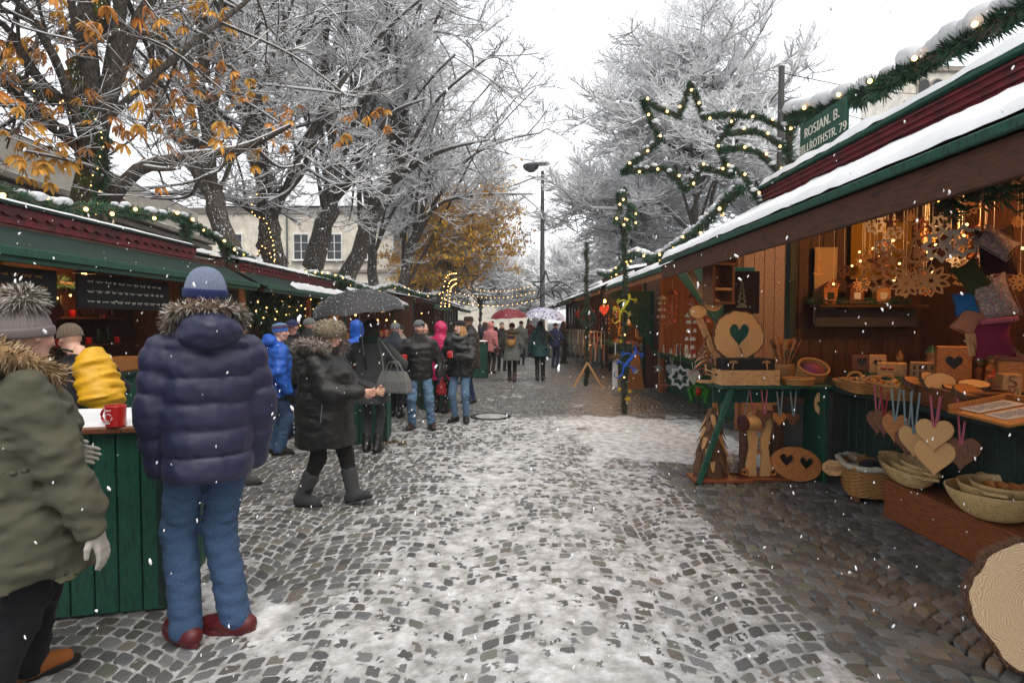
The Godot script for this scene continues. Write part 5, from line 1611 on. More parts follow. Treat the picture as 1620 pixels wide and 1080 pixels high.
func mug(label: String, tr: Transform3D) -> void:
	var t := thing("red_mug", label, "mug", tr.origin, 0.0, "red mulled wine mugs")
	t.transform = tr
	var mb := nm()
	mb.lathe(P2([Q2(0.0, 0.004), Q2(0.036, 0.0), Q2(0.040, 0.004), Q2(0.041, 0.05), Q2(0.043, 0.092), Q2(0.0425, 0.096), Q2(0.040, 0.094), Q2(0.037, 0.02), Q2(0.0, 0.016)]), 28)
	part(t, "cup", mb, M.glaze_red)
	mb = nm()
	var pts := PackedVector3Array()
	for k in 11:
		var a := -PI * 0.5 + PI * k / 10.0
		pts.append(Q3(0.040 + cos(a) * 0.032, 0.048 + sin(a) * 0.032, 0))
	mb.tube(pts, F1([0.006]), 8)
	part(t, "handle", mb, M.glaze_red)
	mb = nm()
	mb.lathe(P2([Q2(0, 0.078), Q2(0.0385, 0.078)]), 20)
	part(t, "mulled_wine", mb, M.wine)
	mb = nm()
	for k in 16:
		var a := TAU * k / 16.0
		if k % 4 == 3: continue
		var ca := -PI * 0.5 + cos(a) * 0.40
		var cy := 0.045 + sin(a) * 0.016
		var c := Q3(cos(ca) * 0.0418, cy, sin(ca) * 0.0418)
		mb.box(c, Q3(0.006, 0.003, 0.0012), 0.0, Basis(Vector3.UP, PI * 0.5 - ca) * Basis(Q3(0, 0, 1), a))
	for ln in [[0.076, 7], [0.02, 5]]:
		for k in int(ln[1]):
			var ca: float = -PI * 0.5 - (k - ln[1] * 0.5) * 0.11
			mb.box(Q3(cos(ca) * 0.0422, ln[0] + 0.002 * sin(k * 2.4), sin(ca) * 0.0422), Q3(0.0035, 0.005, 0.0012), 0.0, Basis(Vector3.UP, PI * 0.5 - ca))
	part(t, "white_print", mb, M.white)

func umbrella(label: String, top: Vector3, R: float, drop: float, grip: Vector3, m: Material, tilt: Vector3, pat := 0) -> Node3D:
	var t := thing("umbrella", label, "umbrella", top)
	var up := (top - grip).normalized() if tilt == Vector3.ZERO else tilt.normalized()
	var x := up.cross(Q3(0, 0, 1)).normalized()
	var b := Basis(x, up, x.cross(up))
	t.basis = b
	var mb := nm()
	var seg := 8; var rings := 7
	var pts := []
	for i in rings + 1:
		var f := float(i) / rings
		var row := []
		for k in seg * 4:
			var a := TAU * k / (seg * 4)
			var rib := absf(fposmod(float(k) / 4.0 + 0.5, 1.0) - 0.5) * 2.0
			var r := R * sin(f * 1.45) / sin(1.45) * (1.0 - 0.055 * rib * f * f)
			var y := -drop * pow(f, 1.9) + 0.02 * rib * f * f
			row.append(Q3(cos(a) * r, y - 0.035 * rib * f * (1.0 - f), sin(a) * r))
		pts.append(row)
	var first := mb.v.size()
	var rg := RandomNumberGenerator.new(); rg.seed = 4
	for i in rings + 1:
		for k in seg * 4:
			mb.col = Color(1, 1, 1)
			mb.vert(pts[i][k], Q3(pts[i][k].x, R * 0.9, pts[i][k].z).normalized())
	for i in rings:
		for k in seg * 4:
			var a0 := first + i * seg * 4 + k; var a1 := first + i * seg * 4 + (k + 1) % (seg * 4)
			mb.ix.append_array(PackedInt32Array([a0, a1, a0 + seg * 4, a1, a1 + seg * 4, a0 + seg * 4]))
	var can := part(t, "canopy", mb, m)
	for k in seg:
		mb = nm()
		var rp := PackedVector3Array()
		for i in rings + 1: rp.append(pts[i][k * 4] - Q3(0, 0.006, 0))
		mb.tube(rp, F1([0.0035]), 5)
		part(can, "rib", mb, M.steel)
	mb = nm(); mb.rod(Q3(0, 0.055, 0), Q3(0, -(top - grip).length(), 0), 0.006); part(t, "shaft", mb, M.steel)
	mb = nm(); mb.rod(Q3(0, -(top - grip).length() + 0.10, 0), Q3(0, -(top - grip).length() - 0.08, 0), 0.014, 0.012); part(t, "handle", mb, M.iron)
	if pat > 0:
		mb = nm()
		for i in pat:
			var f := sqrt(rg.randf()) * rings * 0.98
			var k := rg.randf() * seg * 4
			var p: Vector3 = pts[int(f)][int(k)].lerp(pts[mini(int(f) + 1, rings)][int(k)], f - int(f))
			p = p.lerp(pts[int(f)][(int(k) + 1) % (seg * 4)], (k - int(k)) * 0.9)
			mb.ball(p + Q3(0, 0.003, 0), Q3(1, 0.45, 1) * rg.randf_range(0.0035, 0.008), 5, 3)
		var fl := part(can, "snowflakes", mb, M.snow)
		fl.set_meta("kind", "stuff")
	return t

func build_people() -> void:
	mat("skin", Color(1, 1, 1), 0.55, T.fine, Vector3.ONE * 9.0)
	M.skin.albedo_texture = null
	vc(M.skin); M.skin.subsurf_scatter_enabled = true; M.skin.subsurf_scatter_strength = 0.15
	mat("wine", Color(0.16, 0.02, 0.03), 0.1)
	vc(mat("fur", Color(1, 1, 1), 0.85))
	var navy := cloth("navy_nylon", Color(0.135, 0.155, 0.29), 0.5, 5.0, 0.5)
	var olive := cloth("olive_cotton", Color(0.34, 0.335, 0.265), 0.85, 5.0, 0.5)
	var black_n := cloth("black_nylon", Color(0.055, 0.053, 0.055), 0.55, 4.0, 0.7)
	var blue_n := cloth("bright_blue_nylon", Color(0.06, 0.36, 0.78), 0.6, 4.0, 0.7)
	var grey_w := cloth("grey_wool", Color(0.27, 0.275, 0.28), 0.95, 9.0, 0.4)
	var pale_w := cloth("pale_grey_wool", Color(0.46, 0.47, 0.455), 0.95, 9.0, 0.4)
	var brown_n := cloth("dark_brown_wax", Color(0.13, 0.115, 0.10), 0.6, 4.0, 0.6)
	var pink_n := cloth("hot_pink_nylon", Color(0.80, 0.06, 0.36), 0.55, 4.0, 0.7)
	var rose_n := cloth("rose_cotton", Color(0.80, 0.50, 0.50), 0.85, 6.0, 0.4)
	var teal_n := cloth("teal_nylon", Color(0.02, 0.30, 0.31), 0.5, 4.0, 0.6)
	var black_c := cloth("black_cotton", Color(0.04, 0.04, 0.042), 0.9, 8.0, 0.4)
	var navy_c := cloth("navy_cotton", Color(0.05, 0.055, 0.09), 0.9, 8.0, 0.4)
	var grey_c := cloth("grey_denim", Color(0.22, 0.22, 0.24), 0.9, 8.0, 0.4)
	var jean := denim("blue_jeans", Color(0.22, 0.33, 0.47))
	var jean_d := denim("dark_jeans", Color(0.10, 0.17, 0.30))
	var jean_l := denim("washed_jeans", Color(0.36, 0.48, 0.60))
	var suede_g := cloth("grey_suede", Color(0.26, 0.265, 0.275), 0.95, 7.0, 0.4)
	var leather_b := cloth("brown_leather", Color(0.20, 0.10, 0.07), 0.5, 5.0, 0.4)
	var leather_k := cloth("black_leather", Color(0.04, 0.04, 0.04), 0.45, 5.0, 0.4)
	var red_l := cloth("dark_red_leather", Color(0.36, 0.05, 0.07), 0.5, 5.0, 0.4)
	var tan_l := cloth("tan_nubuck", Color(0.66, 0.38, 0.16), 0.85, 6.0, 0.4)
	var rubber := cloth("black_rubber", Color(0.06, 0.055, 0.05), 0.7, 5.0, 0.2)
	var knit_w := cloth("pale_knit", Color(0.72, 0.70, 0.66), 0.95, 12.0, 0.5)
	var knit_g := cloth("grey_knit", Color(0.50, 0.465, 0.46), 0.95, 14.0, 0.5)
	var knit_n := cloth("marled_navy_knit", Color(0.48, 0.53, 0.64), 0.95, 2.6, 0.5, T.granite)
	var knit_nd := cloth("navy_knit", Color(0.13, 0.18, 0.38), 0.95, 14.0, 0.5)
	var knit_k := cloth("black_knit", Color(0.05, 0.05, 0.055), 0.95, 14.0, 0.5)
	var knit_lg := cloth("light_grey_knit", Color(0.42, 0.43, 0.44), 0.95, 14.0, 0.5)
	var o := {h = 1.95, pos = V(-1.60, 0, 2.98), yaw = -2.55, cell = 0.013, seed = 3, lean = 0.05, face_cell = 0.01,
		feet = [[0.12, 0.02, 0.35], [-0.11, -0.02, 0.9]], trousers = {mat = jean, r = [0.052, 0.043, 0.041], wr = 0.011}, shoes = {mat = red_l, s = 1.08, sole = red_l},
		coat = {mat = navy, name = "down_coat", hem = 0.44, hw = [0.106, 0.086], ww = [0.107, 0.086], cw = [0.111, 0.090], sw = [0.100, 0.070], arm = [0.042, 0.040, 0.033], quilt = 0.135, amp = 0.021, hood = "", wr = 0.008, shw = 0.106},
		hands = [[0.22, 0.92, 0.12], [-0.24, 0.92, 0.10]], elbow = [Q3(0.9, 0, -0.9), Q3(-0.9, 0, -0.9)], curl = [-1.0, -1.0], head = {yaw = 0.35, pitch = 0.12}}
	person("man in a navy down coat and marled blue knitted cap with dark red shoes", o)
	knit_cap(o, knit_n, 0.02, 0.66, 30, knit_nd, 0.2)
	var hf := Field.new(Q3(-0.24, 1.46, -0.42), Q3(0.24, 1.80, 0.14), 0.013)
	hf.ell(Q3(0, 1.63, -0.11), Q3(0.15, 0.095, 0.105), 0.03)
	hf.cap(Q3(-0.12, 1.60, 0.0), Q3(0, 1.62, -0.17), 0.045, 0.065, 0.04)
	hf.cap(Q3(0.12, 1.60, 0.0), Q3(0, 1.62, -0.17), 0.045, 0.065, 0.04)
	hf.wrinkle(noise(3.0, 5, 3), 0.022, Q3(2, 3, 2))
	var mb := nm(); hf.mesh_into(mb); part(o.node, "hood", mb, navy)
	mb = nm()
	fur(mb, curve([Q3(-0.13, 1.62, 0.10), Q3(-0.155, 1.69, 0.0), Q3(-0.125, 1.735, -0.09), Q3(0, 1.745, -0.135), Q3(0.125, 1.735, -0.09), Q3(0.155, 1.69, 0.0), Q3(0.13, 1.62, 0.10)], 3), 0.030, 2600, 0.045, [Color(0.10, 0.07, 0.05), Color(0.20, 0.15, 0.11), Color(0.34, 0.28, 0.22), Color(0.55, 0.52, 0.48)], 2)
	part(o.node, "fur_trim", mb, M.fur)
	for sx in [-1.0, 1.0]:
		mb = nm(); mb.tube(curve([Q3(0.215 * sx, 0.88, 0.09), Q3(0.225 * sx, 0.98, 0.05), Q3(0.222 * sx, 1.08, 0.02)], 4), F1([0.007]), 6); part(o.node, "pocket_welt", mb, navy)
	o = {h = 1.74, pos = V(-2.24, 0, 2.52), yaw = 2.45, cell = 0.013, seed = 8, lean = 0.06, face_cell = 0.01, hand_cell = 0.006,
		feet = [[0.10, 0.05, 0.0], [-0.10, -0.12, -0.35]], trousers = {mat = navy_c, r = [0.060, 0.046, 0.042], wr = 0.016, hip = 1.25}, shoes = {mat = tan_l, boot = 0.10, s = 1.05, shaft = 0.062, ankle_r = 0.056, sole = rubber},
		coat = {mat = olive, name = "parka", hem = 0.33, hw = [0.196, 0.170], ww = [0.158, 0.135], cw = [0.152, 0.125], sw = [0.122, 0.088], arm = [0.058, 0.052, 0.040], wr = 0.030, shw = 0.122},
		hands = [[0.20, 1.04, 0.20], [-0.36, 0.80, 0.20]], elbow = [Q3(0.6, 0, -1.0), Q3(-1.0, 0, -0.5)], gloves = [knit_w, knit_w], curl = [0.4, 0.35], palm = [Q3(-1, 0, 0), Q3(0.6, 0, -0.7)], head = {yaw = 0.35, pitch = 0.15}}
	person("woman in an olive parka and grey pompom hat with pale gloves", o)
	knit_cap(o, knit_g, 0.02, 0.66, 22, knit_g, 0.25)
	mb = nm()
	fur_ball(mb, o.hc + o.hb * Q3(0, 0.70, -0.22) * o.hh, Q3(0.062, 0.052, 0.062), 2200, 0.05, [Color(0.16, 0.13, 0.10), Color(0.38, 0.35, 0.31), Color(0.60, 0.57, 0.53)], 6)
	part(o.node, "pompom", mb, M.fur)
	hf = Field.new(Q3(-0.26, 1.34, -0.34), Q3(0.26, 1.70, 0.2), 0.014)
	hf.ell(Q3(0, 1.47, -0.10), Q3(0.18, 0.10, 0.13), 0.03)
	hf.wrinkle(noise(3.0, 15, 3), 0.02, Q3(2, 3, 2))
	mb = nm(); hf.mesh_into(mb); part(o.node, "hood", mb, olive)
	mb = nm()
	fur(mb, curve([Q3(-0.15, 1.42, 0.15), Q3(-0.19, 1.50, 0.04), Q3(-0.16, 1.56, -0.08), Q3(0, 1.58, -0.16), Q3(0.16, 1.56, -0.08), Q3(0.19, 1.50, 0.04), Q3(0.15, 1.42, 0.15)], 3), 0.042, 2800, 0.05, [Color(0.28, 0.17, 0.08), Color(0.42, 0.30, 0.17), Color(0.52, 0.40, 0.25), Color(0.18, 0.11, 0.06)], 3)
	part(o.node, "fur_trim", mb, M.fur)
	mb = nm()
	for k in 40:
		var a := TAU * k / 40.0
		mb.ball(Q3(cos(a) * 0.279, 1.06 + 0.004 * sin(a * 9), sin(a) * 0.238 + 0.001), Q3(0.012, 0.010, 0.016), 6, 4, Basis(Vector3.UP, -a))
	var bl := part(o.node, "drawstring_waist", mb, olive)
	bl.set_meta("kind", "stuff")
	o = {h = 1.66, pos = V(-3.22, 0, 4.40), yaw = -2.0, cell = 0.018, seed = 21, lean = 0.42, trousers = {mat = jean_d}, shoes = {mat = leather_k},
		coat = {mat = navy_c, name = "jacket", hem = 0.46, hw = [0.125, 0.10], ww = [0.125, 0.095], cw = [0.13, 0.10], sw = [0.11, 0.08], wr = 0.02},
		hands = [[0.20, 1.10, 0.50], [-0.22, 1.12, 0.52]], elbow = [Q3(0.8, -0.5, -0.4), Q3(-0.8, -0.5, -0.4)], head = {pitch = 0.35}}
	person("person in a navy jacket stooping over the standing table", o)
	knit_cap(o, cloth("fuzzy_taupe_knit", Color(0.42, 0.36, 0.31), 0.95, 12.0, 0.5), 0.05, 0.6, 20)
	for k in 2:
		mb = nm()
		var e: Vector3 = o.elb[1].lerp(o.wri[1], 0.45 + 0.3 * k); var ud: Vector3 = (o.wri[1] - o.elb[1]).normalized()
		mb.rod(e - ud * 0.016, e + ud * 0.016, 0.066, 0.064, 16)
		part(o.node, "sleeve_stripe", mb, knit_w)
	var yb := Field.new(Q3(-0.25, -0.1, -0.25), Q3(0.25, 0.65, 0.25), 0.016)
	yb.ell(Q3(0, 0.27, 0), Q3(0.155, 0.26, 0.115), 0.0)
	yb.ell(Q3(0, 0.13, -0.02), Q3(0.15, 0.14, 0.115), 0.06)
	yb.wrinkle(noise(5.0, 9, 2), 0.03, Q3(0.6, 3.5, 0.6))
	mb = nm(); yb.mesh_into(mb)
	var bp := thing("backpack", "backpack under a bright yellow rain cover", "backpack", world_of(o, Q3(0, 0.98, -0.10)), -2.0)
	bp.rotate_object_local(Q3(1, 0, 0), 0.35)
	part(bp, "rain_cover", mb, cloth("yellow_nylon", Color(0.93, 0.70, 0.02), 0.5, 3.0, 0.7))
	for sx in [-1.0, 1.0]:
		mb = nm()
		mb.tube(curve([Q3(0.10 * sx, 0.52, 0.06), Q3(0.13 * sx, 0.56, 0.16), Q3(0.15 * sx, 0.40, 0.28), Q3(0.15 * sx, 0.15, 0.2), Q3(0.12 * sx, 0.05, 0.08)], 4), F1([0.02]), 6, true, 0.4)
		part(bp, "shoulder_strap", mb, black_c)
	o = {h = 1.72, pos = V(-5.25, 0, 6.0), yaw = 1.2, cell = 0.024, seed = 25, lean = 0.25, trousers = {mat = jean_d}, shoes = {mat = leather_k},
		coat = {mat = cloth("brown_wool", Color(0.30, 0.19, 0.11), 0.95, 9.0, 0.4), name = "sweater", hem = 0.50, hw = [0.115, 0.085], ww = [0.115, 0.085], cw = [0.12, 0.085], sw = [0.105, 0.07], wr = 0.014},
		hands = [[0.15, 1.20, 0.50], [-0.20, 1.22, 0.46]], elbow = [Q3(0.8, -0.5, -0.4), Q3(-0.8, -0.5, -0.4)]}
	person("vendor in a brown sweater reaching across the counter of the drinks stall", o)
	hair(o, Color(0.09, 0.06, 0.04), 0.10)
	o = {h = 1.66, pos = V(-1.70, 0, 5.15), yaw = 1.42, cell = 0.014, seed = 31, lean = 0.04, face_cell = 0.006, hand_cell = 0.006,
		feet = [[0.07, 0.23, 0.0, 0.01, 0.22], [-0.06, -0.20, 0.05, 0.01, -0.05]], trousers = {mat = black_c, r = [0.062, 0.042, 0.034], wr = 0.010, hip = 1.25}, shoes = {mat = suede_g, boot = 0.21, s = 1.0, shaft = 0.074, ankle_r = 0.06, sole = rubber},
		coat = {mat = black_n, name = "quilted_coat", hem = 0.335, hw = [0.150, 0.150], ww = [0.145, 0.140], cw = [0.140, 0.135], sw = [0.110, 0.088], arm = [0.056, 0.048, 0.036], quilt = 0.17, amp = 0.012, hood = "", wr = 0.020, shw = 0.115},
		hands = [[0.16, 1.04, 0.40], [-0.17, 1.06, 0.40]], elbow = [Q3(0.5, -0.6, -0.6), Q3(-0.5, -0.6, -0.6)], curl = [0.8, 0.8], palm = [Q3(-1, 0.2, 0), Q3(1, 0.2, 0)], head = {pitch = 0.08, skin = Color(0.62, 0.35, 0.26)}}
	person("woman striding in a black quilted coat and pale fur hat with grey boots", o)
	mb = nm()
	fur_ball(mb, o.hc + o.hb * Q3(0, 0.33, -0.08) * o.hh, Q3(0.120, 0.083, 0.128), 4200, 0.032, [Color(0.30, 0.24, 0.16), Color(0.46, 0.39, 0.29), Color(0.60, 0.54, 0.44), Color(0.20, 0.15, 0.10)], 7)
	part(o.node, "fur_hat", mb, M.fur)
	hair(o, Color(0.22, 0.12, 0.06), 0.06, 0.5)
	hf = Field.new(Q3(-0.24, 1.26, -0.38), Q3(0.24, 1.58, 0.16), 0.014)
	hf.ell(Q3(0, 1.40, -0.12), Q3(0.16, 0.075, 0.13), 0.03)
	hf.cap(Q3(0, 1.36, 0.02), Q3(0, 1.43, 0.06), 0.085, 0.075, 0.03)
	hf.wrinkle(noise(3.0, 19, 3), 0.02, Q3(2, 3, 2))
	mb = nm(); hf.mesh_into(mb); part(o.node, "hood", mb, black_n)
	mb = nm()
	fur(mb, curve([Q3(-0.12, 1.43, 0.12), Q3(-0.17, 1.47, 0.02), Q3(-0.15, 1.48, -0.12), Q3(0, 1.45, -0.22), Q3(0.15, 1.48, -0.12), Q3(0.17, 1.47, 0.02), Q3(0.12, 1.43, 0.12)], 3), 0.042, 2600, 0.055, [Color(0.14, 0.11, 0.10), Color(0.30, 0.24, 0.21), Color(0.48, 0.41, 0.37)], 4)
	part(o.node, "fur_trim", mb, M.fur)
	mb = nm()
	mb.tube(curve([Q3(-0.245, 0.80, 0.08), Q3(-0.252, 0.88, 0.09), Q3(-0.25, 0.96, 0.10)], 3), F1([0.006]), 5)
	part(o.node, "pocket_zip", mb, M.steel)
	o = {h = 1.66, pos = V(-2.98, 0, 7.15), yaw = 2.25, cell = 0.018, seed = 41, lean = 0.06, face_cell = 0.008, trousers = {mat = jean, r = [0.054, 0.044, 0.042], wr = 0.02}, shoes = {mat = leather_k, sole = rubber},
		coat = {mat = blue_n, name = "jacket", hem = 0.45, hw = [0.128, 0.10], ww = [0.128, 0.098], cw = [0.13, 0.098], sw = [0.112, 0.076], arm = [0.048, 0.043, 0.036], hood = "down", wr = 0.030},
		hands = [[0.26, 0.86, 0.12], [-0.27, 0.82, 0.06]], gloves = [black_c, black_c], head = {yaw = -0.7}}
	person("person in a bright blue jacket and striped bobble cap", o)
	knit_cap(o, cloth("blue_striped_knit", Color(0.20, 0.42, 0.72), 0.95, 14.0, 0.5), 0.05, 0.60, 22)
	for k in 3:
		mb = nm()
		var y: float = [0.30, 0.40, 0.49][k]
		var pr := PackedVector2Array()
		for e in [-0.028, 0.0, 0.028]: pr.append(Q2(0.442 * pow(cos(asin(clampf((y + e - 0.05) / 0.56, 0, 1)) * 0.98), 0.55) * o.hh + 0.004, (y + e) * o.hh))
		mb.lathe(pr, 30, Transform3D(o.hb * Basis(Q3(1, 0, 0), -0.12), o.hc + o.hb * Q3(0, 0, -0.05) * o.hh), 0.95, 1.10)
		part(o.node, "cap_stripe", mb, [cloth("plum_knit", Color(0.45, 0.12, 0.28), 0.95), knit_lg, cloth("pale_blue_knit", Color(0.55, 0.66, 0.75), 0.95)][k])
	o = {h = 1.72, pos = V(-3.12, 0, 8.1), yaw = 0.22, cell = 0.018, seed = 44, face_cell = 0.006, trousers = {mat = jean_d, r = [0.058, 0.048, 0.044], wr = 0.022}, shoes = {mat = leather_b, sole = rubber},
		coat = {mat = black_n, name = "jacket", hem = 0.46, hw = [0.135, 0.10], ww = [0.138, 0.105], cw = [0.138, 0.10], sw = [0.115, 0.076], arm = [0.048, 0.043, 0.036], hood = "collar", wr = 0.022},
		hands = [[0.30, 0.80, 0.05], [-0.30, 0.80, 0.05]], gloves = [black_c, black_c], head = {skin = Color(0.60, 0.30, 0.23), brow = Color(0.25, 0.2, 0.16)}}
	person("man in a navy peaked cap and black jacket facing the lane", o)
	mb = nm()
	var capm := cloth("navy_cap_cotton", Color(0.12, 0.12, 0.30), 0.9, 9.0, 0.3)
	var ctr := Transform3D(o.hb, o.hc + o.hb * Q3(0, 0, -0.05) * o.hh)
	var cpr := PackedVector2Array()
	for k in 9: cpr.append(Q2(0.43 * cos(PI * 0.5 * k / 8.0), 0.16 + 0.36 * sin(PI * 0.5 * k / 8.0)) * o.hh)
	mb.lathe(cpr, 28, ctr, 0.95, 1.08)
	var cp := part(o.node, "peaked_cap", mb, capm)
	mb = nm()
	var bill := PackedVector2Array()
	for k in 13: bill.append(Q2(sin(-1.3 + 2.6 * k / 12.0) * 0.40, cos(-1.3 + 2.6 * k / 12.0) * 0.46 + 0.16) * o.hh)
	mb.plate(bill, 0.008, ctr * Transform3D(Basis(Q3(1, 0, 0), PI * 0.5 + 0.22), Q3(0, 0.20, 0.14) * o.hh), 0.002)
	part(cp, "peak", mb, capm)
	o = {h = 1.72, pos = V(-2.92, 0, 5.85), yaw = 1.7, cell = 0.024, seed = 46, feet = [[0.09, -0.03, 0.0], [-0.09, 0.14, 0.1]], trousers = {mat = jean_d}, shoes = {mat = suede_g, boot = 0.08, sole = rubber},
		coat = {mat = brown_n, name = "jacket", hem = 0.44, hw = [0.125, 0.095], ww = [0.12, 0.09], cw = [0.12, 0.09], sw = [0.11, 0.07], wr = 0.02}, head = {}}
	person("person in a dark jacket and grey shoes behind the navy coated man", o)
	knit_cap(o, knit_lg, 0.06, 0.56, 20)
	o = {h = 1.70, pos = V(-1.80, 0, 7.25), yaw = 3.05, cell = 0.016, seed = 51, feet = [[0.07, 0.0, 0.1], [-0.08, -0.03, -0.1]], trousers = {mat = grey_c, r = [0.046, 0.033, 0.030], wr = 0.01}, shoes = {mat = leather_k, boot = 0.12, shaft = 0.055, ankle_r = 0.05},
		coat = {mat = grey_w, name = "long_coat", hem = 0.375, hw = [0.135, 0.115], ww = [0.115, 0.088], cw = [0.120, 0.088], sw = [0.108, 0.070], arm = [0.046, 0.041, 0.034], wr = 0.014},
		hands = [[0.13, 1.28, 0.26], [-0.18, 1.12, 0.22]], elbow = [Q3(0.9, -0.5, -0.2), Q3(-0.9, -0.5, -0.2)], curl = [1.2, 0.8], gloves = [cloth("dark_red_wool", Color(0.30, 0.05, 0.07), 0.95), cloth("dark_red_wool", Color(0.3, 0.05, 0.07), 0.95)], head = {pitch = 0.15}}
	person("woman in a long grey wool coat standing under the black umbrella", o)
	hair(o, Color(0.03, 0.022, 0.02), 0.14)
	mb = nm()
	fur_ball(mb, o.hc + o.hb * Q3(0, 0.12, -0.08) * o.hh, Q3(0.098, 0.108, 0.108), 900, 0.03, [Color(0.03, 0.022, 0.02), Color(0.05, 0.035, 0.03)], 12, -0.2)
	part(o.node, "hair_crown", mb, M.fur)
	mb = nm()
	mb.tube(curve([Q3(0.10, 1.43, 0.04), Q3(0.08, 1.45, -0.09), Q3(-0.08, 1.45, -0.09), Q3(-0.10, 1.43, 0.04), Q3(0, 1.42, 0.10), Q3(0.10, 1.43, 0.04)], 4), F1([0.042]), 10)
	part(o.node, "scarf", mb, cloth("green_tartan_wool", Color(0.08, 0.22, 0.17), 0.95, 2.5, 0.4, T.granite))
	umbrella("snow speckled black umbrella over the grey coated woman", V(-1.93, 2.07, 7.05), 0.57, 0.30, world_of(o, Q3(0.13, 1.30, 0.30)), cloth("black_umbrella_cloth", Color(0.16, 0.155, 0.17), 0.6, 3.0, 0.3), Q3(-0.10, 1, 0.06), 420)
	var hb := thing("handbag", "structured light grey leather handbag on a shoulder strap", "handbag", V(-1.46, 0.80, 7.02), -0.35)
	var lg := cloth("grey_bag_leather", Color(0.46, 0.46, 0.45), 0.5, 5.0, 0.3)
	mb = nm()
	var sec := []
	for e in [[0.0, 0.21, 0.075], [0.02, 0.215, 0.08], [0.14, 0.20, 0.07], [0.25, 0.165, 0.035], [0.262, 0.16, 0.02]]: sec.append(e)
	for i in sec.size() - 1:
		var A: Array = sec[i]; var B: Array = sec[i + 1]
		var ra := [Q3(-A[1], A[0], -A[2]), Q3(A[1], A[0], -A[2]), Q3(A[1], A[0], A[2]), Q3(-A[1], A[0], A[2])]
		var rb := [Q3(-B[1], B[0], -B[2]), Q3(B[1], B[0], -B[2]), Q3(B[1], B[0], B[2]), Q3(-B[1], B[0], B[2])]
		for k in 4: mb.quad(ra[k], rb[k], rb[(k + 1) % 4], ra[(k + 1) % 4])
	mb.quad(Q3(-0.21, 0, -0.075), Q3(0.21, 0, -0.075), Q3(0.21, 0, 0.075), Q3(-0.21, 0, 0.075))
	mb.quad(Q3(-0.16, 0.262, -0.02), Q3(0.16, 0.262, -0.02), Q3(0.16, 0.262, 0.02), Q3(-0.16, 0.262, 0.02))
	part(hb, "body", mb, lg)
	for sz in [-1.0, 1.0]:
		mb = nm()
		var hp := PackedVector3Array()
		for k in 13: hp.append(Q3(-0.085 * cos(PI * k / 12.0), 0.235 + 0.15 * sin(PI * k / 12.0), 0.045 * sz))
		mb.tube(hp, F1([0.008]), 7)
		part(hb, "handle", mb, lg)
		for sx in [-1.0, 1.0]:
			mb = nm()
			mb.tube(curve([Q3(0.09 * sx, 0.235, 0.046 * sz), Q3(0.10 * sx, 0.12, 0.079 * sz), Q3(0.14 * sx, 0.03, 0.083 * sz)], 4), F1([0.006]), 5)
			part(hb, "piping", mb, lg)
	mb = nm()
	mb.tube(curve([Q3(-0.15, 0.255, 0), Q3(-0.19, 0.45, -0.02), Q3(-0.22, 0.62, 0.0), Q3(-0.17, 0.66, 0.05), Q3(0.0, 0.45, 0.04), Q3(0.15, 0.255, 0)], 4), F1([0.011]), 6, true, 0.35)
	part(hb, "shoulder_strap", mb, lg)
	o = {h = 1.68, pos = V(-2.55, 0, 8.25), yaw = 2.7, cell = 0.02, seed = 54, trousers = {mat = black_c}, shoes = {mat = leather_k}, coat = {mat = black_c, name = "jacket", hem = 0.45, hw = [0.125, 0.095], ww = [0.12, 0.09], cw = [0.125, 0.09], sw = [0.11, 0.07], wr = 0.02}, hands = [[0.16, 1.15, 0.32], [-0.16, 1.15, 0.32]], elbow = [Q3(0.8, -0.6, -0.3), Q3(-0.8, -0.6, -0.3)], head = {}}
	person("woman with loose brown hair in a black jacket beside the umbrella", o)
	hair(o, Color(0.16, 0.09, 0.045), 0.22)
	mb = nm(); mb.ball(o.hc + o.hb * Q3(0, 0.10, -0.08) * o.hh, Q3(0.092, 0.106, 0.104), 14, 10); mb.col = Color(0.16, 0.09, 0.045)
	part(o.node, "hair_crown", mb, cloth("brown_hair", Color(0.36, 0.25, 0.16), 0.7, 10.0, 0.5))
	o = {h = 1.70, pos = V(-2.42, 0, 8.95), yaw = -1.9, cell = 0.022, seed = 55, trousers = {mat = jean_d}, shoes = {mat = leather_k}, coat = {mat = blue_n, name = "jacket", hem = 0.46, hw = [0.125, 0.095], ww = [0.12, 0.09], cw = [0.125, 0.09], sw = [0.11, 0.07], wr = 0.02}, head = {}}
	person("person with a bright blue hood up under the black umbrella", o)
	hood_up(o, blue_n)
	o = {h = 1.70, pos = V(-1.44, 0, 8.85), yaw = 0.2, cell = 0.016, seed = 61, face_cell = 0.006, hand_cell = 0.006, feet = [[0.17, 0.06, 0.2], [-0.12, 0.02, -0.45]], trousers = {mat = jean_l, r = [0.052, 0.042, 0.037], wr = 0.022}, shoes = {mat = leather_b, s = 1.08, sole = rubber},
		coat = {mat = black_n, name = "down_jacket", hem = 0.46, hw = [0.118, 0.09], ww = [0.118, 0.09], cw = [0.124, 0.092], sw = [0.108, 0.07], arm = [0.045, 0.042, 0.034], quilt = 0.11, amp = 0.008, hood = "collar", wr = 0.018},
		hands = [[0.30, 0.84, 0.06], [-0.30, 1.07, 0.24]], elbow = [Q3(0.7, 0, -0.8), Q3(-0.8, -0.7, -0.3)], gloves = [cloth("purple_glove", Color(0.12, 0.07, 0.20), 0.9), cloth("purple_glove", Color(0.12, 0.07, 0.2), 0.9)], curl = [0.7, 1.3], palm = [Q3(-1, 0, 0.2), Q3(0.9, 0, 0.5)], head = {yaw = 0.35, beard = 0.75, skin = Color(0.58, 0.33, 0.25)}}
	person("bearded man in a grey beanie and black down jacket holding a red mug", o)
	knit_cap(o, knit_lg, 0.14, 0.60, 24, knit_lg, 0.12)
	mb = nm()
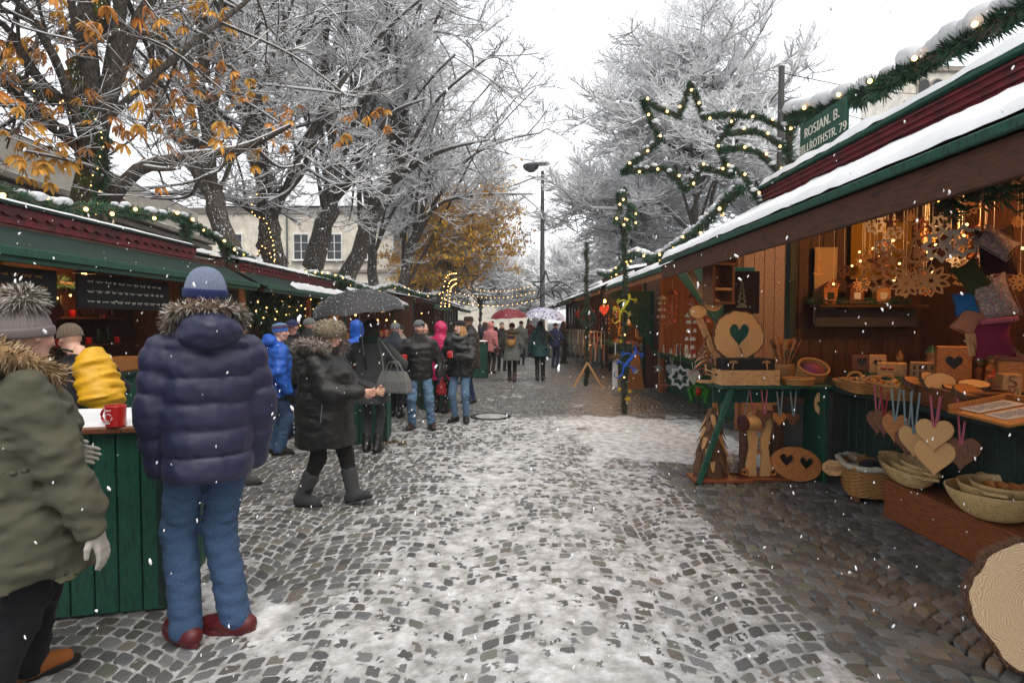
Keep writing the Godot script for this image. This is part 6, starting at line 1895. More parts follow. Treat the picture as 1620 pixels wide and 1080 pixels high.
	mb.lathe(P2([Q2(0, 0.004), Q2(0.016, 0.004), Q2(0.018, 0)]), 14, Transform3D(o.hb * Basis(Q3(1, 0, 0), PI * 0.5), o.hc + o.hb * Q3(0.06, 0.25, 0.445) * o.hh))
	part(o.node, "cap_badge", mb, M.iron)
	mug("red mug held by the bearded man in the grey beanie", at_yaw(world_of(o, o.wri[1] + Q3(0.055, 0.0, 0.07)), 1.2, 1.15))
	o = {h = 1.70, pos = V(-0.86, 0, 9.45), yaw = -0.12, cell = 0.016, seed = 62, face_cell = 0.006, hand_cell = 0.006, feet = [[0.11, 0.06, 0.15], [-0.09, 0.0, -0.5]], trousers = {mat = jean_l, r = [0.050, 0.037, 0.030], wr = 0.012}, shoes = {mat = leather_k, boot = 0.09, shaft = 0.052, ankle_r = 0.046, sole = rubber},
		coat = {mat = black_n, name = "jacket", hem = 0.45, hw = [0.128, 0.095], ww = [0.122, 0.092], cw = [0.125, 0.095], sw = [0.108, 0.072], arm = [0.049, 0.045, 0.037], hood = "down", wr = 0.024},
		hands = [[-0.02, 1.10, 0.25], [-0.26, 0.84, 0.08]], elbow = [Q3(0.9, -0.8, 0.1), Q3(-0.7, 0, -0.8)], gloves = [black_c, black_c], curl = [1.2, 1.2], palm = [Q3(-0.6, 0, -0.8), Q3(1, 0, 0.2)], head = {yaw = -0.55, skin = Color(0.62, 0.38, 0.29), brow = Color(0.22, 0.13, 0.08)}}
	person("blonde woman in a black beanie and washed jeans holding a red mug", o)
	hair(o, Color(0.45, 0.24, 0.10), 0.17, 0.35)
	knit_cap(o, knit_k, 0.12, 0.58, 24, null, 0.15)
	mb = nm()
	mb.tube(curve([Q3(0.09, 1.43, 0.08), Q3(0.07, 1.47, -0.06), Q3(-0.07, 1.47, -0.06), Q3(-0.09, 1.43, 0.08), Q3(0.0, 1.40, 0.13), Q3(0.09, 1.43, 0.08)], 4), F1([0.035]), 9)
	part(o.node, "scarf", mb, cloth("grey_patterned_wool", Color(0.40, 0.42, 0.43), 0.95, 3.0, 0.4, T.granite))
	mug("red mug held by the blonde woman in the black beanie", at_yaw(world_of(o, o.wri[0] + Q3(-0.085, -0.01, 0.06)), -1.9, 1.15))
	var rb := thing("paper_bag", "small red and white patterned bag hanging from the blonde woman's hand", "bag", world_of(o, Q3(-0.30, 0.46, 0.10)), 0.3)
	var bf := Field.new(Q3(-0.14, -0.04, -0.1), Q3(0.14, 0.34, 0.1), 0.012)
	bf.loft([[0.0, 0.07, 0.03, 0, 0], [0.04, 0.085, 0.04, 0, 0], [0.16, 0.08, 0.035, 0, 0], [0.27, 0.03, 0.012, 0, 0]], 0.0)
	bf.wrinkle(noise(7.0, 3, 2), 0.012, Q3(2, 2, 2))
	mb = nm(); bf.mesh_into(mb); part(rb, "bag_body", mb, cloth("red_print", Color(0.72, 0.10, 0.12), 0.6, 3.0, 0.4, T.granite))
	mb = nm(); mb.tube(curve([Q3(-0.03, 0.26, 0), Q3(-0.01, 0.36, 0), Q3(0.01, 0.36, 0), Q3(0.03, 0.26, 0)], 4), F1([0.005]), 5); part(rb, "handle", mb, M.white)
	o = {h = 1.68, pos = V(-1.32, 0, 10.4), yaw = 2.7, cell = 0.02, seed = 64, trousers = {mat = black_c}, shoes = {mat = leather_k, boot = 0.1}, coat = {mat = pink_n, name = "down_coat", hem = 0.36, hw = [0.12, 0.10], ww = [0.115, 0.09], cw = [0.12, 0.09], sw = [0.108, 0.07], quilt = 0.055, amp = 0.009, wr = 0.012}, head = {}}
	person("person in a hot pink quilted coat with its hood up", o)
	hood_up(o, pink_n)
	o = {h = 1.78, pos = V(-0.84, 0, 11.6), yaw = -1.95, cell = 0.02, seed = 66, face_cell = 0.008, trousers = {mat = jean_d, r = [0.052, 0.042, 0.038]}, shoes = {mat = leather_k}, coat = {mat = brown_n, name = "wax_coat", hem = 0.40, hw = [0.125, 0.10], ww = [0.122, 0.095], cw = [0.125, 0.095], sw = [0.112, 0.073], hood = "collar", wr = 0.02}, head = {skin = Color(0.58, 0.32, 0.25), yaw = -0.2}}
	person("man in a brown brimmed hat and dark waxed coat", o)
	mb = nm()
	var hpr := P2([Q2(0.70, 0.20), Q2(0.62, 0.17), Q2(0.43, 0.19), Q2(0.43, 0.30), Q2(0.39, 0.50), Q2(0.28, 0.57), Q2(0.0, 0.54)])
	for q in hpr.size(): hpr[q] *= o.hh
	mb.lathe(hpr, 26, Transform3D(o.hb, o.hc + o.hb * Q3(0, 0, -0.04) * o.hh), 0.95, 1.08)
	part(o.node, "brimmed_hat", mb, cloth("brown_felt", Color(0.20, 0.17, 0.12), 0.95, 8.0, 0.4))
	var bgp := [
		[-2.2, 11.2, -0.3, 1.62, knit_k, "woman with a round pale face in a cream jacket behind the bearded man", Color(0.55, 0.50, 0.44), 0],
		[-1.80, 11.5, 0.6, 1.66, null, "dark haired woman smiling behind the pink coat", Color(0.45, 0.42, 0.40), 1],
		[-2.05, 9.9, 2.9, 1.66, knit_lg, "person in a slate jacket directly behind the bearded man", Color(0.10, 0.14, 0.19), 0],
		[-3.35, 9.3, 2.4, 1.74, knit_lg, "person in a dark coat and grey cap by the fir draped stall", Color(0.07, 0.07, 0.08), 0],
		[-3.9, 12.6, 2.2, 1.70, knit_k, "person in a dark coat looking into the fir draped stall", Color(0.08, 0.08, 0.09), 0],
		[-1.25, 15.4, -1.2, 1.70, cloth("mustard_knit", Color(0.75, 0.45, 0.06), 0.95), "person with a mustard cap standing far behind the hatted man", Color(0.08, 0.09, 0.12), 0],
		[-1.0, 21.0, 3.0, 1.70, null, "distant person in a dark blue jacket walking away", Color(0.07, 0.10, 0.18), 1],
		[-0.35, 19.2, 0.2, 1.66, knit_lg, "distant person in a black coat beside the red umbrella", Color(0.06, 0.06, 0.07), 0],
		[0.35, 22.0, 3.1, 1.70, knit_k, "distant person in a grey jacket between the two umbrellas", Color(0.36, 0.37, 0.36), 0],
		[1.55, 20.5, 2.6, 1.62, knit_k, "child sized person in blue beyond the teal coat", Color(0.05, 0.12, 0.30), 0],
		[2.0, 22.5, 1.2, 1.72, null, "distant person in brown at the far stalls", Color(0.20, 0.13, 0.10), 1],
		[-0.9, 26.0, 0.0, 1.70, knit_k, "tiny dark figure far down the lane", Color(0.07, 0.07, 0.08), 0],
		[0.9, 28.0, 0.3, 1.72, knit_lg, "tiny figure in a rust coat far down the lane", Color(0.36, 0.14, 0.09), 0],
		[-1.9, 24.0, 2.0, 1.68, null, "tiny figure in a red jacket by the left stalls", Color(0.45, 0.06, 0.07), 1],
		[-1.6, 18.6, 1.2, 1.70, knit_k, "far person in a black coat beside the pink coat", Color(0.05, 0.05, 0.055), 0]]
	var i := 0
	for a in bgp:
		var cm := cloth("crowd_cloth_%d" % i, a[6], 0.8, 5.0, 0.5)
		o = {h = a[3], pos = V(a[0], 0, a[1]), yaw = a[2], cell = 0.02 if a[1] < 13.0 else 0.028, seed = 90 + i, face_cell = 0.009 if a[1] < 13.0 else 0.016, hand_cell = 0.010 if a[1] < 13.0 else 0.014, trousers = {mat = [jean_d, black_c, navy_c][i % 3]}, shoes = {mat = leather_k},
			feet = [[0.09, 0.05 * (i % 3), 0.15], [-0.09, -0.06 * (i % 2), -0.1]], coat = {mat = cm, name = "coat", hem = [0.45, 0.40, 0.36][i % 3], hw = [0.125, 0.10], ww = [0.122, 0.092], cw = [0.125, 0.092], sw = [0.11, 0.072], hood = "collar", wr = 0.02}, group = "passers by along the lane",
			hands = [[0.25, 0.82, 0.08], [-0.18, 1.08 if i % 2 else 0.82, 0.26 if i % 2 else 0.06]], gloves = [black_c, black_c], head = {yaw = 0.2 * (i % 3 - 1)}}
		person(a[5], o)
		if a[4]: knit_cap(o, a[4], 0.10, 0.58, 16)
		if a[7] == 1: hair(o, [Color(0.04, 0.025, 0.02), Color(0.12, 0.07, 0.04)][i % 2], 0.12, 0.2)
		i += 1
	o = {h = 1.66, pos = V(-0.70, 0, 18.2), yaw = 2.6, cell = 0.024, seed = 70, trousers = {mat = cloth("brown_cord", Color(0.18, 0.11, 0.08), 0.9)}, shoes = {mat = leather_b, boot = 0.2}, coat = {mat = rose_n, name = "coat", hem = 0.42, hw = [0.125, 0.10], ww = [0.115, 0.09], cw = [0.12, 0.09], sw = [0.108, 0.07], wr = 0.018}, head = {}}
	person("woman in a rose pink hooded coat walking away", o)
	hood_up(o, rose_n)
	var sb := thing("shoulder_bag", "small brown shoulder bag on the rose coat", "bag", world_of(o, Q3(-0.24, 0.78, 0.02)), 2.6)
	mb = nm(); mb.box(Vector3.ZERO, Q3(0.08, 0.2, 0.26), 0.03); part(sb, "bag_body", mb, leather_b)
	mb = nm(); mb.tube(curve([Q3(0, 0.1, 0.1), Q3(0.1, 0.42, 0.08), Q3(0.26, 0.66, -0.02), Q3(0.14, 0.42, -0.12), Q3(0, 0.1, -0.1)], 4), F1([0.012]), 6); part(sb, "strap", mb, leather_b)
	o = {h = 1.64, pos = V(0.0, 0, 15.8), yaw = 3.1, cell = 0.02, seed = 71, feet = [[0.07, 0.10, 0.0], [-0.07, -0.10, 0.0]], trousers = {mat = black_c, r = [0.05, 0.036, 0.032]}, shoes = {mat = leather_b, boot = 0.14}, coat = {mat = pale_w, name = "long_coat", hem = 0.36, hw = [0.145, 0.115], ww = [0.115, 0.09], cw = [0.12, 0.09], sw = [0.108, 0.07], wr = 0.016},
		hands = [[0.12, 1.22, 0.25], [-0.26, 0.80, 0.05]], elbow = [Q3(0.9, -0.5, -0.3), Q3(-0.6, 0, -0.8)], gloves = [black_c, black_c], curl = [1.2, 0.6], head = {}}
	person("woman in a pale grey coat with a straw backpack under the red umbrella", o)
	knit_cap(o, cloth("crimson_knit", Color(0.45, 0.05, 0.10), 0.95), 0.06, 0.58, 16)
	mb = nm()
	fur(mb, curve([Q3(-0.14, 1.36, 0.04), Q3(-0.12, 1.40, -0.10), Q3(0, 1.40, -0.16), Q3(0.12, 1.40, -0.10), Q3(0.14, 1.36, 0.04)], 3), 0.05, 500, 0.04, [Color(0.28, 0.19, 0.11), Color(0.4, 0.3, 0.2)], 3)
	part(o.node, "fur_trim", mb, M.fur)
	umbrella("plain dark red umbrella over the pale grey coat", V(-0.10, 2.02, 15.65), 0.50, 0.27, world_of(o, Q3(0.12, 1.24, 0.3)), cloth("red_umbrella_cloth", Color(0.48, 0.05, 0.13), 0.6, 3.0, 0.3), Q3(-0.05, 1, 0.02), 80)
	var sp := thing("backpack", "small straw coloured backpack on the pale grey coat", "backpack", world_of(o, Q3(0.02, 0.98, -0.17)), 3.1)
	var sf := Field.new(Q3(-0.2, -0.05, -0.14), Q3(0.2, 0.4, 0.14), 0.018)
	sf.ell(Q3(0, 0.16, 0), Q3(0.14, 0.18, 0.08), 0.0); sf.ell(Q3(0, 0.10, -0.06), Q3(0.10, 0.09, 0.05), 0.02)
	mb = nm(); sf.mesh_into(mb); part(sp, "bag_body", mb, M.wicker)
	mb = nm(); mb.box(Q3(0, 0.25, -0.045), Q3(0.2, 0.10, 0.08), 0.02); part(sp, "flap", mb, leather_b)
	o = {h = 1.70, pos = V(0.80, 0, 16.1), yaw = 3.15, cell = 0.018, seed = 72, feet = [[0.08, -0.06, 0.0], [-0.08, 0.06, 0.0]], trousers = {mat = black_c, r = [0.05, 0.038, 0.034]}, shoes = {mat = leather_k, boot = 0.2, shaft = 0.06}, coat = {mat = teal_n, name = "quilted_coat", hem = 0.40, hw = [0.135, 0.11], ww = [0.125, 0.095], cw = [0.128, 0.095], sw = [0.112, 0.073], quilt = 0.06, amp = 0.010, hood = "down", wr = 0.012},
		hands = [[0.28, 0.82, 0.02], [-0.13, 1.24, 0.25]], elbow = [Q3(0.6, 0, -0.8), Q3(-0.9, -0.5, -0.3)], gloves = [black_c, black_c], curl = [0.5, 1.2], head = {}}
	person("woman in a teal quilted coat walking away under the floral umbrella", o)
	hair(o, Color(0.06, 0.03, 0.02), 0.05)
	knit_cap(o, cloth("dark_plum_felt", Color(0.16, 0.06, 0.09), 0.95), 0.1, 0.56, 16)
	var um := umbrella("white umbrella printed with small violet flowers over the teal coat", V(0.95, 2.06, 15.9), 0.58, 0.32, world_of(o, Q3(-0.13, 1.26, 0.3)), cloth("white_umbrella_cloth", Color(0.80, 0.79, 0.88), 0.6, 3.0, 0.2), Q3(0.10, 1, 0.04), 0)
	mb = nm()
	var rg := RandomNumberGenerator.new(); rg.seed = 8
	for k in 150:
		var a := rg.randf() * TAU; var f := sqrt(rg.randf()) * 0.95
		var r := 0.58 * sin(f * 1.45) / sin(1.45) * 0.985
		mb.ball(Q3(cos(a) * r, -0.32 * pow(f, 1.9) + 0.006, sin(a) * r), Q3(0.02, 0.004, 0.02) * rg.randf_range(0.6, 1.3), 6, 3, Basis(Q3(sin(a), 0, -cos(a)), f * 0.95))
	var pf := part(um.get_node("canopy"), "printed_flowers", mb, cloth("violet_print", Color(0.30, 0.24, 0.50), 0.7))
	pf.set_meta("kind", "stuff")
	var cb := thing("shoulder_bag", "grey shoulder bag on a long strap across the teal coat", "bag", world_of(o, Q3(-0.30, 0.80, 0.02)), 3.15)
	mb = nm(); mb.box(Vector3.ZERO, Q3(0.09, 0.28, 0.24), 0.03); part(cb, "bag_body", mb, pale_w)
	mb = nm(); mb.tube(P3([Q3(0.02, 0.14, -0.08), Q3(0.12, 0.35, -0.20), Q3(0.30, 0.58, -0.19), Q3(0.36, 0.63, -0.12)]), F1([0.010]), 6); part(cb, "strap", mb, pale_w)

func hood_up(o: Dictionary, m: Material) -> void:
	var hh: float = o.hh
	var c: Vector3 = o.hc
	var f := Field.new(c - Q3(0.24, 0.30, 0.26), c + Q3(0.24, 0.24, 0.24), 0.016)
	f.ell(c + o.hb * Q3(0, 0.10, -0.10) * hh, Q3(0.50, 0.52, 0.52) * hh, 0.0, o.hb)
	f.cap(c + Q3(0, -0.55 * hh, -0.12 * hh), c + Q3(0, -0.2 * hh, -0.15 * hh), 0.50 * hh, 0.45 * hh, 0.05)
	f.ell(c + o.hb * Q3(0, -0.06, 0.50) * hh, Q3(0.32, 0.44, 0.48) * hh, 0.02, o.hb, true)
	f.wrinkle(noise(3.0, 33, 3), 0.014, Q3(2, 3, 2))
	var mb := nm(); f.mesh_into(mb)
	part(o.node, "raised_hood", mb, m)

var tuft_a: ArrayMesh
var tuft_b: ArrayMesh
func tuft(sd: int, r: float, cnt: int) -> ArrayMesh:
	var mb := nm()
	var rg := RandomNumberGenerator.new(); rg.seed = sd
	for i in cnt:
		var y := rg.randf_range(-0.07, 0.07)
		var a := rg.randf() * TAU
		var d := Q3(cos(a), rg.randf_range(0.0, 0.9), sin(a)).normalized()
		var sp := d * r * rg.randf_range(0.55, 1.15)
		var g := rg.randf_range(0.6, 1.5)
		mb.col = Color(0.03 * g, 0.082 * g, 0.042 * g)
		var w := d.cross(wv(rg, 1.0)).normalized() * r * 0.055
		var p := Q3(0, y, 0)
		mb.quad(p - w * 0.4, p + sp * 0.5 - w, p + sp, p + sp * 0.5 + w)
	return mb.mesh()

func garland(label: String, pts: PackedVector3Array, o: Dictionary) -> Node3D:
	var t := thing(o.get("name", "fir_garland"), label, o.get("cat", "garland"), pts[0], 0.0, o.get("group", ""))
	var rg := RandomNumberGenerator.new(); rg.seed = int(pts[0].x * 100.0) + int(pts[0].z * 37.0) + pts.size()
	dress(t, pts, -pts[0], o, rg)
	return t
func dress(t: Node3D, pts: PackedVector3Array, off: Vector3, o: Dictionary, rg: RandomNumberGenerator) -> void:
	var r: float = o.get("r", 0.09)
	var mb := nm()
	var lp := PackedVector3Array()
	for p in pts: lp.append(p + off)
	mb.col = Color(0.09, 0.065, 0.045)
	mb.tube(lp, F1([r * 0.35]), 6)
	var core := part(t, "twig_core", mb, M.needle)
	var trs := []; var sn := nm(); var bulbs := []
	var acc := 0.0; var nb := 0.0; var nsn := 0.0
	for i in lp.size() - 1:
		var a := lp[i]; var b := lp[i + 1]
		var ln := (b - a).length()
		var y := (b - a) / maxf(ln, 1e-5)
		var x := y.cross(Q3(0.3, 0.9, 0.2)).normalized()
		while acc < ln:
			var p := a + y * acc
			var sc := r / 0.1 * rg.randf_range(0.75, 1.2)
			var bs := Basis(x, y, x.cross(y)) * Basis(Vector3.UP, rg.randf() * TAU)
			trs.append(Transform3D(bs.scaled(Q3(sc, sc, sc)), p + wv(rg, r * 0.2)))
			nb += o.get("step", 0.06); nsn += o.get("step", 0.06)
			if o.get("bulbs", 0.0) > 0.0 and nb > o.bulbs:
				nb = rg.randf_range(-0.1, 0.1) * float(o.bulbs)
				bulbs.append(p + (wv(rg, 0.5) + Q3(0, 0.1, 0.6 if absf(y.z) < 0.8 else 0.2) + Q3(o.get("bulb_side", 0.0), 0, 0)).normalized() * r * 0.9)
			if o.get("snow", 0.0) > 0.0 and nsn > 0.07:
				nsn = 0.0
				if rg.randf() < o.get("snow_cover", 0.8):
					var w: float = o.snow * rg.randf_range(0.5, 1.3)
					sn.ball(p + Q3(0, r * 0.55 + w * 0.2, 0) + wv(rg, 0.02), Q3(w * 1.2, w * 0.8, w * 1.5), 9, 6, Basis(Vector3.UP, rg.randf() * TAU))
			acc += o.get("step", 0.06)
		acc -= ln
	var nd := multi(core, "needles", tuft_a, M.needle, trs)
	if sn.v.size():
		part(core, "snow_lumps", sn, M.snow).set_meta("kind", "stuff")
	if bulbs.size():
		for p in bulbs:
			part(t, "light_bulb", bulb_mesh, M.bulb, Transform3D(Basis.from_scale(Vector3.ONE * o.get("bulb_s", 1.0)), p))
var bulb_mesh: ArrayMesh
func poly3(pl: Array, closed := true, sub := 4) -> PackedVector3Array:
	var r := PackedVector3Array()
	var m := pl.size()
	for i in (m if closed else m - 1):
		for s in sub: r.append(Q3(pl[i].x, pl[i].y, 0).lerp(Q3(pl[(i + 1) % m].x, pl[(i + 1) % m].y, 0), float(s) / sub))
	r.append(Q3(pl[0].x, pl[0].y, 0) if closed else Q3(pl[m - 1].x, pl[m - 1].y, 0))
	return r
func xf(tr: Transform3D, p: PackedVector3Array) -> PackedVector3Array:
	var r := PackedVector3Array()
	for q in p: r.append(tr * q)
	return r
func comet(label: String, tr: Transform3D, outline: Array, tails: Array, o: Dictionary) -> void:
	var t := thing("comet_star", label, "star decoration", tr.origin, 0.0, "comet stars over the lane")
	var rg := RandomNumberGenerator.new(); rg.seed = int(tr.origin.z * 10)
	var b := Transform3D(tr.basis, Vector3.ZERO)
	if o.get("bare", false):
		var mb := nm()
		mb.tube(xf(b, poly3(outline)), F1([0.028]), 6)
		part(t, "star_outline", mb, M.iron_green)
		for tl in tails:
			mb = nm(); mb.tube(xf(b, curve(tl, 5)), F1([0.02]), 5)
			var tp := part(t, "tail", mb, M.iron_green)
			if o.get("bulbs", 0.0) > 0.0:
				for p in xf(b, curve(tl, 6)): part(tp, "light_bulb", bulb_mesh, M.bulb, Transform3D(Basis.from_scale(Vector3.ONE * 1.1), p + Q3(0, 0, 0.03)))
		return
	dress(t, xf(b, poly3(outline, true, 5)), Vector3.ZERO, o, rg)
	for tl in tails: dress(t, xf(b, curve(tl, 6)), Vector3.ZERO, o, rg)

func gecko(label: String, tr: Transform3D, s: float, c: Color, c2: Color) -> void:
	var t := thing("gecko_ornament", label, "ornament", tr.origin, 0.0, "painted metal geckos on the fir wrapped post")
	t.transform = tr
	var m := cloth("gecko_" + label.get_slice(" ", 0), c, 0.3, 2.0, 0.2, T.blotch)
	var m2 := cloth("gecko_spots_" + label.get_slice(" ", 0), c2, 0.3, 2.0, 0.2)
	var mb := nm()
	var sp := curve([Q3(0.02, 0.30, 0.03), Q3(0.05, 0.20, 0.05), Q3(0.0, 0.05, 0.06), Q3(-0.04, -0.08, 0.05), Q3(-0.02, -0.19, 0.04), Q3(-0.09, -0.27, 0.04), Q3(-0.15, -0.22, 0.04), Q3(-0.12, -0.17, 0.04)], 3)
	for i in sp.size(): sp[i] *= s
	var rr := PackedFloat32Array()
	var prof := [0.022, 0.045, 0.042, 0.026, 0.040, 0.046, 0.048, 0.046, 0.042, 0.036, 0.032, 0.027, 0.024, 0.021, 0.018, 0.016, 0.014, 0.012, 0.010, 0.008, 0.006, 0.005]
	for i in sp.size(): rr.append(prof[mini(i, prof.size() - 1)] * s)
	mb.tube(sp, rr, 10, true, 0.6, Q3(1, 0, 0))
	part(t, "body", mb, m)
	for L in [[0.03, 0.17, 0.14, 0.21, 1], [0.02, 0.15, -0.11, 0.12, -1], [-0.02, -0.04, 0.10, -0.05, 1], [-0.04, -0.06, -0.14, -0.02, -1]]:
		mb = nm()
		var a := Q3(L[0], L[1], 0.05) * s; var e := Q3(L[2], L[3], 0.06) * s
		mb.tube(curve([a, a.lerp(e, 0.5) + Q3(0, 0.03 * s, 0), e], 3), rad(0.017 * s, 0.012 * s, 7), 6)
		for k in 4:
			var an := -1.1 + 0.75 * k + (0.0 if L[4] > 0 else PI)
			var q := e + Q3(cos(an), sin(an), 0) * 0.045 * s
			mb.rod(e, q, 0.007 * s, 0.006 * s, 5)
			mb.ball(q, Vector3.ONE * 0.012 * s, 6, 4)
		part(t, "leg", mb, m)
	mb = nm()
	for k in 7: mb.ball(sp[3 + k] + Q3(0.008 * (k % 2) * s, 0, 0.026 * s), Q3(0.013, 0.017, 0.006) * s, 7, 4)
	part(t, "back_pattern", mb, m2).set_meta("kind", "stuff")
	for sx in [-1.0, 1.0]:
		mb = nm(); mb.ball(Q3(0.03 + 0.028 * sx, 0.255, 0.062) * s, Vector3.ONE * 0.012 * s, 7, 5); part(t, "eye", mb, M.iron)

func text_on(parent: Node, called: String, s: String, size: float, m: Material, tr: Transform3D, font := "Droid Sans") -> MeshInstance3D:
	var tm := TextMesh.new()
	var f := SystemFont.new(); f.font_names = PackedStringArray([font])
	tm.font = f; tm.text = s; tm.font_size = 48; tm.pixel_size = size / 35.0; tm.depth = 0.005
	tm.curve_step = 4.0
	return part(parent, called, tm, m, tr)

func build_decorations() -> void:
	tuft_a = tuft(1, 0.10, 84)
	var mb := nm(); mb.ball(Vector3.ZERO, Vector3.ONE * 0.017, 8, 6); bulb_mesh = mb.mesh()
	mat("iron_green", Color(0.07, 0.10, 0.085), 0.6)
	garland("thick snow laden fir garland with bulbs above the carved wood stall roof", curve([V(3.3, 4.08, 6.8), V(3.3, 3.88, 5.9), V(3.3, 3.77, 5.03), V(3.3, 3.72, 4.3), V(3.3, 3.69, 3.67), V(3.3, 3.8, 2.6)], 6), {r = 0.14, bulbs = 0.55, snow = 0.09, snow_cover = 0.75, bulb_s = 1.2, step = 0.05, bulb_side = -0.8})
	garland("fir wrapped mast behind the address board", P3([V(3.3, 3.1, 6.85), V(3.3, 3.6, 6.85), V(3.3, 4.15, 6.85)]), {r = 0.10, bulbs = 0.4, snow = 0.03, snow_cover = 0.4, name = "fir_wrapped_mast"})
	garland("lit fir garland running down the far right roofs", curve([V(3.2, 3.55, 8.0), V(3.1, 3.15, 10.0), V(3.0, 3.0, 12.0), V(2.95, 3.3, 13.8), V(2.9, 3.05, 16.5), V(2.9, 3.3, 19.0)], 6), {r = 0.12, bulbs = 0.25, snow = 0.06, bulb_s = 1.5, step = 0.08})
	var star_o := [Q2(0, 0.72), Q2(0.15, 0.32), Q2(0.57, 0.36), Q2(0.32, 0.0), Q2(0.5, -0.36), Q2(0.15, -0.27), Q2(-0.04, -0.55), Q2(-0.28, -0.28), Q2(-0.8, -0.32), Q2(-0.36, 0.06), Q2(-0.57, 0.52), Q2(-0.14, 0.32)]
	comet("big lit fir comet star beside the address board", T3(V(2.12, 3.78, 6.85)), star_o,
		[[Q3(0.5, 0.33, 0), Q3(0.78, 0.33, 0), Q3(1.14, 0.17, 0)], [Q3(0.42, 0.12, 0), Q3(0.82, 0.14, 0), Q3(1.17, -0.09, 0)], [Q3(0.4, -0.05, 0), Q3(0.78, -0.08, 0), Q3(1.14, -0.40, 0)], [Q3(0.4, -0.3, 0), Q3(0.62, -0.36, 0), Q3(0.87, -0.73, 0)]],
		{r = 0.06, bulbs = 0.25, snow = 0.03, snow_cover = 0.4, step = 0.025, bulb_s = 0.9})
	comet("small lit fir star on top of the gecko post", Transform3D(Basis(Vector3.UP, 1.05).scaled(Vector3.ONE * 0.62), V(2.02, 3.60, 10.3)), star_o,
		[[Q3(0.5, 0.33, 0), Q3(0.78, 0.33, 0), Q3(1.14, 0.17, 0)], [Q3(0.42, 0.0, 0), Q3(0.82, 0.0, 0), Q3(1.17, -0.3, 0)]], {r = 0.07, bulbs = 0.4, snow = 0.03, snow_cover = 0.3, step = 0.05, bulb_s = 1.2})
	var five := []
	for p in star2(5, 0.55, 0.22): five.append(p)
	comet("bare wire comet star with glowing tail over the left stalls", T3(V(-1.65, 3.1, 20.0)), five, [[Q3(-0.3, 0.25, 0), Q3(-0.65, 0.1, 0), Q3(-0.85, -0.9, 0)], [Q3(-0.3, 0.05, 0), Q3(-0.55, -0.1, 0), Q3(-0.7, -0.9, 0)], [Q3(-0.3, -0.1, 0), Q3(-0.5, -0.3, 0), Q3(-0.55, -0.9, 0)]], {bare = true, bulbs = 1.0})
	comet("bare wire comet star hung over the middle of the lane", T3(V(1.18, 2.88, 20.0)), five, [[Q3(0.35, 0.2, 0), Q3(0.65, 0.12, 0), Q3(0.95, -0.1, 0)], [Q3(0.3, 0.05, 0), Q3(0.6, -0.05, 0), Q3(0.85, -0.35, 0)], [Q3(0.25, -0.1, 0), Q3(0.45, -0.2, 0), Q3(0.6, -0.5, 0)]], {bare = true})
	garland("snowy fir garland with bulbs above the drinks stall trim", curve([V(-4.6, 3.0, 3.8), V(-4.6, 2.85, 5.1), V(-4.6, 2.84, 5.8), V(-4.6, 2.98, 6.7), V(-4.6, 3.02, 7.3), V(-4.6, 3.1, 8.0), V(-4.6, 2.85, 9.5), V(-4.6, 2.62, 11.2), V(-4.5, 2.75, 13.0), V(-4.4, 2.75, 15.0)], 6), {r = 0.095, bulbs = 0.42, snow = 0.045, snow_cover = 0.6, bulb_s = 1.3, bulb_side = 0.6})
	garland("sparser fir garland hung along the far left roofs", curve([V(-4.4, 2.75, 15.0), V(-4.3, 2.6, 17.5), V(-4.2, 2.9, 20.0), V(-3.6, 2.7, 23.0), V(-3.3, 2.9, 26.0)], 5), {r = 0.12, bulbs = 0.35, snow = 0.06, step = 0.09, bulb_s = 1.4})
	for a in [[-4.62, 8.1, 2.7, 3.1, "fir wrapped stub post above the drinks stall"], [-4.7, 9.35, 2.2, 2.9, "fir wrapped post between drinks and fir stalls"], [-4.5, 15.0, 2.4, 2.9, "fir wrapped post above the umbrella"]]:
		garland(a[4], P3([V(a[0], a[2], a[1]), V(a[0], a[3], a[1])]), {r = 0.12, name = "fir_wrapped_post", cat = "post", snow = 0.03, snow_cover = 0.2})
	garland("fir garland climbing the mossy chestnut trunk", curve([V(-6.0, 2.9, 8.6), V(-6.15, 3.6, 8.55), V(-6.1, 4.4, 8.6), V(-6.7, 4.9, 8.5), V(-7.6, 5.3, 8.4), V(-8.2, 4.9, 8.3)], 5), {r = 0.13, bulbs = 0.12, step = 0.07, bulb_s = 0.55, snow = 0.03, snow_cover = 0.3})
	garland("string of lights wound round the chestnut trunk", curve([V(-6.7, 3.0, 14.75), V(-6.4, 3.6, 14.72), V(-6.1, 3.2, 14.75), V(-6.3, 4.2, 14.75), V(-6.7, 4.5, 14.75), V(-6.5, 5.0, 14.75)], 6), {r = 0.04, bulbs = 0.10, step = 0.06, bulb_s = 0.8, name = "light_string"})
	garland("fir wrapped post hung with painted metal geckos", P3([V(2.04, 0.0, 10.3), V(2.03, 1.2, 10.3), V(2.04, 2.4, 10.3), V(2.02, 3.5, 10.3)]), {r = 0.085, name = "fir_wrapped_post", cat = "post", bulbs = 0.7, bulb_s = 0.8, step = 0.05})
	garland("fir wrapped post with a dark wreath and a wooden tripod", P3([V(1.94, 0.0, 14.8), V(1.95, 1.4, 14.8), V(1.93, 3.7, 14.8)]), {r = 0.10, name = "fir_wrapped_post", cat = "post", step = 0.06})
	var wr := PackedVector3Array()
	for k in 17: wr.append(V(1.94 + 0.17 * sin(TAU * k / 16.0), 1.75 + 0.2 * cos(TAU * k / 16.0), 14.62))
	garland("round dark wreath on the tripod post", wr, {r = 0.085, name = "wreath", cat = "wreath", step = 0.05})
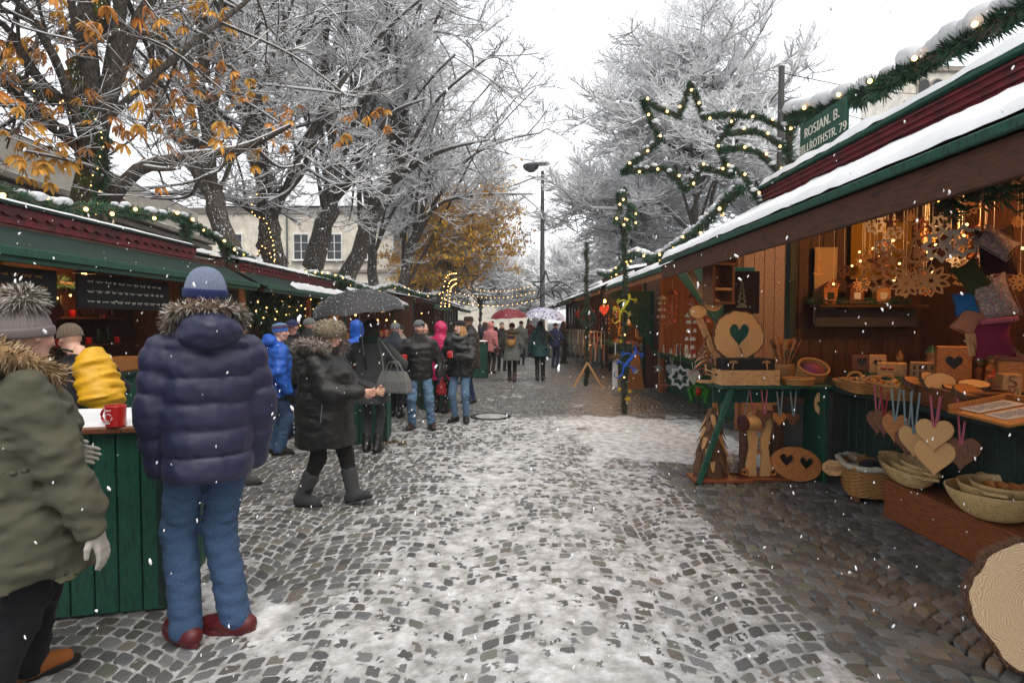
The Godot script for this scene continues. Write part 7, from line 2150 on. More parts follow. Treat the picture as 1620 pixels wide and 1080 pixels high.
	for sx in [-1.0, 1.0]:
		mb = nm(); mb.bar(V(1.94, 0.62, 14.6), V(1.94 + 0.36 * sx, 0.0, 14.45), 0.05, 0.03, Q3(0, 0, 1), 0.005)
		one("wooden_strut", "pale wooden strut propping the wreath post", "strut", mb, M.pine_y, I3, "struts of the wreath post")
	gecko("yellow painted metal gecko high on the fir post", Transform3D(Basis(Q3(0, 0, 1), -0.25), V(1.98, 1.88, 10.16)), 1.0, Color(0.82, 0.76, 0.06), Color(0.45, 0.72, 0.55))
	gecko("blue painted metal gecko low on the fir post", Transform3D(Basis(Q3(0, 0, 1), -0.35), V(2.06, 0.92, 10.16)), 1.12, Color(0.08, 0.36, 0.80), Color(0.35, 0.62, 0.92))
	for a in [[1.95, 1.32, 0.05], [1.9, 0.98, 0.045], [1.93, 0.45, 0.05], [2.12, 0.42, 0.05], [2.08, 0.28, 0.07]]:
		mb = nm(); mb.plate(star2(5, a[2], a[2] * 0.42, 0.3), 0.012, I3, 0.003)
		one("metal_star", "little yellow metal star pinned to the gecko post", "ornament", mb, cloth("yellow_enamel", Color(0.85, 0.68, 0.05), 0.35, 3, 0.2), T3(V(a[0], a[1], 10.2)), "little yellow stars on the gecko post")
	var t := thing("address_board", "dark green address board with white hand lettering on the roof edge", "sign", V(3.2, 3.27, 5.93))
	mb = nm(); mb.box(Q3(0, 0.26, 0), Q3(0.03, 0.6, 0.88), 0.006); part(t, "board", mb, M.green)
	var tb := Basis(Q3(0, 0, 1), Vector3.UP, Q3(-1, 0, 0))
	text_on(t, "lettering", "ROSIAN. B.", 0.10, M.chalk, Transform3D(tb, Q3(-0.019, 0.44, 0.0)))
	text_on(t, "lettering", "BILLROTHSTR. 79", 0.085, M.chalk, Transform3D(tb, Q3(-0.019, 0.28, 0.0)))
	text_on(t, "lettering", "5020 SALZBURG", 0.085, M.chalk, Transform3D(tb, Q3(-0.019, 0.12, 0.0)))
	for z in [-0.3, 0.3]:
		mb = nm(); mb.rod(Q3(0.04, -0.15, z), Q3(0.04, 0.45, z), 0.015); part(t, "bracket", mb, M.iron)
	for k in 3:
		var d0 := 3.9 + k * 1.75
		t = thing("menu_board", ["chalk menu board with gold script above the pompom hat", "chalk menu board with faint white script", "chalk menu board nearest the navy coat"][k], "menu board", V(-4.28, 1.98, d0 + 0.7))
		mb = nm(); mb.box(Vector3.ZERO, Q3(0.025, 0.34, 1.5), 0.004); part(t, "board", mb, M.black_board)
		mb = nm()
		for ln in 3:
			var z := 0.62
			var rg := RandomNumberGenerator.new(); rg.seed = k * 10 + ln
			while z > -0.6:
				var w := rg.randf_range(0.04, 0.10)
				var pts := PackedVector3Array()
				for s in 7: pts.append(Q3(0.014, 0.10 - ln * 0.10 + 0.02 * sin(s * 2.3 + ln) * rg.randf_range(0.4, 1.0), z - w * s / 6.0))
				mb.tube(pts, F1([0.0035]), 4)
				z -= w + 0.035
		part(t, "script", mb, M.gold_chalk if k == 0 else M.chalk).set_meta("kind", "stuff")

func bar_table(label: String, c: Vector3, w: float, d: float, turn: float, h := 1.08) -> Node3D:
	var t := thing("standing_table", label, "table", c, turn, "green planked standing tables")
	var cs := [Q3(-w / 2, 0, d / 2), Q3(w / 2, 0, d / 2), Q3(w / 2, 0, -d / 2), Q3(-w / 2, 0, -d / 2)]
	for i in 4: planks(t, "plank", cs[i], cs[(i + 1) % 4], 0.012, h - 0.03, 0.115, 0.02, M.green)
	var mb: MB
	for i in 4:
		mb = nm(); mb.box(cs[i] * 0.965 + Q3(0, h * 0.5, 0), Q3(0.05, h - 0.06, 0.05)); part(t, "corner_leg", mb, M.green_dark)
	mb = nm(); mb.box(Q3(0, h - 0.012, 0), Q3(w + 0.12, 0.034, d + 0.12), 0.006); part(t, "table_top", mb, M.walnut)
	mb = nm(); snow_slab(mb, Q3(-w * 0.5 - 0.02, h + 0.006, d * 0.5 + 0.02), Q3(w + 0.03, 0, 0), Q3(0, 0, -d - 0.03), 0.016, 0.05, 6); part(t, "top_snow", mb, M.snow)
	return t
func build_tables() -> void:
	bar_table("green planked standing table under the red mug", V(-2.50, 0, 3.50), 0.86, 0.66, 0.20)
	mug("red mug standing on the snowy table edge", at_yaw(V(-2.235, 1.088, 3.19), 3.0, 1.25))
	bar_table("green planked standing table beside the grey coated woman", V(-2.18, 0, 8.02), 0.84, 0.62, 0.12)
	bar_table("green planked standing table behind the couple with mugs", V(-1.52, 0, 11.1), 0.6, 0.6, 0.3)
	bar_table("small green standing table beside the hatted man", V(-1.0, 0, 17.0), 0.5, 0.5, 0.1)
	bar_table("far green standing table by the rose coat", V(-1.7, 0, 19.6), 0.6, 0.6, 0.2)
	var mb := nm()
	var rg := RandomNumberGenerator.new(); rg.seed = 3
	for k in 26:
		mb.col = Color(0.10, 0.07, 0.03) * rg.randf_range(0.6, 2.0)
		mb.ball(V(-1.62 + rg.randf_range(-0.16, 0.16), 0.02, 7.75 + rg.randf_range(-0.1, 0.12)), Q3(0.035, 0.014, 0.03) * rg.randf_range(0.5, 1.2), 6, 4)
	tag(part(self, "fallen_leaves", mb, M.vcol), "brown leaf litter at the foot of the second standing table", "leaves", "", "stuff")
func build_snowfall() -> void:
	var mb := nm()
	mb.col = Color(0.9, 0.9, 0.92)
	mb.ball(Vector3.ZERO, Q3(0.8, 1.0, 0.7), 6, 4); mb.ball(Q3(0.5, 0.8, 0.2), Q3(0.6, 0.7, 0.6), 6, 4); mb.ball(Q3(-0.5, -0.6, 0.3), Q3(0.6, 0.8, 0.5), 6, 4)
	var rg := RandomNumberGenerator.new(); rg.seed = 12
	var trs := []
	for i in 5200:
		var dd := 0.9 + 13.0 * pow(rg.randf(), 0.75)
		var x := rg.randf_range(-1.0, 1.0) * dd * 1.0
		var y := rg.randf_range(0.02, 1.0) * (1.7 + dd * 0.55)
		if x > 1.95 and y > 1.0 and dd < 7.2 and x > 2.4: continue
		if x < -4.0: continue
		var s := rg.randf_range(0.0016, 0.0042)
		trs.append(Transform3D(Basis.from_euler(Q3(rg.randf_range(-0.4, 0.4), rg.randf() * TAU, rg.randf_range(-0.4, 0.4))).scaled(Q3(s, s * rg.randf_range(1.0, 1.7), s)), V(x, y, dd)))
	var o := multi(self, "falling_snow", mb.mesh(), M.snowflake, trs)
	tag(o, "snowflakes drifting down over the whole lane", "snowfall", "", "stuff")

func slab_heart(label: String, pos: Vector3, turn: float, w: float, h: float, m: Material, ribbon: Material, hang: float, th := 0.025, grp := "") -> void:
	var t := thing("wooden_heart", label, "wooden heart", pos, turn, grp)
	var mb := nm(); mb.plate(heart(w, h), th, I3, 0.004); part(t, "heart", mb, m)
	for sx in [-1.0, 1.0]:
		mb = nm(); mb.bar(Q3(0.005 * sx, h * 0.28, th * 0.6), Q3(0.03 * sx, h * 0.3 + hang, th * 0.3), 0.014, 0.002, Q3(0, 0, 1)); part(t, "ribbon", mb, ribbon)
func log_slice(t: Node3D, rx: float, ry: float, th: float, hole: PackedVector2Array, sd: int, tr := I3, m: Material = null) -> void:
	var n := 56
	var o := blob2(rx, ry, n, 0.10, sd)
	var mb := nm()
	if hole.size():
		var h2 := PackedVector2Array()
		for i in n: h2.append(hole[i])
		mb.ring_plate(o, h2, th, tr)
	else: mb.plate(o, th, tr, 0.002)
	part(t, "slice", mb, m if m else M.slice)
	mb = nm()
	var rg := RandomNumberGenerator.new(); rg.seed = sd
	for i in n:
		var a := o[i]; var b := o[(i + 1) % n]
		var g := 1.0 + rg.randf_range(0.025, 0.07)
		var e := 1.0 + rg.randf_range(0.025, 0.07)
		var z := th * 0.5 * rg.randf_range(0.9, 1.03)
		mb.quad(tr * Q3(a.x, a.y, z), tr * Q3(a.x * g, a.y * g, z), tr * Q3(b.x * e, b.y * e, z), tr * Q3(b.x, b.y, z))
		mb.quad(tr * Q3(a.x * g, a.y * g, z), tr * Q3(a.x * g, a.y * g, -z), tr * Q3(b.x * e, b.y * e, -z), tr * Q3(b.x * e, b.y * e, z))
		mb.quad(tr * Q3(a.x, a.y, -z), tr * Q3(a.x * g, a.y * g, -z), tr * Q3(b.x * e, b.y * e, -z), tr * Q3(b.x, b.y, -z))
	part(t, "bark_rim", mb, M.log_bark)
func heart_loop(w: float, h: float, c: Vector2, n := 56) -> PackedVector2Array:
	var hp := heart(w, h, 120)
	var r := PackedVector2Array()
	for i in n:
		var a := TAU * i / n
		var d := Q2(sin(a), cos(a))
		var best := Vector2.ZERO; var bd := 9.0
		for p in hp:
			var e := absf(wrapf(atan2(p.x, p.y) - a, -PI, PI))
			if e < bd: bd = e; best = p
		r.append(best + c)
	return r
func basket(label: String, pos: Vector3, turn: float, w: float, d: float, h: float, flare: float, m: Material, handles := false, rnd := false) -> Node3D:
	var t := thing("wicker_basket", label, "basket", pos, turn)
	var n := 28
	var rim := PackedVector2Array()
	for i in n:
		var a := TAU * i / n
		var p := Q2(cos(a), sin(a))
		if not rnd: p = p / pow(pow(absf(p.x), 5.0) + pow(absf(p.y), 5.0), 0.2)
		rim.append(Q2(p.x * w * 0.5, p.y * d * 0.5))
	var mb := nm()
	var rows := maxi(int(h / 0.016), 4)
	for r in rows:
		var f := float(r) / (rows - 1)
		var pts := PackedVector3Array()
		for i in n + 1:
			var k := 1.0 + (0.012 if (i + r) % 2 == 0 else -0.012) / minf(w, d)
			var s := lerpf(1.0 - flare, 1.0, f) * k
			pts.append(Q3(rim[i % n].x * s, 0.006 + f * (h - 0.012), rim[i % n].y * s))
		mb.tube(pts, F1([0.0095]), 5, false)
	part(t, "woven_side", mb, m)
	mb = nm()
	var rp := PackedVector3Array()
	for i in n + 1: rp.append(Q3(rim[i % n].x * 1.02, h + 0.004 * (i % 2), rim[i % n].y * 1.02))
	mb.tube(rp, F1([0.013]), 6, false)
	part(t, "rim", mb, m)
	mb = nm(); var fl := PackedVector2Array()
	for p in rim: fl.append(p * (1.0 - flare) * 0.98)
	mb.plate(fl, 0.008, Transform3D(Basis(Q3(1, 0, 0), PI * 0.5), Q3(0, 0.006, 0))); part(t, "base", mb, m)
	if handles:
		for sx in [-1.0, 1.0]:
			mb = nm()
			mb.tube(curve([Q3(w * 0.5 * sx, h, -d * 0.25), Q3(w * 0.53 * sx, h + 0.05, -d * 0.12), Q3(w * 0.53 * sx, h + 0.055, d * 0.12), Q3(w * 0.5 * sx, h, d * 0.25)], 4), F1([0.014]), 7)
			part(t, "handle", mb, m)
	return t
func bowl(label: String, pos: Vector3, turn: float, w: float, d: float, h: float, lips := false, tilt := 0.0) -> void:
	var t := thing("wooden_bowl", label, "bowl", pos, turn)
	if tilt != 0.0: t.rotate_object_local(Q3(0, 0, 1), tilt)
	var mb := nm()
	var pr := PackedVector2Array()
	for k in 10: pr.append(Q2(pow(float(k) / 9.0, 0.6), 1.0 - pow(cos(float(k) / 9.0 * PI * 0.5), 0.8)))
	for k in range(9, -1, -1): pr.append(Q2(pow(float(k) / 9.0, 0.6) * 0.92, maxf(1.0 - pow(cos(float(k) / 9.0 * PI * 0.5), 0.8), 0.12) + 0.004))
	mb.lathe(pr, 36, Transform3D(Basis.from_scale(Q3(w * 0.5, h, d * 0.5)), Vector3.ZERO))
	part(t, "bowl", mb, M.bowl)
	if lips:
		for sx in [-1.0, 1.0]:
			mb = nm(); mb.plate(P2([Q2(0, -d * 0.22), Q2(0.075 * sx, -d * 0.13), Q2(0.085 * sx, d * 0.13), Q2(0, d * 0.22)]), 0.022, Transform3D(Basis(Q3(1, 0, 0), PI * 0.5), Q3(w * 0.485 * sx, h * 0.97, 0)), 0.006)
			part(t, "lip", mb, M.bowl)
func cushion(label: String, pos: Vector3, rot: Vector3, w: float, h: float, m: Material) -> void:
	var t := thing("cushion", label, "cushion", pos, 0.0, "herb cushions hung at the stall post")
	t.rotation = rot
	var mb := nm()
	var n := 12
	var id := []
	for sg in [1.0, -1.0]:
		var f := mb.v.size()
		for i in n + 1:
			for j in n + 1:
				var u := 2.0 * i / n - 1.0; var v2 := 2.0 * j / n - 1.0
				var b := (1.0 - pow(absf(u), 2.5)) * (1.0 - pow(absf(v2), 2.5))
				var pin := 1.0 - 0.15 * (1.0 - u * u) * absf(v2) - 0.15 * (1.0 - v2 * v2) * absf(u)
				mb.vert(Q3(u * w * 0.5 * pin, v2 * h * 0.5 * pin, sg * 0.085 * sqrt(maxf(b, 0.0)) * minf(w, h) / 0.25), Q3(u * 0.7, v2 * 0.7, sg).normalized())
		for i in n:
			for j in n:
				var a := f + i * (n + 1) + j
				mb.ix.append_array(PackedInt32Array([a, a + 1, a + n + 2, a, a + n + 2, a + n + 1]))
	part(t, "cover", mb, m)
	mb = nm()
	mb.tube(P3([Q3(-w / 2, -h / 2, 0), Q3(w / 2, -h / 2, 0), Q3(w / 2, h / 2, 0), Q3(-w / 2, h / 2, 0), Q3(-w / 2, -h / 2, 0)]), F1([0.004]), 5); part(t, "seam", mb, m)
func flower_plate(mb: MB, nn: int, ro: float, th: float, tr: Transform3D) -> void:
	for k in nn:
		var a := TAU * k / nn
		var o := PackedVector2Array(); var h := PackedVector2Array()
		for i in 14:
			var q := TAU * i / 14.0
			var c := Q2(0, ro * 0.56)
			o.append((c + Q2(sin(q) * ro * 0.22 * (1.1 - 0.4 * cos(q)), cos(q) * ro * 0.44)).rotated(a))
			h.append((c + Q2(sin(q) * ro * 0.10 * (1.1 - 0.4 * cos(q)), cos(q) * ro * 0.27)).rotated(a))
		mb.ring_plate(o, h, th, tr.translated_local(Q3(0, 0, 0.0007 * (k % 3)))); mb.ring_rim(o, th, tr)
func ornament(label: String, pos: Vector3, turn: float, kind: int, r: float, m: Material, hang := 0.2, grp := "fretwork ornaments hung in the carved wood stall") -> void:
	var t := thing("hanging_ornament", label, "ornament", pos, turn, grp)
	var mb := nm()
	if kind == 0: flower_plate(mb, 10, r, 0.006, I3)
	elif kind == 1:
		mb.ring_plate(star2(8, r, r * 0.72), star2(8, r * 0.70, r * 0.52), 0.006); mb.ring_rim(star2(8, r, r * 0.72), 0.006)
		for k in 4: mb.bar(Q3(0, 0, 0), Q3(cos(TAU * k / 4.0 + 0.4), sin(TAU * k / 4.0 + 0.4), 0) * r * 0.62, 0.012, 0.005, Q3(0, 0, 1))
		mb.plate(star2(6, r * 0.32, r * 0.15), 0.008)
	elif kind == 2:
		var bo := PackedVector2Array(); var bh := PackedVector2Array()
		for p in [Q2(0, 1.0), Q2(0.25, 0.9), Q2(0.38, 0.5), Q2(0.42, 0.0), Q2(0.5, -0.5), Q2(0.75, -0.8), Q2(0.35, -0.95), Q2(0, -1.05), Q2(-0.35, -0.95), Q2(-0.75, -0.8), Q2(-0.5, -0.5), Q2(-0.42, 0.0), Q2(-0.38, 0.5), Q2(-0.25, 0.9)]:
			bo.append(p * r); bh.append(Q2(p.x * 0.72, p.y * 0.78) * r)
		mb.ring_plate(bo, bh, 0.006); mb.ring_rim(bo, 0.006)
		mb.plate(P2([Q2(0, 0.5), Q2(0.2, 0), Q2(0.25, -0.6), Q2(-0.25, -0.6), Q2(-0.2, 0)]), r * 0.06, Transform3D(Basis.from_scale(Q3(r, r, 1)), Vector3.ZERO))
		mb.plate(heart(r * 0.5, r * 0.45), 0.006, T3(Q3(0, r * 1.15, 0)))
	else:
		mb.plate(star2(5, r, r * 0.4), 0.03, I3, 0.012)
	part(t, "fretwork", mb, m)
	mb = nm(); mb.rod(Q3(0, r * 0.9, 0), Q3(0, r + hang, 0), 0.0018, -1.0, 4); part(t, "thread", mb, M.chalk)
func clay_bells(label: String, pos: Vector3, rows: int, m: Material, s := 1.0) -> void:
	var t := thing("bell_chime", label, "wind chime", pos, 0.0, "chimes hung in the bell stall")
	var mb := nm(); mb.lathe(P2([Q2(0.005, 0.07), Q2(0.04, 0.06), Q2(0.075, 0.03), Q2(0.085, 0.0)]), 12, Transform3D(Basis.from_scale(Vector3.ONE * s), Vector3.ZERO)); part(t, "hood", mb, m)
	mb = nm(); mb.rod(Q3(0, 0.3, 0), Q3(0, -0.12 * rows * s, 0), 0.002, -1, 4); part(t, "cord", mb, M.chalk)
	for r in rows:
		for k in 3:
			mb = nm()
			var a := TAU * k / 3.0 + r * 0.5
			mb.lathe(P2([Q2(0.004, 0.03), Q2(0.014, 0.026), Q2(0.019, 0.01), Q2(0.029, -0.018)]), 9, Transform3D(Basis.from_scale(Vector3.ONE * s), Q3(cos(a) * 0.055, -0.07 - r * 0.115, sin(a) * 0.055) * s)); part(t, "bell", mb, m)
func crate(t: Node3D, called: String, c: Vector3, s: Vector3, th: float, m: Material) -> void:
	for sx in [-1.0, 1.0]:
		var mb := nm(); mb.box(c + Q3(sx * (s.x - th) * 0.5, s.y * 0.5, 0), Q3(th, s.y, s.z - 2 * th - 0.002), 0.003); part(t, called, mb, m)
		mb = nm(); mb.box(c + Q3(0, s.y * 0.5, sx * (s.z - th) * 0.5), Q3(s.x, s.y, th), 0.003); part(t, called, mb, m)
	var mb2 := nm(); mb2.box(c + Q3(0, th * 0.5 + 0.002, 0), Q3(s.x - 2 * th, th, s.z - 2 * th)); part(t, "base", mb2, m)

func build_goods() -> void:
	var ribbons := [cloth("pink_ribbon", Color(0.75, 0.35, 0.42), 0.7, 20, 0.2), cloth("grey_ribbon", Color(0.50, 0.58, 0.60), 0.7, 20, 0.2), cloth("red_ribbon", Color(0.62, 0.03, 0.05), 0.7, 20, 0.2)]
	var t: Node3D
	var mb: MB
	var rg := RandomNumberGenerator.new(); rg.seed = 40
	t = thing("side_table", "green side table on splayed legs at the end of the carved wood stall", "table", V(2.75, 0, 6.1))
	mb = nm(); mb.box(Q3(-0.02, 1.0, 0), Q3(1.16, 0.04, 0.55), 0.006); part(t, "table_top", mb, M.green)
	for a in [[0.24, -0.48, -0.82], [-0.24, -0.30, -0.62]]:
		mb = nm(); mb.bar(Q3(a[1], 0.98, a[0]), Q3(a[2], 0.0, a[0] * 1.15), 0.055, 0.045, Q3(0, 0, 1), 0.004); part(t, "leg", mb, M.green)
	mb = nm(); mb.box(Q3(0.5, 0.49, 0), Q3(0.04, 0.98, 0.5), 0.004); part(t, "side_panel", mb, M.green)
	mb = nm(); mb.box(Q3(0.0, 0.87, -0.25), Q3(1.0, 0.2, 0.02), 0.004); part(t, "apron", mb, M.green)
	t = thing("wooden_box", "pale wooden box with palm trees on its black inner box", "box", V(2.45, 1.021, 5.97), 0.0)
	crate(t, "box_side", Vector3.ZERO, Q3(0.60, 0.155, 0.30), 0.014, M.pine)
	mb = nm(); mb.box(Q3(0.0, 0.145, 0.0), Q3(0.52, 0.25, 0.25), 0.004); var ib := part(t, "black_box", mb, M.black_board)
	for sx in [-1.0, 1.0]:
		mb = nm()
		for k in 6: mb.bar(Q3(0.17 * sx, 0.235, 0.128), Q3(0.17 * sx + cos(0.2 + k * 0.55) * 0.045, 0.235 + sin(0.2 + k * 0.55) * 0.03 - 0.008, 0.128), 0.012, 0.003, Q3(0, 0, 1))
		mb.bar(Q3(0.17 * sx, 0.235, 0.1285), Q3(0.18 * sx, 0.165, 0.1285), 0.012, 0.003, Q3(0, 0, 1))
		part(ib, "palm_print", mb, M.pine_y)
	mb = nm(); mb.ball(Q3(-0.304, 0.10, 0.0), Q3(0.006, 0.012, 0.035), 10, 6); part(t, "grip_hole", mb, M.iron)
	t = thing("round_slice", "big round wood slice with a heart cut out on the side table", "wood slice", V(2.47, 1.52, 6.22), -0.06)
	log_slice(t, 0.26, 0.26, 0.045, heart_loop(0.22, 0.26, Q2(0.015, 0.0)), 3)
	mb = nm(); mb.bar(Q3(0.02, -0.13, 0.023), Q3(0.06, -0.25, 0.023), 0.012, 0.004, Q3(0, 0, 1)); part(t, "split", mb, M.walnut)
	mb = nm(); mb.box(Q3(0.0, -0.36, 0), Q3(0.3, 0.22, 0.12), 0.006); part(t, "stand", mb, M.pine)
	t = thing("driftwood_tree", "small cone shaped tree built of driftwood sticks", "ornament", V(2.08, 1.021, 6.1))
	for k in 26:
		mb = nm()
		var f := k / 26.0; var a := k * 2.4; var r := 0.17 * (1.0 - f) + 0.02
		mb.tube(curve([Q3(cos(a) * -0.02, 0.04 + f * 0.42 + 0.06, sin(a) * -0.02), Q3(cos(a) * r * 0.5, 0.04 + f * 0.42 + 0.03, sin(a) * r * 0.5), Q3(cos(a) * r, 0.03 + f * 0.40, sin(a) * r)], 3), rad(0.012, 0.006, 7), 6)
		part(t, "stick", mb, M.walnut if k % 3 else M.pine)
	mb = nm(); mb.box(Q3(0, 0.012, 0), Q3(0.16, 0.024, 0.12), 0.004); part(t, "base", mb, M.pine)
	t = thing("wooden_lantern", "dark wooden lantern box hung from the eave on straps", "lantern", V(2.28, 1.88, 6.3), 0.35)
	mb = nm(); mb.box(Q3(0, 0.0, 0), Q3(0.30, 0.03, 0.2), 0.004); mb.box(Q3(0, 0.42, 0), Q3(0.30, 0.03, 0.2), 0.004); part(t, "frame_board", mb, M.walnut)
	for sx in [-1.0, 1.0]:
		mb = nm(); mb.box(Q3(0.13 * sx, 0.21, 0), Q3(0.035, 0.39, 0.18), 0.004); part(t, "side", mb, M.walnut)
		mb = nm(); mb.rod(Q3(0.1 * sx, 0.43, 0), Q3(0.03 * sx, 0.62, 0), 0.006); part(t, "strap", mb, M.log_bark)
	mb = nm(); mb.box(Q3(0, 0.21, -0.085), Q3(0.23, 0.39, 0.012)); part(t, "back", mb, M.walnut)
	mb = nm(); mb.box(Q3(0, 0.15, 0.07), Q3(0.225, 0.03, 0.03), 0.003); part(t, "shelf", mb, M.pine)
	for a in [[2.02, 1.78, 6.2, 0.10, 0.07, "bark edged slice hung like a left butterfly wing"], [2.22, 1.86, 6.3, 0.11, 0.07, "bark edged slice hung like a right butterfly wing"]]:
		t = thing("wing_slice", a[5], "wood slice", V(a[0], a[1], a[2]), 0.2); log_slice(t, a[3], a[4], 0.03, PackedVector2Array(), int(a[0] * 100))
	for a in [[1.98, 2.38, 6.6, 2.2, 1.95, "weathered grey board hung slanting under the eave"], [2.10, 1.72, 6.4, 2.32, 1.15, "weathered board leaning behind the round slice"]]:
		mb = nm(); mb.bar(V(a[0], a[1], a[2]), V(a[3], a[4], a[2] - 0.1), 0.075, 0.02, Q3(0, 0, 1), 0.004); one("weathered_board", a[5], "board", mb, M.pine_y)
	t = thing("embroidered_cloth", "dark violet cloth with a pale tree hung behind the slices", "cloth", V(2.72, 2.02, 6.75))
	mb = nm(); mb.box(Vector3.ZERO, Q3(0.42, 0.5, 0.012), 0.004); part(t, "cloth", mb, cloth("violet_cloth", Color(0.12, 0.09, 0.14), 0.9))
	mb = nm()
	for k in 5: mb.plate(P2([Q2(-0.07 + k * 0.012, -0.02), Q2(0.07 - k * 0.012, -0.02), Q2(0, 0.09)]), 0.004, T3(Q3(0, -0.16 + k * 0.06, 0.009)))
	part(t, "tree_motif", mb, cloth("pale_thread", Color(0.5, 0.55, 0.52), 0.9))
	t = thing("spoon_pot", "pot of long wooden spoons and spatulas", "pot", V(3.06, 1.003, 6.4))
	mb = nm(); mb.lathe(P2([Q2(0, 0.004), Q2(0.11, 0.0), Q2(0.12, 0.2), Q2(0.11, 0.2), Q2(0.10, 0.02)]), 18); part(t, "pot", mb, M.pine_y)
	for k in 22:
		var sp := thing("wooden_spoon", "long wooden spoon standing in the pot" if k % 2 else "flat wooden spatula standing in the pot", "spoon", t.position + Q3(0, 0.05, 0), rg.randf() * TAU, "spoons in the pot" if k % 2 else "spatulas in the pot")
		sp.rotate_object_local(Q3(1, 0, 0), rg.randf_range(0.1, 0.42))
		mb = nm(); mb.rod(Vector3.ZERO, Q3(0, 0.34, 0), 0.007, 0.006, 6)
		if k % 2: mb.ball(Q3(0, 0.38, 0), Q3(0.024, 0.05, 0.010), 9, 6)
		else: mb.box(Q3(0, 0.39, 0), Q3(0.045, 0.13, 0.007), 0.003)
		part(sp, "stem_and_blade", mb, [M.walnut, M.pine_y, M.honey][k % 3])
	basket("small flat straw basket beside the palm tree box", V(2.98, 1.022, 5.9), 0.0, 0.30, 0.26, 0.06, 0.1, M.wicker, false, true)
	t = basket("round basket lined with pink cloth", V(3.22, 1.06, 6.15), 0.0, 0.30, 0.28, 0.16, 0.1, M.wicker, false, true)
	mb = nm(); mb.ball(Q3(0, 0.12, 0), Q3(0.135, 0.04, 0.125), 14, 8); part(t, "pink_lining", mb, cloth("pink_cotton", Color(0.62, 0.28, 0.42), 0.9))
	t.rotate_object_local(Q3(1, 0, 0), 0.6)
	var trays := [["shallow wicker tray heaped with silver trinkets", 3.45, 5.75, 0.36, 0.28, 0.07, 0], ["pale wicker basket with hoop handles full of shells", 3.36, 5.42, 0.42, 0.30, 0.11, 1], ["second pale wicker basket with hoop handles full of bark pieces", 3.38, 4.98, 0.44, 0.32, 0.12, 1]]
	for a in trays:
		basket(a[0], V(a[1], 1.003, a[2]), 1.35, a[3], a[4], a[5], 0.22, M.wicker, a[6] == 1)
		for k in 26:
			mb = nm()
			if a[6] == 0: mb.ball(Vector3.ZERO, Vector3.ONE * rg.randf_range(0.012, 0.024), 8, 6)
			else: mb.ball(Vector3.ZERO, Q3(0.035, 0.010, 0.02) * rg.randf_range(0.7, 1.3), 8, 5)
			one("trinket" if a[6] == 0 else "wood_chip", "small shiny trinket in the shallow wicker tray" if a[6] == 0 else ("flat shell piece in the handled basket" if a[2] > 5.2 else "flat bark piece in the second handled basket"), "trinket", mb, [M.steel, M.pine, M.log_bark, M.slice][(k % 2) if a[6] == 0 else (1 + k % 3)],
				Transform3D(Basis.from_euler(wv(rg, 1.2)), V(a[1] + rg.randf_range(-0.1, 0.1), 1.0 + a[5] + rg.randf_range(-0.02, 0.03), a[2] + rg.randf_range(-0.14, 0.14))), "pieces heaped in basket %d" % int(a[2] * 10))
	basket("large dark wicker basket hung with hearts", V(3.50, 1.003, 4.42), 1.4, 0.62, 0.42, 0.15, 0.1, M.wicker_dark)
	for k in 7:
		t = thing("log_slice", ["thick bark covered log slice tilted in the dark basket", "slice with an orange core in the dark basket", "short log lying in the dark basket", "log slice tied with red ribbon in the dark basket", "pale cut log end in the dark basket", "bark slab lying across the dark basket", "small round log slice in the dark basket"][k], "wood slice", V(3.36 + 0.06 * (k % 3), 1.16 + 0.03 * (k % 2), 4.72 - k * 0.09), rg.randf_range(-0.6, 0.6))
		t.rotate_object_local(Q3(1, 0, 0), rg.randf_range(-1.3, -0.5))
		log_slice(t, rg.randf_range(0.08, 0.12), rg.randf_range(0.06, 0.09), rg.randf_range(0.03, 0.07), PackedVector2Array(), 50 + k, I3, M.slice if k % 2 else M.honey)
	var hs := [[3.22, 0.78, 4.98, 0.17, 0.22, "walnut", 0, "small dark walnut heart on a pink ribbon"], [3.20, 0.80, 4.86, 0.18, 0.24, "walnut", 2, "walnut heart half behind the honey one on a red ribbon"], [3.20, 0.78, 4.72, 0.19, 0.25, "honey", 1, "honey coloured heart on a grey ribbon"], [3.23, 0.68, 4.62, 0.17, 0.22, "walnut", 1, "dark heart hanging low behind the others"], [3.19, 0.72, 4.48, 0.21, 0.26, "slice", 1, "broad pale heart on a grey ribbon"], [3.17, 0.82, 4.24, 0.24, 0.25, "slice", 0, "pale heart with a central groove above the largest heart"], [3.19, 0.64, 4.26, 0.26, 0.28, "slice", 0, "largest pale heart hanging lowest"], [3.31, 0.70, 4.16, 0.24, 0.26, "walnut", 0, "dark heart behind the largest pale heart"]]
	for a in hs: slab_heart(a[7], V(a[0], a[1], a[2]), -0.75, a[3], a[4], M[a[5]], ribbons[a[6]], maxf(1.12 - a[1] - a[4] * 0.3, 0.08), 0.026, "")
	t = thing("oval_slice", "oval slice with a small heart hole hanging from the counter edge", "wood slice", V(3.24, 0.82, 5.95), -0.5)
	log_slice(t, 0.055, 0.115, 0.02, heart_loop(0.06, 0.075, Q2(0, -0.02)), 9)
	mb = nm(); mb.rod(Q3(0, 0.1, 0), Q3(0, 0.2, 0), 0.002); part(t, "cord", mb, M.log_bark)
	t = thing("paper_tray", "wooden tray board with white paper sheets on the counter", "tray", V(3.34, 1.06, 3.80), 1.45)
	t.rotate_object_local(Q3(1, 0, 0), -0.22)
	mb = nm(); mb.box(Q3(0, 0.01, 0), Q3(0.60, 0.02, 0.42), 0.004); part(t, "board", mb, M.honey)
	mb = nm(); mb.box(Q3(0, 0.04, 0.20), Q3(0.6, 0.04, 0.02), 0.004); mb.box(Q3(0.29, 0.04, -0.005), Q3(0.02, 0.04, 0.39), 0.004); part(t, "edge", mb, M.honey)
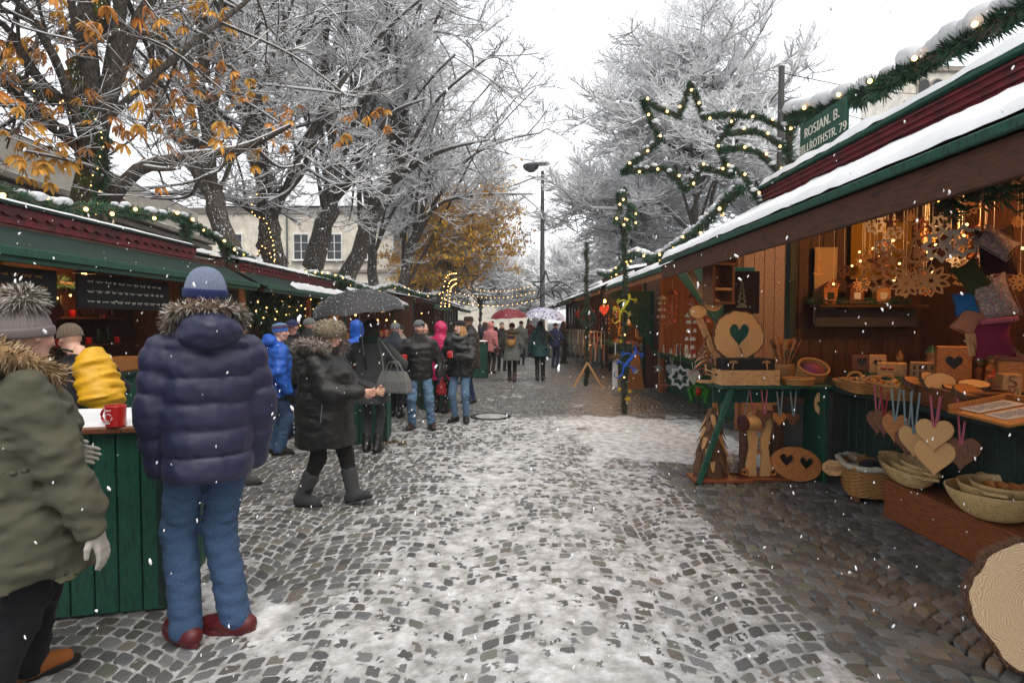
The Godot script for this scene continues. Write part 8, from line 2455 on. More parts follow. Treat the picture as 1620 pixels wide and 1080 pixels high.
	for k in 2:
		mb = nm(); mb.box(Q3(-0.10 + 0.26 * k, 0.0235 + 0.003 * k, 0.0), Q3(0.21, 0.002, 0.30)); var pp := part(t, "paper", mb, M.paper)
		mb = nm()
		for ln in 12: mb.box(Q3(-0.10 + 0.26 * k + 0.005 * (ln % 3), 0.0265 + 0.003 * k, -0.12 + ln * 0.021), Q3(0.15 - 0.02 * (ln % 4), 0.001, 0.004))
		part(pp, "print_lines", mb, cloth("print_blue", Color(0.35, 0.40, 0.55), 0.9)).set_meta("kind", "stuff")
	t = thing("letter_block", "pale wooden block with dark carved letters on the shelf", "wooden block", V(3.75, 1.10, 4.28), -0.35)
	mb = nm(); mb.box(Q3(0, 0.09, 0), Q3(0.12, 0.19, 0.12), 0.006); part(t, "block", mb, M.pine_y)
	text_on(t, "carved_letter", "S", 0.09, M.walnut, T3(Q3(0.0, 0.13, 0.061)))
	text_on(t, "carved_letter", "V", 0.06, M.walnut, T3(Q3(0.0, 0.05, 0.061)))
	t = thing("display_shelf", "dark green stepped shelf behind the front baskets", "shelf", V(4.0, 1.0, 5.2))
	mb = nm(); mb.box(Q3(0, 0.09, 0), Q3(0.34, 0.03, 2.6), 0.004); part(t, "shelf_board", mb, M.green)
	for z in [-1.2, 0.0, 1.2]:
		mb = nm(); mb.box(Q3(0, 0.036, z), Q3(0.3, 0.076, 0.03)); part(t, "bracket", mb, M.green_dark)
	var boxes := [[3.98, 5.95, 0.26, 0.14, "pine", "pale wooden chest with a pink bow"], [4.05, 5.6, 0.2, 0.17, "pine_y", "white slotted wooden crate"], [4.1, 5.28, 0.26, 0.34, "honey", "honey wood box with a heart opening"], [4.06, 6.3, 0.16, 0.2, "pine", "small wooden box with a heart cut out"], [4.05, 4.62, 0.16, 0.26, "honey", "small wooden house lantern with a peaked roof"], [4.1, 6.65, 0.2, 0.18, "walnut", "dark wooden casket near the end wall"]]
	var bi := 0
	for a in boxes:
		t = thing("wooden_box", a[5], "box", V(a[0], 1.107, a[1]), -0.55)
		mb = nm(); mb.box(Q3(0, a[3] * 0.5, 0), Q3(a[2], a[3], a[2] * 0.7), 0.006); part(t, "box_body", mb, M[a[4]])
		mb = nm()
		if bi == 1:
			for k in 8: mb.box(Q3(-0.07 + (k % 4) * 0.047, 0.06 + 0.06 * (k / 4), a[2] * 0.35 + 0.001), Q3(0.018, 0.042, 0.004))
			part(t, "slot", mb, M.walnut).set_meta("kind", "stuff")
		elif bi == 0:
			for sx in [-1.0, 1.0]: mb.ball(Q3(0.03 * sx - 0.04, 0.08, a[2] * 0.35), Q3(0.03, 0.018, 0.01), 8, 5)
			part(t, "bow", mb, ribbons[0])
		elif bi == 4:
			mb.plate(P2([Q2(-0.11, 0), Q2(0.11, 0), Q2(0, 0.12)]), 0.14, T3(Q3(0, a[3], 0)), 0.004); part(t, "roof", mb, M.walnut)
		else:
			mb.plate(heart(a[2] * 0.5, a[2] * 0.5), 0.006, T3(Q3(0, a[3] * 0.55, a[2] * 0.35 + 0.001))); part(t, "heart_opening", mb, M.iron)
		bi += 1
	for k in 2: bowl(["small white rimmed bowl on the green shelf", "second small bowl beside the white rimmed one"][k], V(3.9, 1.107, 5.3 - k * 0.2), 0.0, 0.16, 0.16, 0.05)
	t = thing("straw_pumpkin", "orange straw ball on the green shelf", "ornament", V(3.9, 1.14, 4.85))
	mb = nm(); mb.ball(Vector3.ZERO, Q3(0.08, 0.04, 0.06), 14, 8); part(t, "ball", mb, cloth("orange_felt", Color(0.85, 0.28, 0.04), 0.9))
	t = thing("wall_display", "cream panel and shelf with greenery on the end wall of the carved wood stall", "shelf", V(4.2, 0, 7.1))
	mb = nm(); mb.box(Q3(-0.30, 2.12, 0.0), Q3(0.28, 0.95, 0.02), 0.003); part(t, "cream_panel", mb, cloth("cream_card", Color(0.80, 0.66, 0.50), 0.9))
	mb = nm(); mb.box(Q3(0.38, 2.55, 0.0), Q3(0.75, 0.7, 0.02), 0.003); part(t, "yellow_cloth", mb, cloth("yellow_cotton", Color(0.62, 0.45, 0.06), 0.9))
	mb = nm(); mb.box(Q3(0.15, 1.86, 0.14), Q3(1.3, 0.03, 0.26), 0.004); part(t, "shelf_board", mb, M.wood_dark)
	mb = nm(); mb.box(Q3(0.15, 1.72, 0.10), Q3(1.25, 0.22, 0.02), 0.004); part(t, "grey_cloth", mb, cloth("grey_drape", Color(0.30, 0.27, 0.27), 0.95))
	garland("short fir garland on the wall shelf of the carved wood stall", P3([V(3.6, 1.93, 6.9), V(4.2, 1.9, 6.9), V(4.8, 1.93, 6.9)]), {r = 0.07, step = 0.05})
	for k in 3:
		t = thing("house_lantern", ["small wooden house lantern on the wall shelf", "dark wooden frame with a white card on the wall shelf", "carved wooden figure on the wall shelf"][k], "ornament", V(3.85 + k * 0.32, 1.877, 6.93))
		mb = nm(); mb.box(Q3(0, 0.11, 0), Q3(0.17, 0.2, 0.1), 0.005); part(t, "body", mb, [M.honey, M.walnut, M.pine_y][k])
		mb = nm(); mb.plate(P2([Q2(-0.1, 0), Q2(0.1, 0), Q2(0, 0.07)]), 0.11, T3(Q3(0, 0.212, 0)), 0.004); part(t, "roof", mb, M.walnut)
		mb = nm(); mb.box(Q3(0, 0.11, 0.052), Q3(0.08, 0.08, 0.004)); part(t, "opening", mb, M.iron if k == 0 else M.paper)
	var orn := [[3.35, 2.0, 4.85, 0, 0.125, "slice", "light brown fretwork blossom over the counter"], [3.32, 2.0, 4.52, 0, 0.13, "slice", "second fretwork blossom beside the bell ornament"], [3.3, 2.26, 4.66, 2, 0.11, "pine", "bright fretwork bell with a heart on top"], [3.4, 2.22, 5.1, 1, 0.13, "pine", "pale fretwork star with open points"], [3.35, 2.27, 4.45, 1, 0.14, "paper", "white fretwork star framing a tiny scene"], [3.33, 2.27, 4.22, 1, 0.13, "paper", "white fretwork star beside the cushions"], [3.6, 1.95, 4.4, 2, 0.09, "pine", "small fretwork angel below the blossoms"], [3.55, 2.1, 5.6, 1, 0.14, "pine", "dim fretwork star near the end wall"], [3.5, 2.25, 5.4, 0, 0.09, "honey", "small honey fretwork blossom under the lamp"]]
	for a in orn: ornament(a[6], V(a[0], a[1], a[2]), -0.7, a[3], a[4], M[a[5]], 2.6 - a[1])
	var wp := []
	for k in 26: wp.append(V(3.6 + 0.33 * (1.0 + sin(k * 1.3)), 2.28 + 0.2 * sin(k * 2.1), 4.2 + k * 0.095))
	mb = nm(); mb.tube(curve(wp, 3), F1([0.0025]), 4); one("fairy_cable", "thin cable of the fairy bulbs in the carved wood stall", "cable", mb, M.iron)
	for k in 26:
		mb = nm(); mb.ball(Vector3.ZERO, Vector3.ONE * 0.012, 7, 5)
		one("fairy_bulb", "tiny warm fairy bulb hung inside the carved wood stall", "light", mb, M.bulb, T3(wp[k]), "fairy bulbs in the carved wood stall")
	for k in 46:
		ornament("fretwork ornament hanging deep inside the carved wood stall", V(rg.randf_range(3.55, 4.7), 2.0 + 0.015 * k, rg.randf_range(4.6, 6.95)), rg.randf_range(-1.2, 0.4), [0, 1, 2, 1, 3][k % 5], rg.randf_range(0.05, 0.11), [M.slice, M.honey, M.pine, M.paper, M.walnut][k % 5], 0.9 - 0.015 * k, "deep hung ornaments of the carved wood stall")
	for k in 30:
		t = thing("carved_doll", "small carved doll on the back counter of the carved wood stall", "doll", V(rg.randf_range(4.1, 5.0), 1.0, rg.randf_range(4.4, 6.9)), rg.randf() * TAU, "carved dolls on the back counter")
		var h := rg.randf_range(0.16, 0.42)
		mb = nm(); mb.lathe(P2([Q2(0.07, 0), Q2(0.06, 0.02), Q2(0.035, h * 0.5), Q2(0.045, h * 0.62), Q2(0.015, h * 0.75)]), 10); part(t, "gown", mb, [M.honey, M.pine_y, M.walnut, M.redwood][k % 4])
		mb = nm(); mb.ball(Q3(0, h * 0.84, 0), Q3(0.034, 0.042, 0.034), 9, 7); part(t, "head", mb, M.pine)
		mb = nm(); mb.lathe(P2([Q2(0.05, h * 0.88), Q2(0.03, h * 0.93), Q2(0.0, h + 0.03)]), 10); part(t, "cap", mb, [M.walnut, ribbons[2], M.green][k % 3])
	var fl := cloth("floral_cotton", Color(0.85, 0.80, 0.80), 0.9, 2.2, 0.3, ntex(0.05, 61, [[0.3, Color(0.85, 0.83, 0.78)], [0.45, Color(0.72, 0.25, 0.30)], [0.52, Color(0.90, 0.86, 0.80)], [0.62, Color(0.28, 0.38, 0.62)], [0.70, Color(0.55, 0.62, 0.25)], [0.78, Color(0.9, 0.86, 0.78)]], 2, 256))
	var cu := [[3.22, 2.20, 3.80, 0.0, 0.3, -0.6, 0.24, 0.14, fl, "floral herb cushion topmost at the post"], [3.15, 1.97, 3.90, 0.0, -0.4, 0.55, 0.16, 0.26, cloth("olive_velvet", Color(0.24, 0.25, 0.06), 0.9), "olive green cushion at the post"], [3.25, 1.83, 3.84, 0.0, 0.1, 0.35, 0.22, 0.30, fl, "large floral cushion hanging in the middle of the bunch"], [3.12, 1.80, 3.92, 0.0, -0.3, 0.2, 0.13, 0.15, cloth("sky_blue_cotton", Color(0.10, 0.42, 0.66), 0.9), "small sky blue cushion"], [3.13, 1.68, 3.90, 0.0, -0.2, -0.5, 0.14, 0.17, cloth("peach_cotton", Color(0.75, 0.48, 0.34), 0.9), "peach coloured cushion below the blue one"], [3.25, 1.56, 3.84, 0.0, 0.1, 0.12, 0.22, 0.26, cloth("magenta_knit", Color(0.50, 0.03, 0.22), 0.9, 9, 0.6), "magenta knitted cushion with a pink top"], [3.3, 2.15, 3.9, 0.0, 0.0, 0.1, 0.2, 0.34, cloth("burgundy_cloth", Color(0.22, 0.02, 0.10), 0.9), "burgundy cloth cushion behind the others"]]
	for a in cu: cushion(a[9], V(a[0], a[1], a[2]), Q3(a[3], a[4] - 0.5, a[5]), a[6], a[7], a[8])
	mb = nm(); mb.box(V(3.243, 1.685, 3.80), Q3(0.20, 0.035, 0.10), 0.01, Basis.from_euler(Q3(0, -0.4, 0.12))); one("lace_band", "pink band with white lace on the magenta cushion", "ribbon", mb, ribbons[0])
	for k in 2:
		mb = nm(); mb.box(Vector3.ZERO, Q3(0.04, 0.16, 0.02), 0.004); one("wooden_tag", "pale wooden tag hanging below the peach cushion", "tag", mb, M.pine_y, Transform3D(Basis.from_euler(Q3(0, 0, 0.2 + 0.2 * k)), V(3.13 + 0.05 * k, 1.52, 3.88)), "wooden tags below the cushions")
	for k in 7:
		garland("fir bough hanging from the awning above the cushions", curve([V(2.9 + 0.08 * k, 2.85, 3.9 - 0.14 * k), V(2.92 + 0.08 * k, 2.62, 3.85 - 0.14 * k), V(2.9 + 0.07 * k, 2.42 + 0.04 * (k % 3), 3.82 - 0.14 * k)], 3), {r = 0.12, step = 0.06, name = "fir_bough", cat = "fir bough", group = "fir boughs above the cushions"})
	t = thing("bark_tree", "tall shaggy bark log carved like a fir tree", "log", V(2.14, 0.03, 6.05))
	mb = nm(); mb.lathe(P2([Q2(0.15, 0.0), Q2(0.145, 0.25), Q2(0.09, 0.52), Q2(0.03, 0.70), Q2(0.0, 0.72)]), 16); part(t, "log", mb, M.log_bark)
	for k in 46:
		mb = nm()
		var f := k / 46.0; var a := k * 2.399; var hy := 0.06 + f * 0.62
		var r := 0.012 + (lerpf(0.15, 0.145, hy / 0.25) if hy < 0.25 else (lerpf(0.145, 0.09, (hy - 0.25) / 0.27) if hy < 0.52 else lerpf(0.09, 0.03, (hy - 0.52) / 0.18)))
		var p := Q3(cos(a) * r, 0.06 + f * 0.62, sin(a) * r)
		mb.plate(P2([Q2(-0.03, 0.07), Q2(0.03, 0.07), Q2(0.018, -0.04), Q2(0, -0.07), Q2(-0.02, -0.03)]), 0.006, Transform3D(Basis(Vector3.UP, PI * 0.5 - a) * Basis(Q3(1, 0, 0), -0.45), p))
		part(t, "splinter", mb, M.pine_y if k % 2 == 0 else M.log_bark)
	t = thing("bark_tree", "short shaggy bark log beside the tall one", "log", V(1.99, 0.03, 6.0))
	mb = nm(); mb.lathe(P2([Q2(0.06, 0.0), Q2(0.06, 0.12), Q2(0.02, 0.27), Q2(0.0, 0.28)]), 12); part(t, "log", mb, M.log_bark)
	for k in 14:
		mb = nm(); var a := k * 2.399; var r := lerpf(0.065, 0.02, k / 14.0)
		mb.plate(P2([Q2(-0.012, 0.03), Q2(0.012, 0.03), Q2(0, -0.02)]), 0.005, Transform3D(Basis(Vector3.UP, PI * 0.5 - a) * Basis(Q3(1, 0, 0), -0.45), Q3(cos(a) * r, 0.03 + k * 0.016, sin(a) * r))); part(t, "splinter", mb, M.pine_y if k % 3 == 0 else M.log_bark)
	for a in [[2.2, 5.98, 0.62, 0.3, "reddish board lying under the bark logs"], [2.68, 6.02, 0.68, 0.26, "pale board lying under the carved figure"]]:
		mb = nm(); mb.box(V(a[0], 0.02, a[1]), Q3(a[2], 0.03, a[3]), 0.004); one("ground_board", a[4], "board", mb, M.redwood)
	mb = nm()
	mb.plate(P2([Q2(-0.07, 0), Q2(0.13, 0), Q2(0.10, 0.12), Q2(0.05, 0.32), Q2(0.02, 0.6), Q2(0.0, 0.85), Q2(-0.03, 0.9), Q2(-0.06, 0.5)]), 0.025, I3, 0.004)
	one("tree_board", "tall flame shaped wooden board behind the bark logs", "board", mb, M.honey, Transform3D(Basis(Q3(1, 0, 0), -0.08), V(2.30, 0.03, 6.30)))
	t = thing("carved_couple", "carved pale wood couple whose heads frame a heart", "carving", V(2.62, 0.037, 6.0))
	for sx in [-1.0, 1.0]:
		mb = nm()
		mb.plate(P2([Q2(0.02 * sx, 0.0), Q2(0.12 * sx, 0.0), Q2(0.135 * sx, 0.10), Q2(0.10 * sx, 0.30), Q2(0.13 * sx, 0.52), Q2(0.12 * sx, 0.66), Q2(0.06 * sx, 0.70), Q2(0.055 * sx, 0.62), Q2(0.075 * sx, 0.54), Q2(0.02 * sx, 0.42), Q2(0.012 * sx, 0.40), Q2(0.03 * sx, 0.2)]), 0.05, I3, 0.006)
		part(t, "figure", mb, M.slice)
		mb = nm()
		var pts := PackedVector3Array()
		for k in 13: pts.append(Q3(0.15 * sx + cos(TAU * k / 12.0) * 0.03, 0.045 + sin(TAU * k / 12.0) * 0.03, 0.02))
		mb.tube(pts, F1([0.014]), 6); part(t, "curled_foot", mb, M.honey)
	mb = nm(); mb.box(Q3(0, 0.25, 0), Q3(0.05, 0.02, 0.055), 0.004); part(t, "joining_bar", mb, M.honey)
	for a in [[2.50, 6.12, 0.05, 0.62, "dark bark post left of the carved couple"], [2.80, 6.2, 0.055, 0.70, "tall bark post right of the carved couple"], [2.93, 6.25, 0.05, 0.75, "bark post beside the framed slate"]]:
		t = thing("bark_post", a[4], "log", V(a[0], 0.0, a[1]))
		mb = nm(); mb.tube(P3([Q3(0, 0, 0), Q3(0.01, a[3] * 0.5, 0), Q3(0, a[3], 0)]), F1([a[2], a[2] * 0.92, a[2] * 0.85]), 12); part(t, "trunk", mb, M.log_bark)
	t = thing("birdhouse", "hanging log birdhouse with a red round face", "birdhouse", V(2.44, 0.62, 5.9), 0.3)
	mb = nm(); mb.rod(Q3(-0.02, 0, 0), Q3(0.13, 0, 0), 0.075, 0.075, 20); part(t, "log_body", mb, M.slice)
	mb = nm(); mb.rod(Q3(-0.045, 0, 0), Q3(-0.021, 0, 0), 0.085, 0.085, 20); part(t, "red_face", mb, cloth("maroon_paint", Color(0.32, 0.05, 0.05), 0.5))
	for z in [-0.02, 0.1]:
		mb = nm(); mb.bar(Q3(z, 0.07, 0), Q3(0.04, 0.36, 0), 0.012, 0.002, Q3(0, 0, 1)); part(t, "ribbon", mb, ribbons[0 if z > 0 else 1])
	for a in [[2.62, 0.68, "walnut", "brown wooden apple hanging under the side table"], [2.78, 0.66, "honey", "orange wooden heart apple hanging under the side table"], [2.92, 0.66, "walnut", "dark wooden heart hanging under the side table"]]:
		slab_heart(a[3], V(a[0], a[1], 5.9), 0.0, 0.14, 0.14, M[a[2]], ribbons[int(a[0] * 10) % 2], 0.25, 0.06)
	t = thing("oval_log_slice", "oval log slice with two hearts cut out leaning on the cobbles", "wood slice", V(2.98, 0.185, 5.92))
	t.rotation = Q3(-0.2, -0.1, -0.15)
	for sx in [-1.0, 1.0]:
		mb = nm()
		var oo := PackedVector2Array(); var hl := heart_loop(0.145, 0.135, Q2(0.10 * sx, 0.015))
		for i in 56:
			var a := TAU * i / 56.0
			var p := Q2(sin(a) * 0.25, cos(a) * 0.175)
			p.x = maxf(p.x, 0.0) if sx > 0 else minf(p.x, 0.0)
			oo.append(p)
		mb.ring_plate(oo, hl, 0.05); mb.ring_rim(oo, 0.05)
		part(t, "slice", mb, M.honey)
	t = thing("framed_slate", "slate panel in a rough wooden frame leaning at the stall", "frame", V(3.16, 0.0, 6.3), -0.2)
	mb = nm(); mb.box(Q3(0, 0.42, 0), Q3(0.26, 0.74, 0.015)); part(t, "slate", mb, M.slate)
	for sx in [-1.0, 1.0]:
		mb = nm(); mb.box(Q3(0.16 * sx, 0.42, 0), Q3(0.07, 0.84, 0.05), 0.01); part(t, "frame_side", mb, M.walnut)
		mb = nm(); mb.box(Q3(0, 0.42 + 0.385 * sx, 0.002), Q3(0.26, 0.07, 0.045), 0.01); part(t, "frame_rail", mb, M.walnut)
	t = basket("big honey wicker basket with linen lining and a wooden tag", V(3.42, 0.05, 5.42), 1.2, 0.62, 0.44, 0.27, 0.14, M.wicker)
	var lf := Field.new(Q3(-0.36, 0.14, -0.28), Q3(0.36, 0.36, 0.28), 0.014)
	var lp := []
	for k in 25:
		var a := TAU * k / 24.0
		var p := Q2(cos(a), sin(a)); p = p / pow(pow(absf(p.x), 4.0) + pow(absf(p.y), 4.0), 0.25)
		lp.append(Q3(p.x * 0.315, 0.275, p.y * 0.225))
	for k in 24: lf.cap(lp[k], lp[k + 1], 0.026, 0.026, 0.01)
	lf.wrinkle(noise(9.0, 4, 2), 0.016, Vector3.ONE)
	mb = nm(); lf.mesh_into(mb); part(t, "linen_lining", mb, M.linen)
	for a in [[-0.22, 0.14], [0.22, 0.14], [-0.22, -0.14], [0.22, -0.14]]:
		mb = nm(); mb.box(Q3(a[0], -0.025, a[1]), Q3(0.07, 0.05, 0.07), 0.004); part(t, "foot", mb, M.walnut)
	mb = nm(); mb.ball(Q3(0, 0.20, 0), Q3(0.29, 0.05, 0.2), 14, 8); part(t, "lining_bottom", mb, M.linen)
	for a in [[-0.1, 0.0, "cloth_bundle", Color(0.08, 0.05, 0.12), "dark violet cloth bundle in the lined basket"], [0.06, 0.02, "cloth_bundle", Color(0.55, 0.33, 0.10), "mustard cloth bundle in the lined basket"], [0.2, -0.05, "cloth_bundle", Color(0.60, 0.50, 0.40), "speckled cloth bundle in the lined basket"]]:
		var bf := Field.new(Q3(-0.14, -0.08, -0.14), Q3(0.14, 0.12, 0.14), 0.014)
		bf.ell(Vector3.ZERO, Q3(0.10, 0.05, 0.09), 0.0); bf.wrinkle(noise(8.0, int(a[0] * 50) + 7, 2), 0.03, Vector3.ONE)
		mb = nm(); bf.mesh_into(mb)
		one(a[2], a[4], "cloth", mb, cloth("bundle_%d" % int(a[0] * 100 + 50), a[3], 0.9, 5, 0.4), t.transform * T3(Q3(a[0], 0.27, a[1])))
	mb = nm()
	var rg2 := RandomNumberGenerator.new(); rg2.seed = 3
	for k in 60: mb.tube(curve([Vector3.ZERO, wv(rg2, 0.05) + Q3(0, 0.03, 0), wv(rg2, 0.08)], 3), F1([0.004]), 4)
	one("wool_tassel", "pale blue wool tassel on the rim of the lined basket", "tassel", mb, cloth("pale_blue_wool", Color(0.55, 0.62, 0.78), 0.95), T3(V(3.58, 0.36, 5.1)))
	t = thing("name_tag", "octagonal wooden name tag tied to the lined basket", "tag", V(3.17, 0.235, 5.56), -0.5)
	t.rotate_object_local(Q3(1, 0, 0), -0.12)
	var oc := PackedVector2Array()
	for k in 8: oc.append(Q2(sin(TAU * (k + 0.5) / 8.0) * 0.105, cos(TAU * (k + 0.5) / 8.0) * 0.082))
	mb = nm(); mb.plate(oc, 0.014, I3, 0.003); part(t, "tag", mb, M.pine)
	text_on(t, "burnt_lettering", "Lose", 0.045, M.walnut, T3(Q3(0, 0.0, 0.008)), "Droid Serif")
	t = thing("wooden_chest", "long red brown dovetailed chest carrying wooden bowls", "chest", V(3.42, 0.0, 4.10))
	for sx in [-1.0, 1.0]:
		mb = nm(); mb.box(Q3(0.2 * sx, 0.155, 0), Q3(0.024, 0.30, 1.50), 0.003); part(t, "side_board", mb, M.redwood)
		mb = nm(); mb.box(Q3(0, 0.155, 0.739 * sx), Q3(0.374, 0.30, 0.022), 0.003); part(t, "end_board", mb, M.redwood)
		for k in 7:
			mb = nm(); mb.box(Q3(-0.2, 0.035 + k * 0.042, 0.7505 * sx), Q3(0.026, 0.02, 0.004)); part(t, "dovetail", mb, M.walnut)
	mb = nm(); mb.box(Q3(0, 0.314, 0), Q3(0.44, 0.018, 1.52), 0.004); part(t, "lid", mb, M.redwood)
	bowl("largest oval trough bowl with carved lips on the chest", V(3.30, 0.325, 4.72), 1.3, 0.86, 0.34, 0.16, true)
	bowl("middle oval trough bowl nested in the largest", V(3.32, 0.375, 4.70), 1.36, 0.70, 0.27, 0.13, true)
	bowl("smallest oval trough bowl on top of the stack", V(3.34, 0.42, 4.66), 1.26, 0.56, 0.22, 0.11)
	bowl("large round dough bowl at the near end of the chest", V(3.32, 0.325, 3.86), 0.4, 0.64, 0.56, 0.21)
	bowl("pointed bowl nested in the large round one", V(3.34, 0.38, 3.90), 0.9, 0.54, 0.42, 0.18, true)
	bowl("inner bowl holding the wooden ladles", V(3.36, 0.43, 3.86), 0.9, 0.46, 0.36, 0.15)
	for k in 4:
		t = thing("wooden_ladle", ["round wooden ladle head up in the inner bowl", "wooden ladle lying across the inner bowl", "square wooden scoop in the inner bowl", "long spoon resting on the bowl rim"][k], "ladle", V(3.36 + 0.02 * k, 0.53 + 0.012 * k, 3.86 - 0.05 * k), -0.3 + 0.35 * k)
		mb = nm(); mb.lathe(P2([Q2(0, -0.03), Q2(0.035, -0.022), Q2(0.05, 0.01), Q2(0.046, 0.01), Q2(0.03, -0.016), Q2(0, -0.022)]), 14, Transform3D(Basis(Q3(1, 0, 0), 0.4), Q3(-0.06, 0.02, 0))); part(t, "ladle_bowl", mb, M.honey)
		mb = nm(); mb.rod(Q3(-0.015, 0.02, 0), Q3(0.22, 0.035, 0), 0.011, 0.008, 7); part(t, "handle", mb, M.honey)
	t = thing("round_slice", "huge bark edged round slice with a heart hole leaning on the chest end", "wood slice", V(2.56, 0.315, 2.66))
	t.rotation = Q3(-0.12, -0.35, 0)
	log_slice(t, 0.31, 0.315, 0.07, heart_loop(0.27, 0.30, Q2(0.03, -0.02)), 21, I3, M.slice_pale)
	build_goods_far()

func build_goods_far() -> void:
	var mb: MB
	var t: Node3D
	var rg := RandomNumberGenerator.new(); rg.seed = 70
	garland("moss garland along the counter edge of the bell stall", P3([V(3.32, 0.94, 9.4), V(3.32, 0.93, 11.5), V(3.32, 0.94, 13.4)]), {r = 0.07, step = 0.05, name = "moss_garland"})
	var clay := cloth("terracotta", Color(0.78, 0.38, 0.22), 0.8); var clay_w := cloth("white_clay", Color(0.86, 0.82, 0.74), 0.8); var silver: Material = M.steel
	var ch := [[3.2, 2.15, 12.2, 3, clay_w, "white clay bell chime nearest the side board"], [3.15, 2.2, 11.2, 4, clay, "terracotta bell chime in the middle of the bell stall"], [3.05, 1.75, 9.7, 5, clay_w, "long white bell chime beside the wooden lantern"], [3.3, 2.1, 10.4, 3, clay, "terracotta chime under the lamp"], [3.5, 2.0, 12.8, 3, clay, "small terracotta chime at the back"], [3.15, 2.2, 9.2, 4, clay, "terracotta chime beside the weathered board"]]
	for a in ch: clay_bells(a[5], V(a[0], a[1], a[2]), a[3], a[4], 1.25)
	for k in 34:
		t = thing("figurine", ["little silver tree figurine on the bell stall counter", "little white angel figurine on the bell stall counter", "little painted figurine on the bell stall counter"][k % 3], "figurine", V(3.45 + rg.randf() * 0.4, 0.925, 9.3 + rg.randf() * 3.8), rg.randf() * TAU, "figurines of kind %d on the bell stall counter" % (k % 3))
		var h := rg.randf_range(0.10, 0.26)
		mb = nm(); mb.lathe(P2([Q2(0.045, 0), Q2(0.04, 0.02), Q2(0.012, h * 0.45), Q2(0.03, h * 0.55), Q2(0.004, h)]), 10); part(t, "figure", mb, [silver, clay_w, cloth("paint_%d" % (k % 4), [Color(0.7, 0.1, 0.08), Color(0.85, 0.5, 0.1), Color(0.1, 0.35, 0.2), Color(0.3, 0.3, 0.5)][k % 4], 0.5)][k % 3])
		mb = nm(); mb.ball(Q3(0, h + 0.012, 0), Vector3.ONE * 0.018, 8, 6); part(t, "head", mb, clay_w)
	var fr := [[3.25, 0.64, 12.6, 3, 0.13, "steel", "grey metal star under the bell stall counter"], [3.25, 0.60, 10.95, 1, 0.24, "paper", "large white slatted star under the bell stall counter"]]
	for a in fr: ornament(a[6], V(a[0], a[1], a[2]), -0.5, a[3], a[4], M[a[5]], 0.25, "ornaments under the bell stall counter")
	for a in [[11.6, 0.66, "steel", "silver wire heart under the bell stall counter"], [10.2, 0.66, "linen", "pale wicker heart under the bell stall counter"]]:
		slab_heart(a[3], V(3.27, a[1], a[0]), -0.5, 0.24, 0.28, M[a[2]], M.linen, 0.2, 0.05)
	mb = nm(); mb.lathe(P2([Q2(0.0, 0.02), Q2(0.16, 0.015), Q2(0.17, 0.0), Q2(0.0, -0.01)]), 16, T3(V(3.2, 0.32, 12.0))); mb.rod(V(3.2, 0.32, 12.0), V(3.2, 0.9, 12.0), 0.004); one("hanging_feeder", "flat copper bird feeder dish hanging below the counter", "bird feeder", mb, clay)
	t = thing("frog_figure", "green metal frog figure standing on a stake", "garden figure", V(3.42, 0.0, 10.35), -0.5)
	var gm := cloth("frog_green", Color(0.16, 0.52, 0.05), 0.35, 4, 0.3); var om := cloth("frog_orange", Color(0.85, 0.25, 0.03), 0.4, 4, 0.3)
	var f := Field.new(Q3(-0.3, 0.15, -0.2), Q3(0.3, 0.75, 0.25), 0.012)
	f.ell(Q3(0, 0.42, 0), Q3(0.10, 0.14, 0.08), 0.0); f.ell(Q3(0, 0.60, 0.03), Q3(0.10, 0.07, 0.085), 0.04)
	for sx in [-1.0, 1.0]:
		f.ell(Q3(0.055 * sx, 0.665, 0.03), Vector3.ONE * 0.032, 0.02)
		f.cap(Q3(0.07 * sx, 0.33, 0), Q3(0.17 * sx, 0.42, 0.07), 0.05, 0.035, 0.02); f.cap(Q3(0.17 * sx, 0.42, 0.07), Q3(0.11 * sx, 0.23, 0.08), 0.035, 0.025, 0.02); f.cap(Q3(0.11 * sx, 0.23, 0.08), Q3(0.17 * sx, 0.21, 0.14), 0.022, 0.018, 0.01)
		f.cap(Q3(0.08 * sx, 0.50, 0.03), Q3(0.14 * sx, 0.45, 0.10), 0.028, 0.022, 0.02)
	mb = nm(); f.mesh_into(mb); part(t, "frog_body", mb, gm)
	mb = nm(); mb.ball(Q3(0, 0.40, 0.055), Q3(0.06, 0.09, 0.04), 12, 8); part(t, "belly", mb, om)
	for sx in [-1.0, 1.0]:
		mb = nm(); mb.ball(Q3(0.058 * sx, 0.67, 0.058), Vector3.ONE * 0.016, 8, 6); part(t, "eye", mb, M.white)
	mb = nm(); mb.rod(Q3(0, 0, 0), Q3(0, 0.3, 0), 0.008); mb.rod(Q3(-0.12, 0.008, 0), Q3(0.12, 0.008, 0), 0.008); part(t, "stake", mb, M.iron_green)
	t = thing("angel_board", "tall tapering brown wooden angel at the far end of the bell stall", "wooden figure", V(3.05, 0.0, 14.0))
	mb = nm(); mb.plate(P2([Q2(-0.22, 0), Q2(0.22, 0), Q2(0.07, 0.95), Q2(-0.07, 0.95)]), 0.06, I3, 0.008); part(t, "gown", mb, M.honey)
	mb = nm(); mb.ball(Q3(0, 1.05, 0), Q3(0.10, 0.12, 0.08), 12, 8); part(t, "head", mb, M.walnut)
	mb = nm(); mb.plate(star2(5, 0.09, 0.04), 0.02, T3(Q3(0, 0.45, 0.045))); part(t, "star", mb, M.paper)
	t = thing("white_pillar", "slim white pillar with a dry wreath beside the bell stall", "pillar", V(2.62, 0.0, 14.4))
	mb = nm(); mb.rod(Q3(0, 0, 0), Q3(0, 0.72, 0), 0.075, 0.075, 16); part(t, "shaft", mb, M.white)
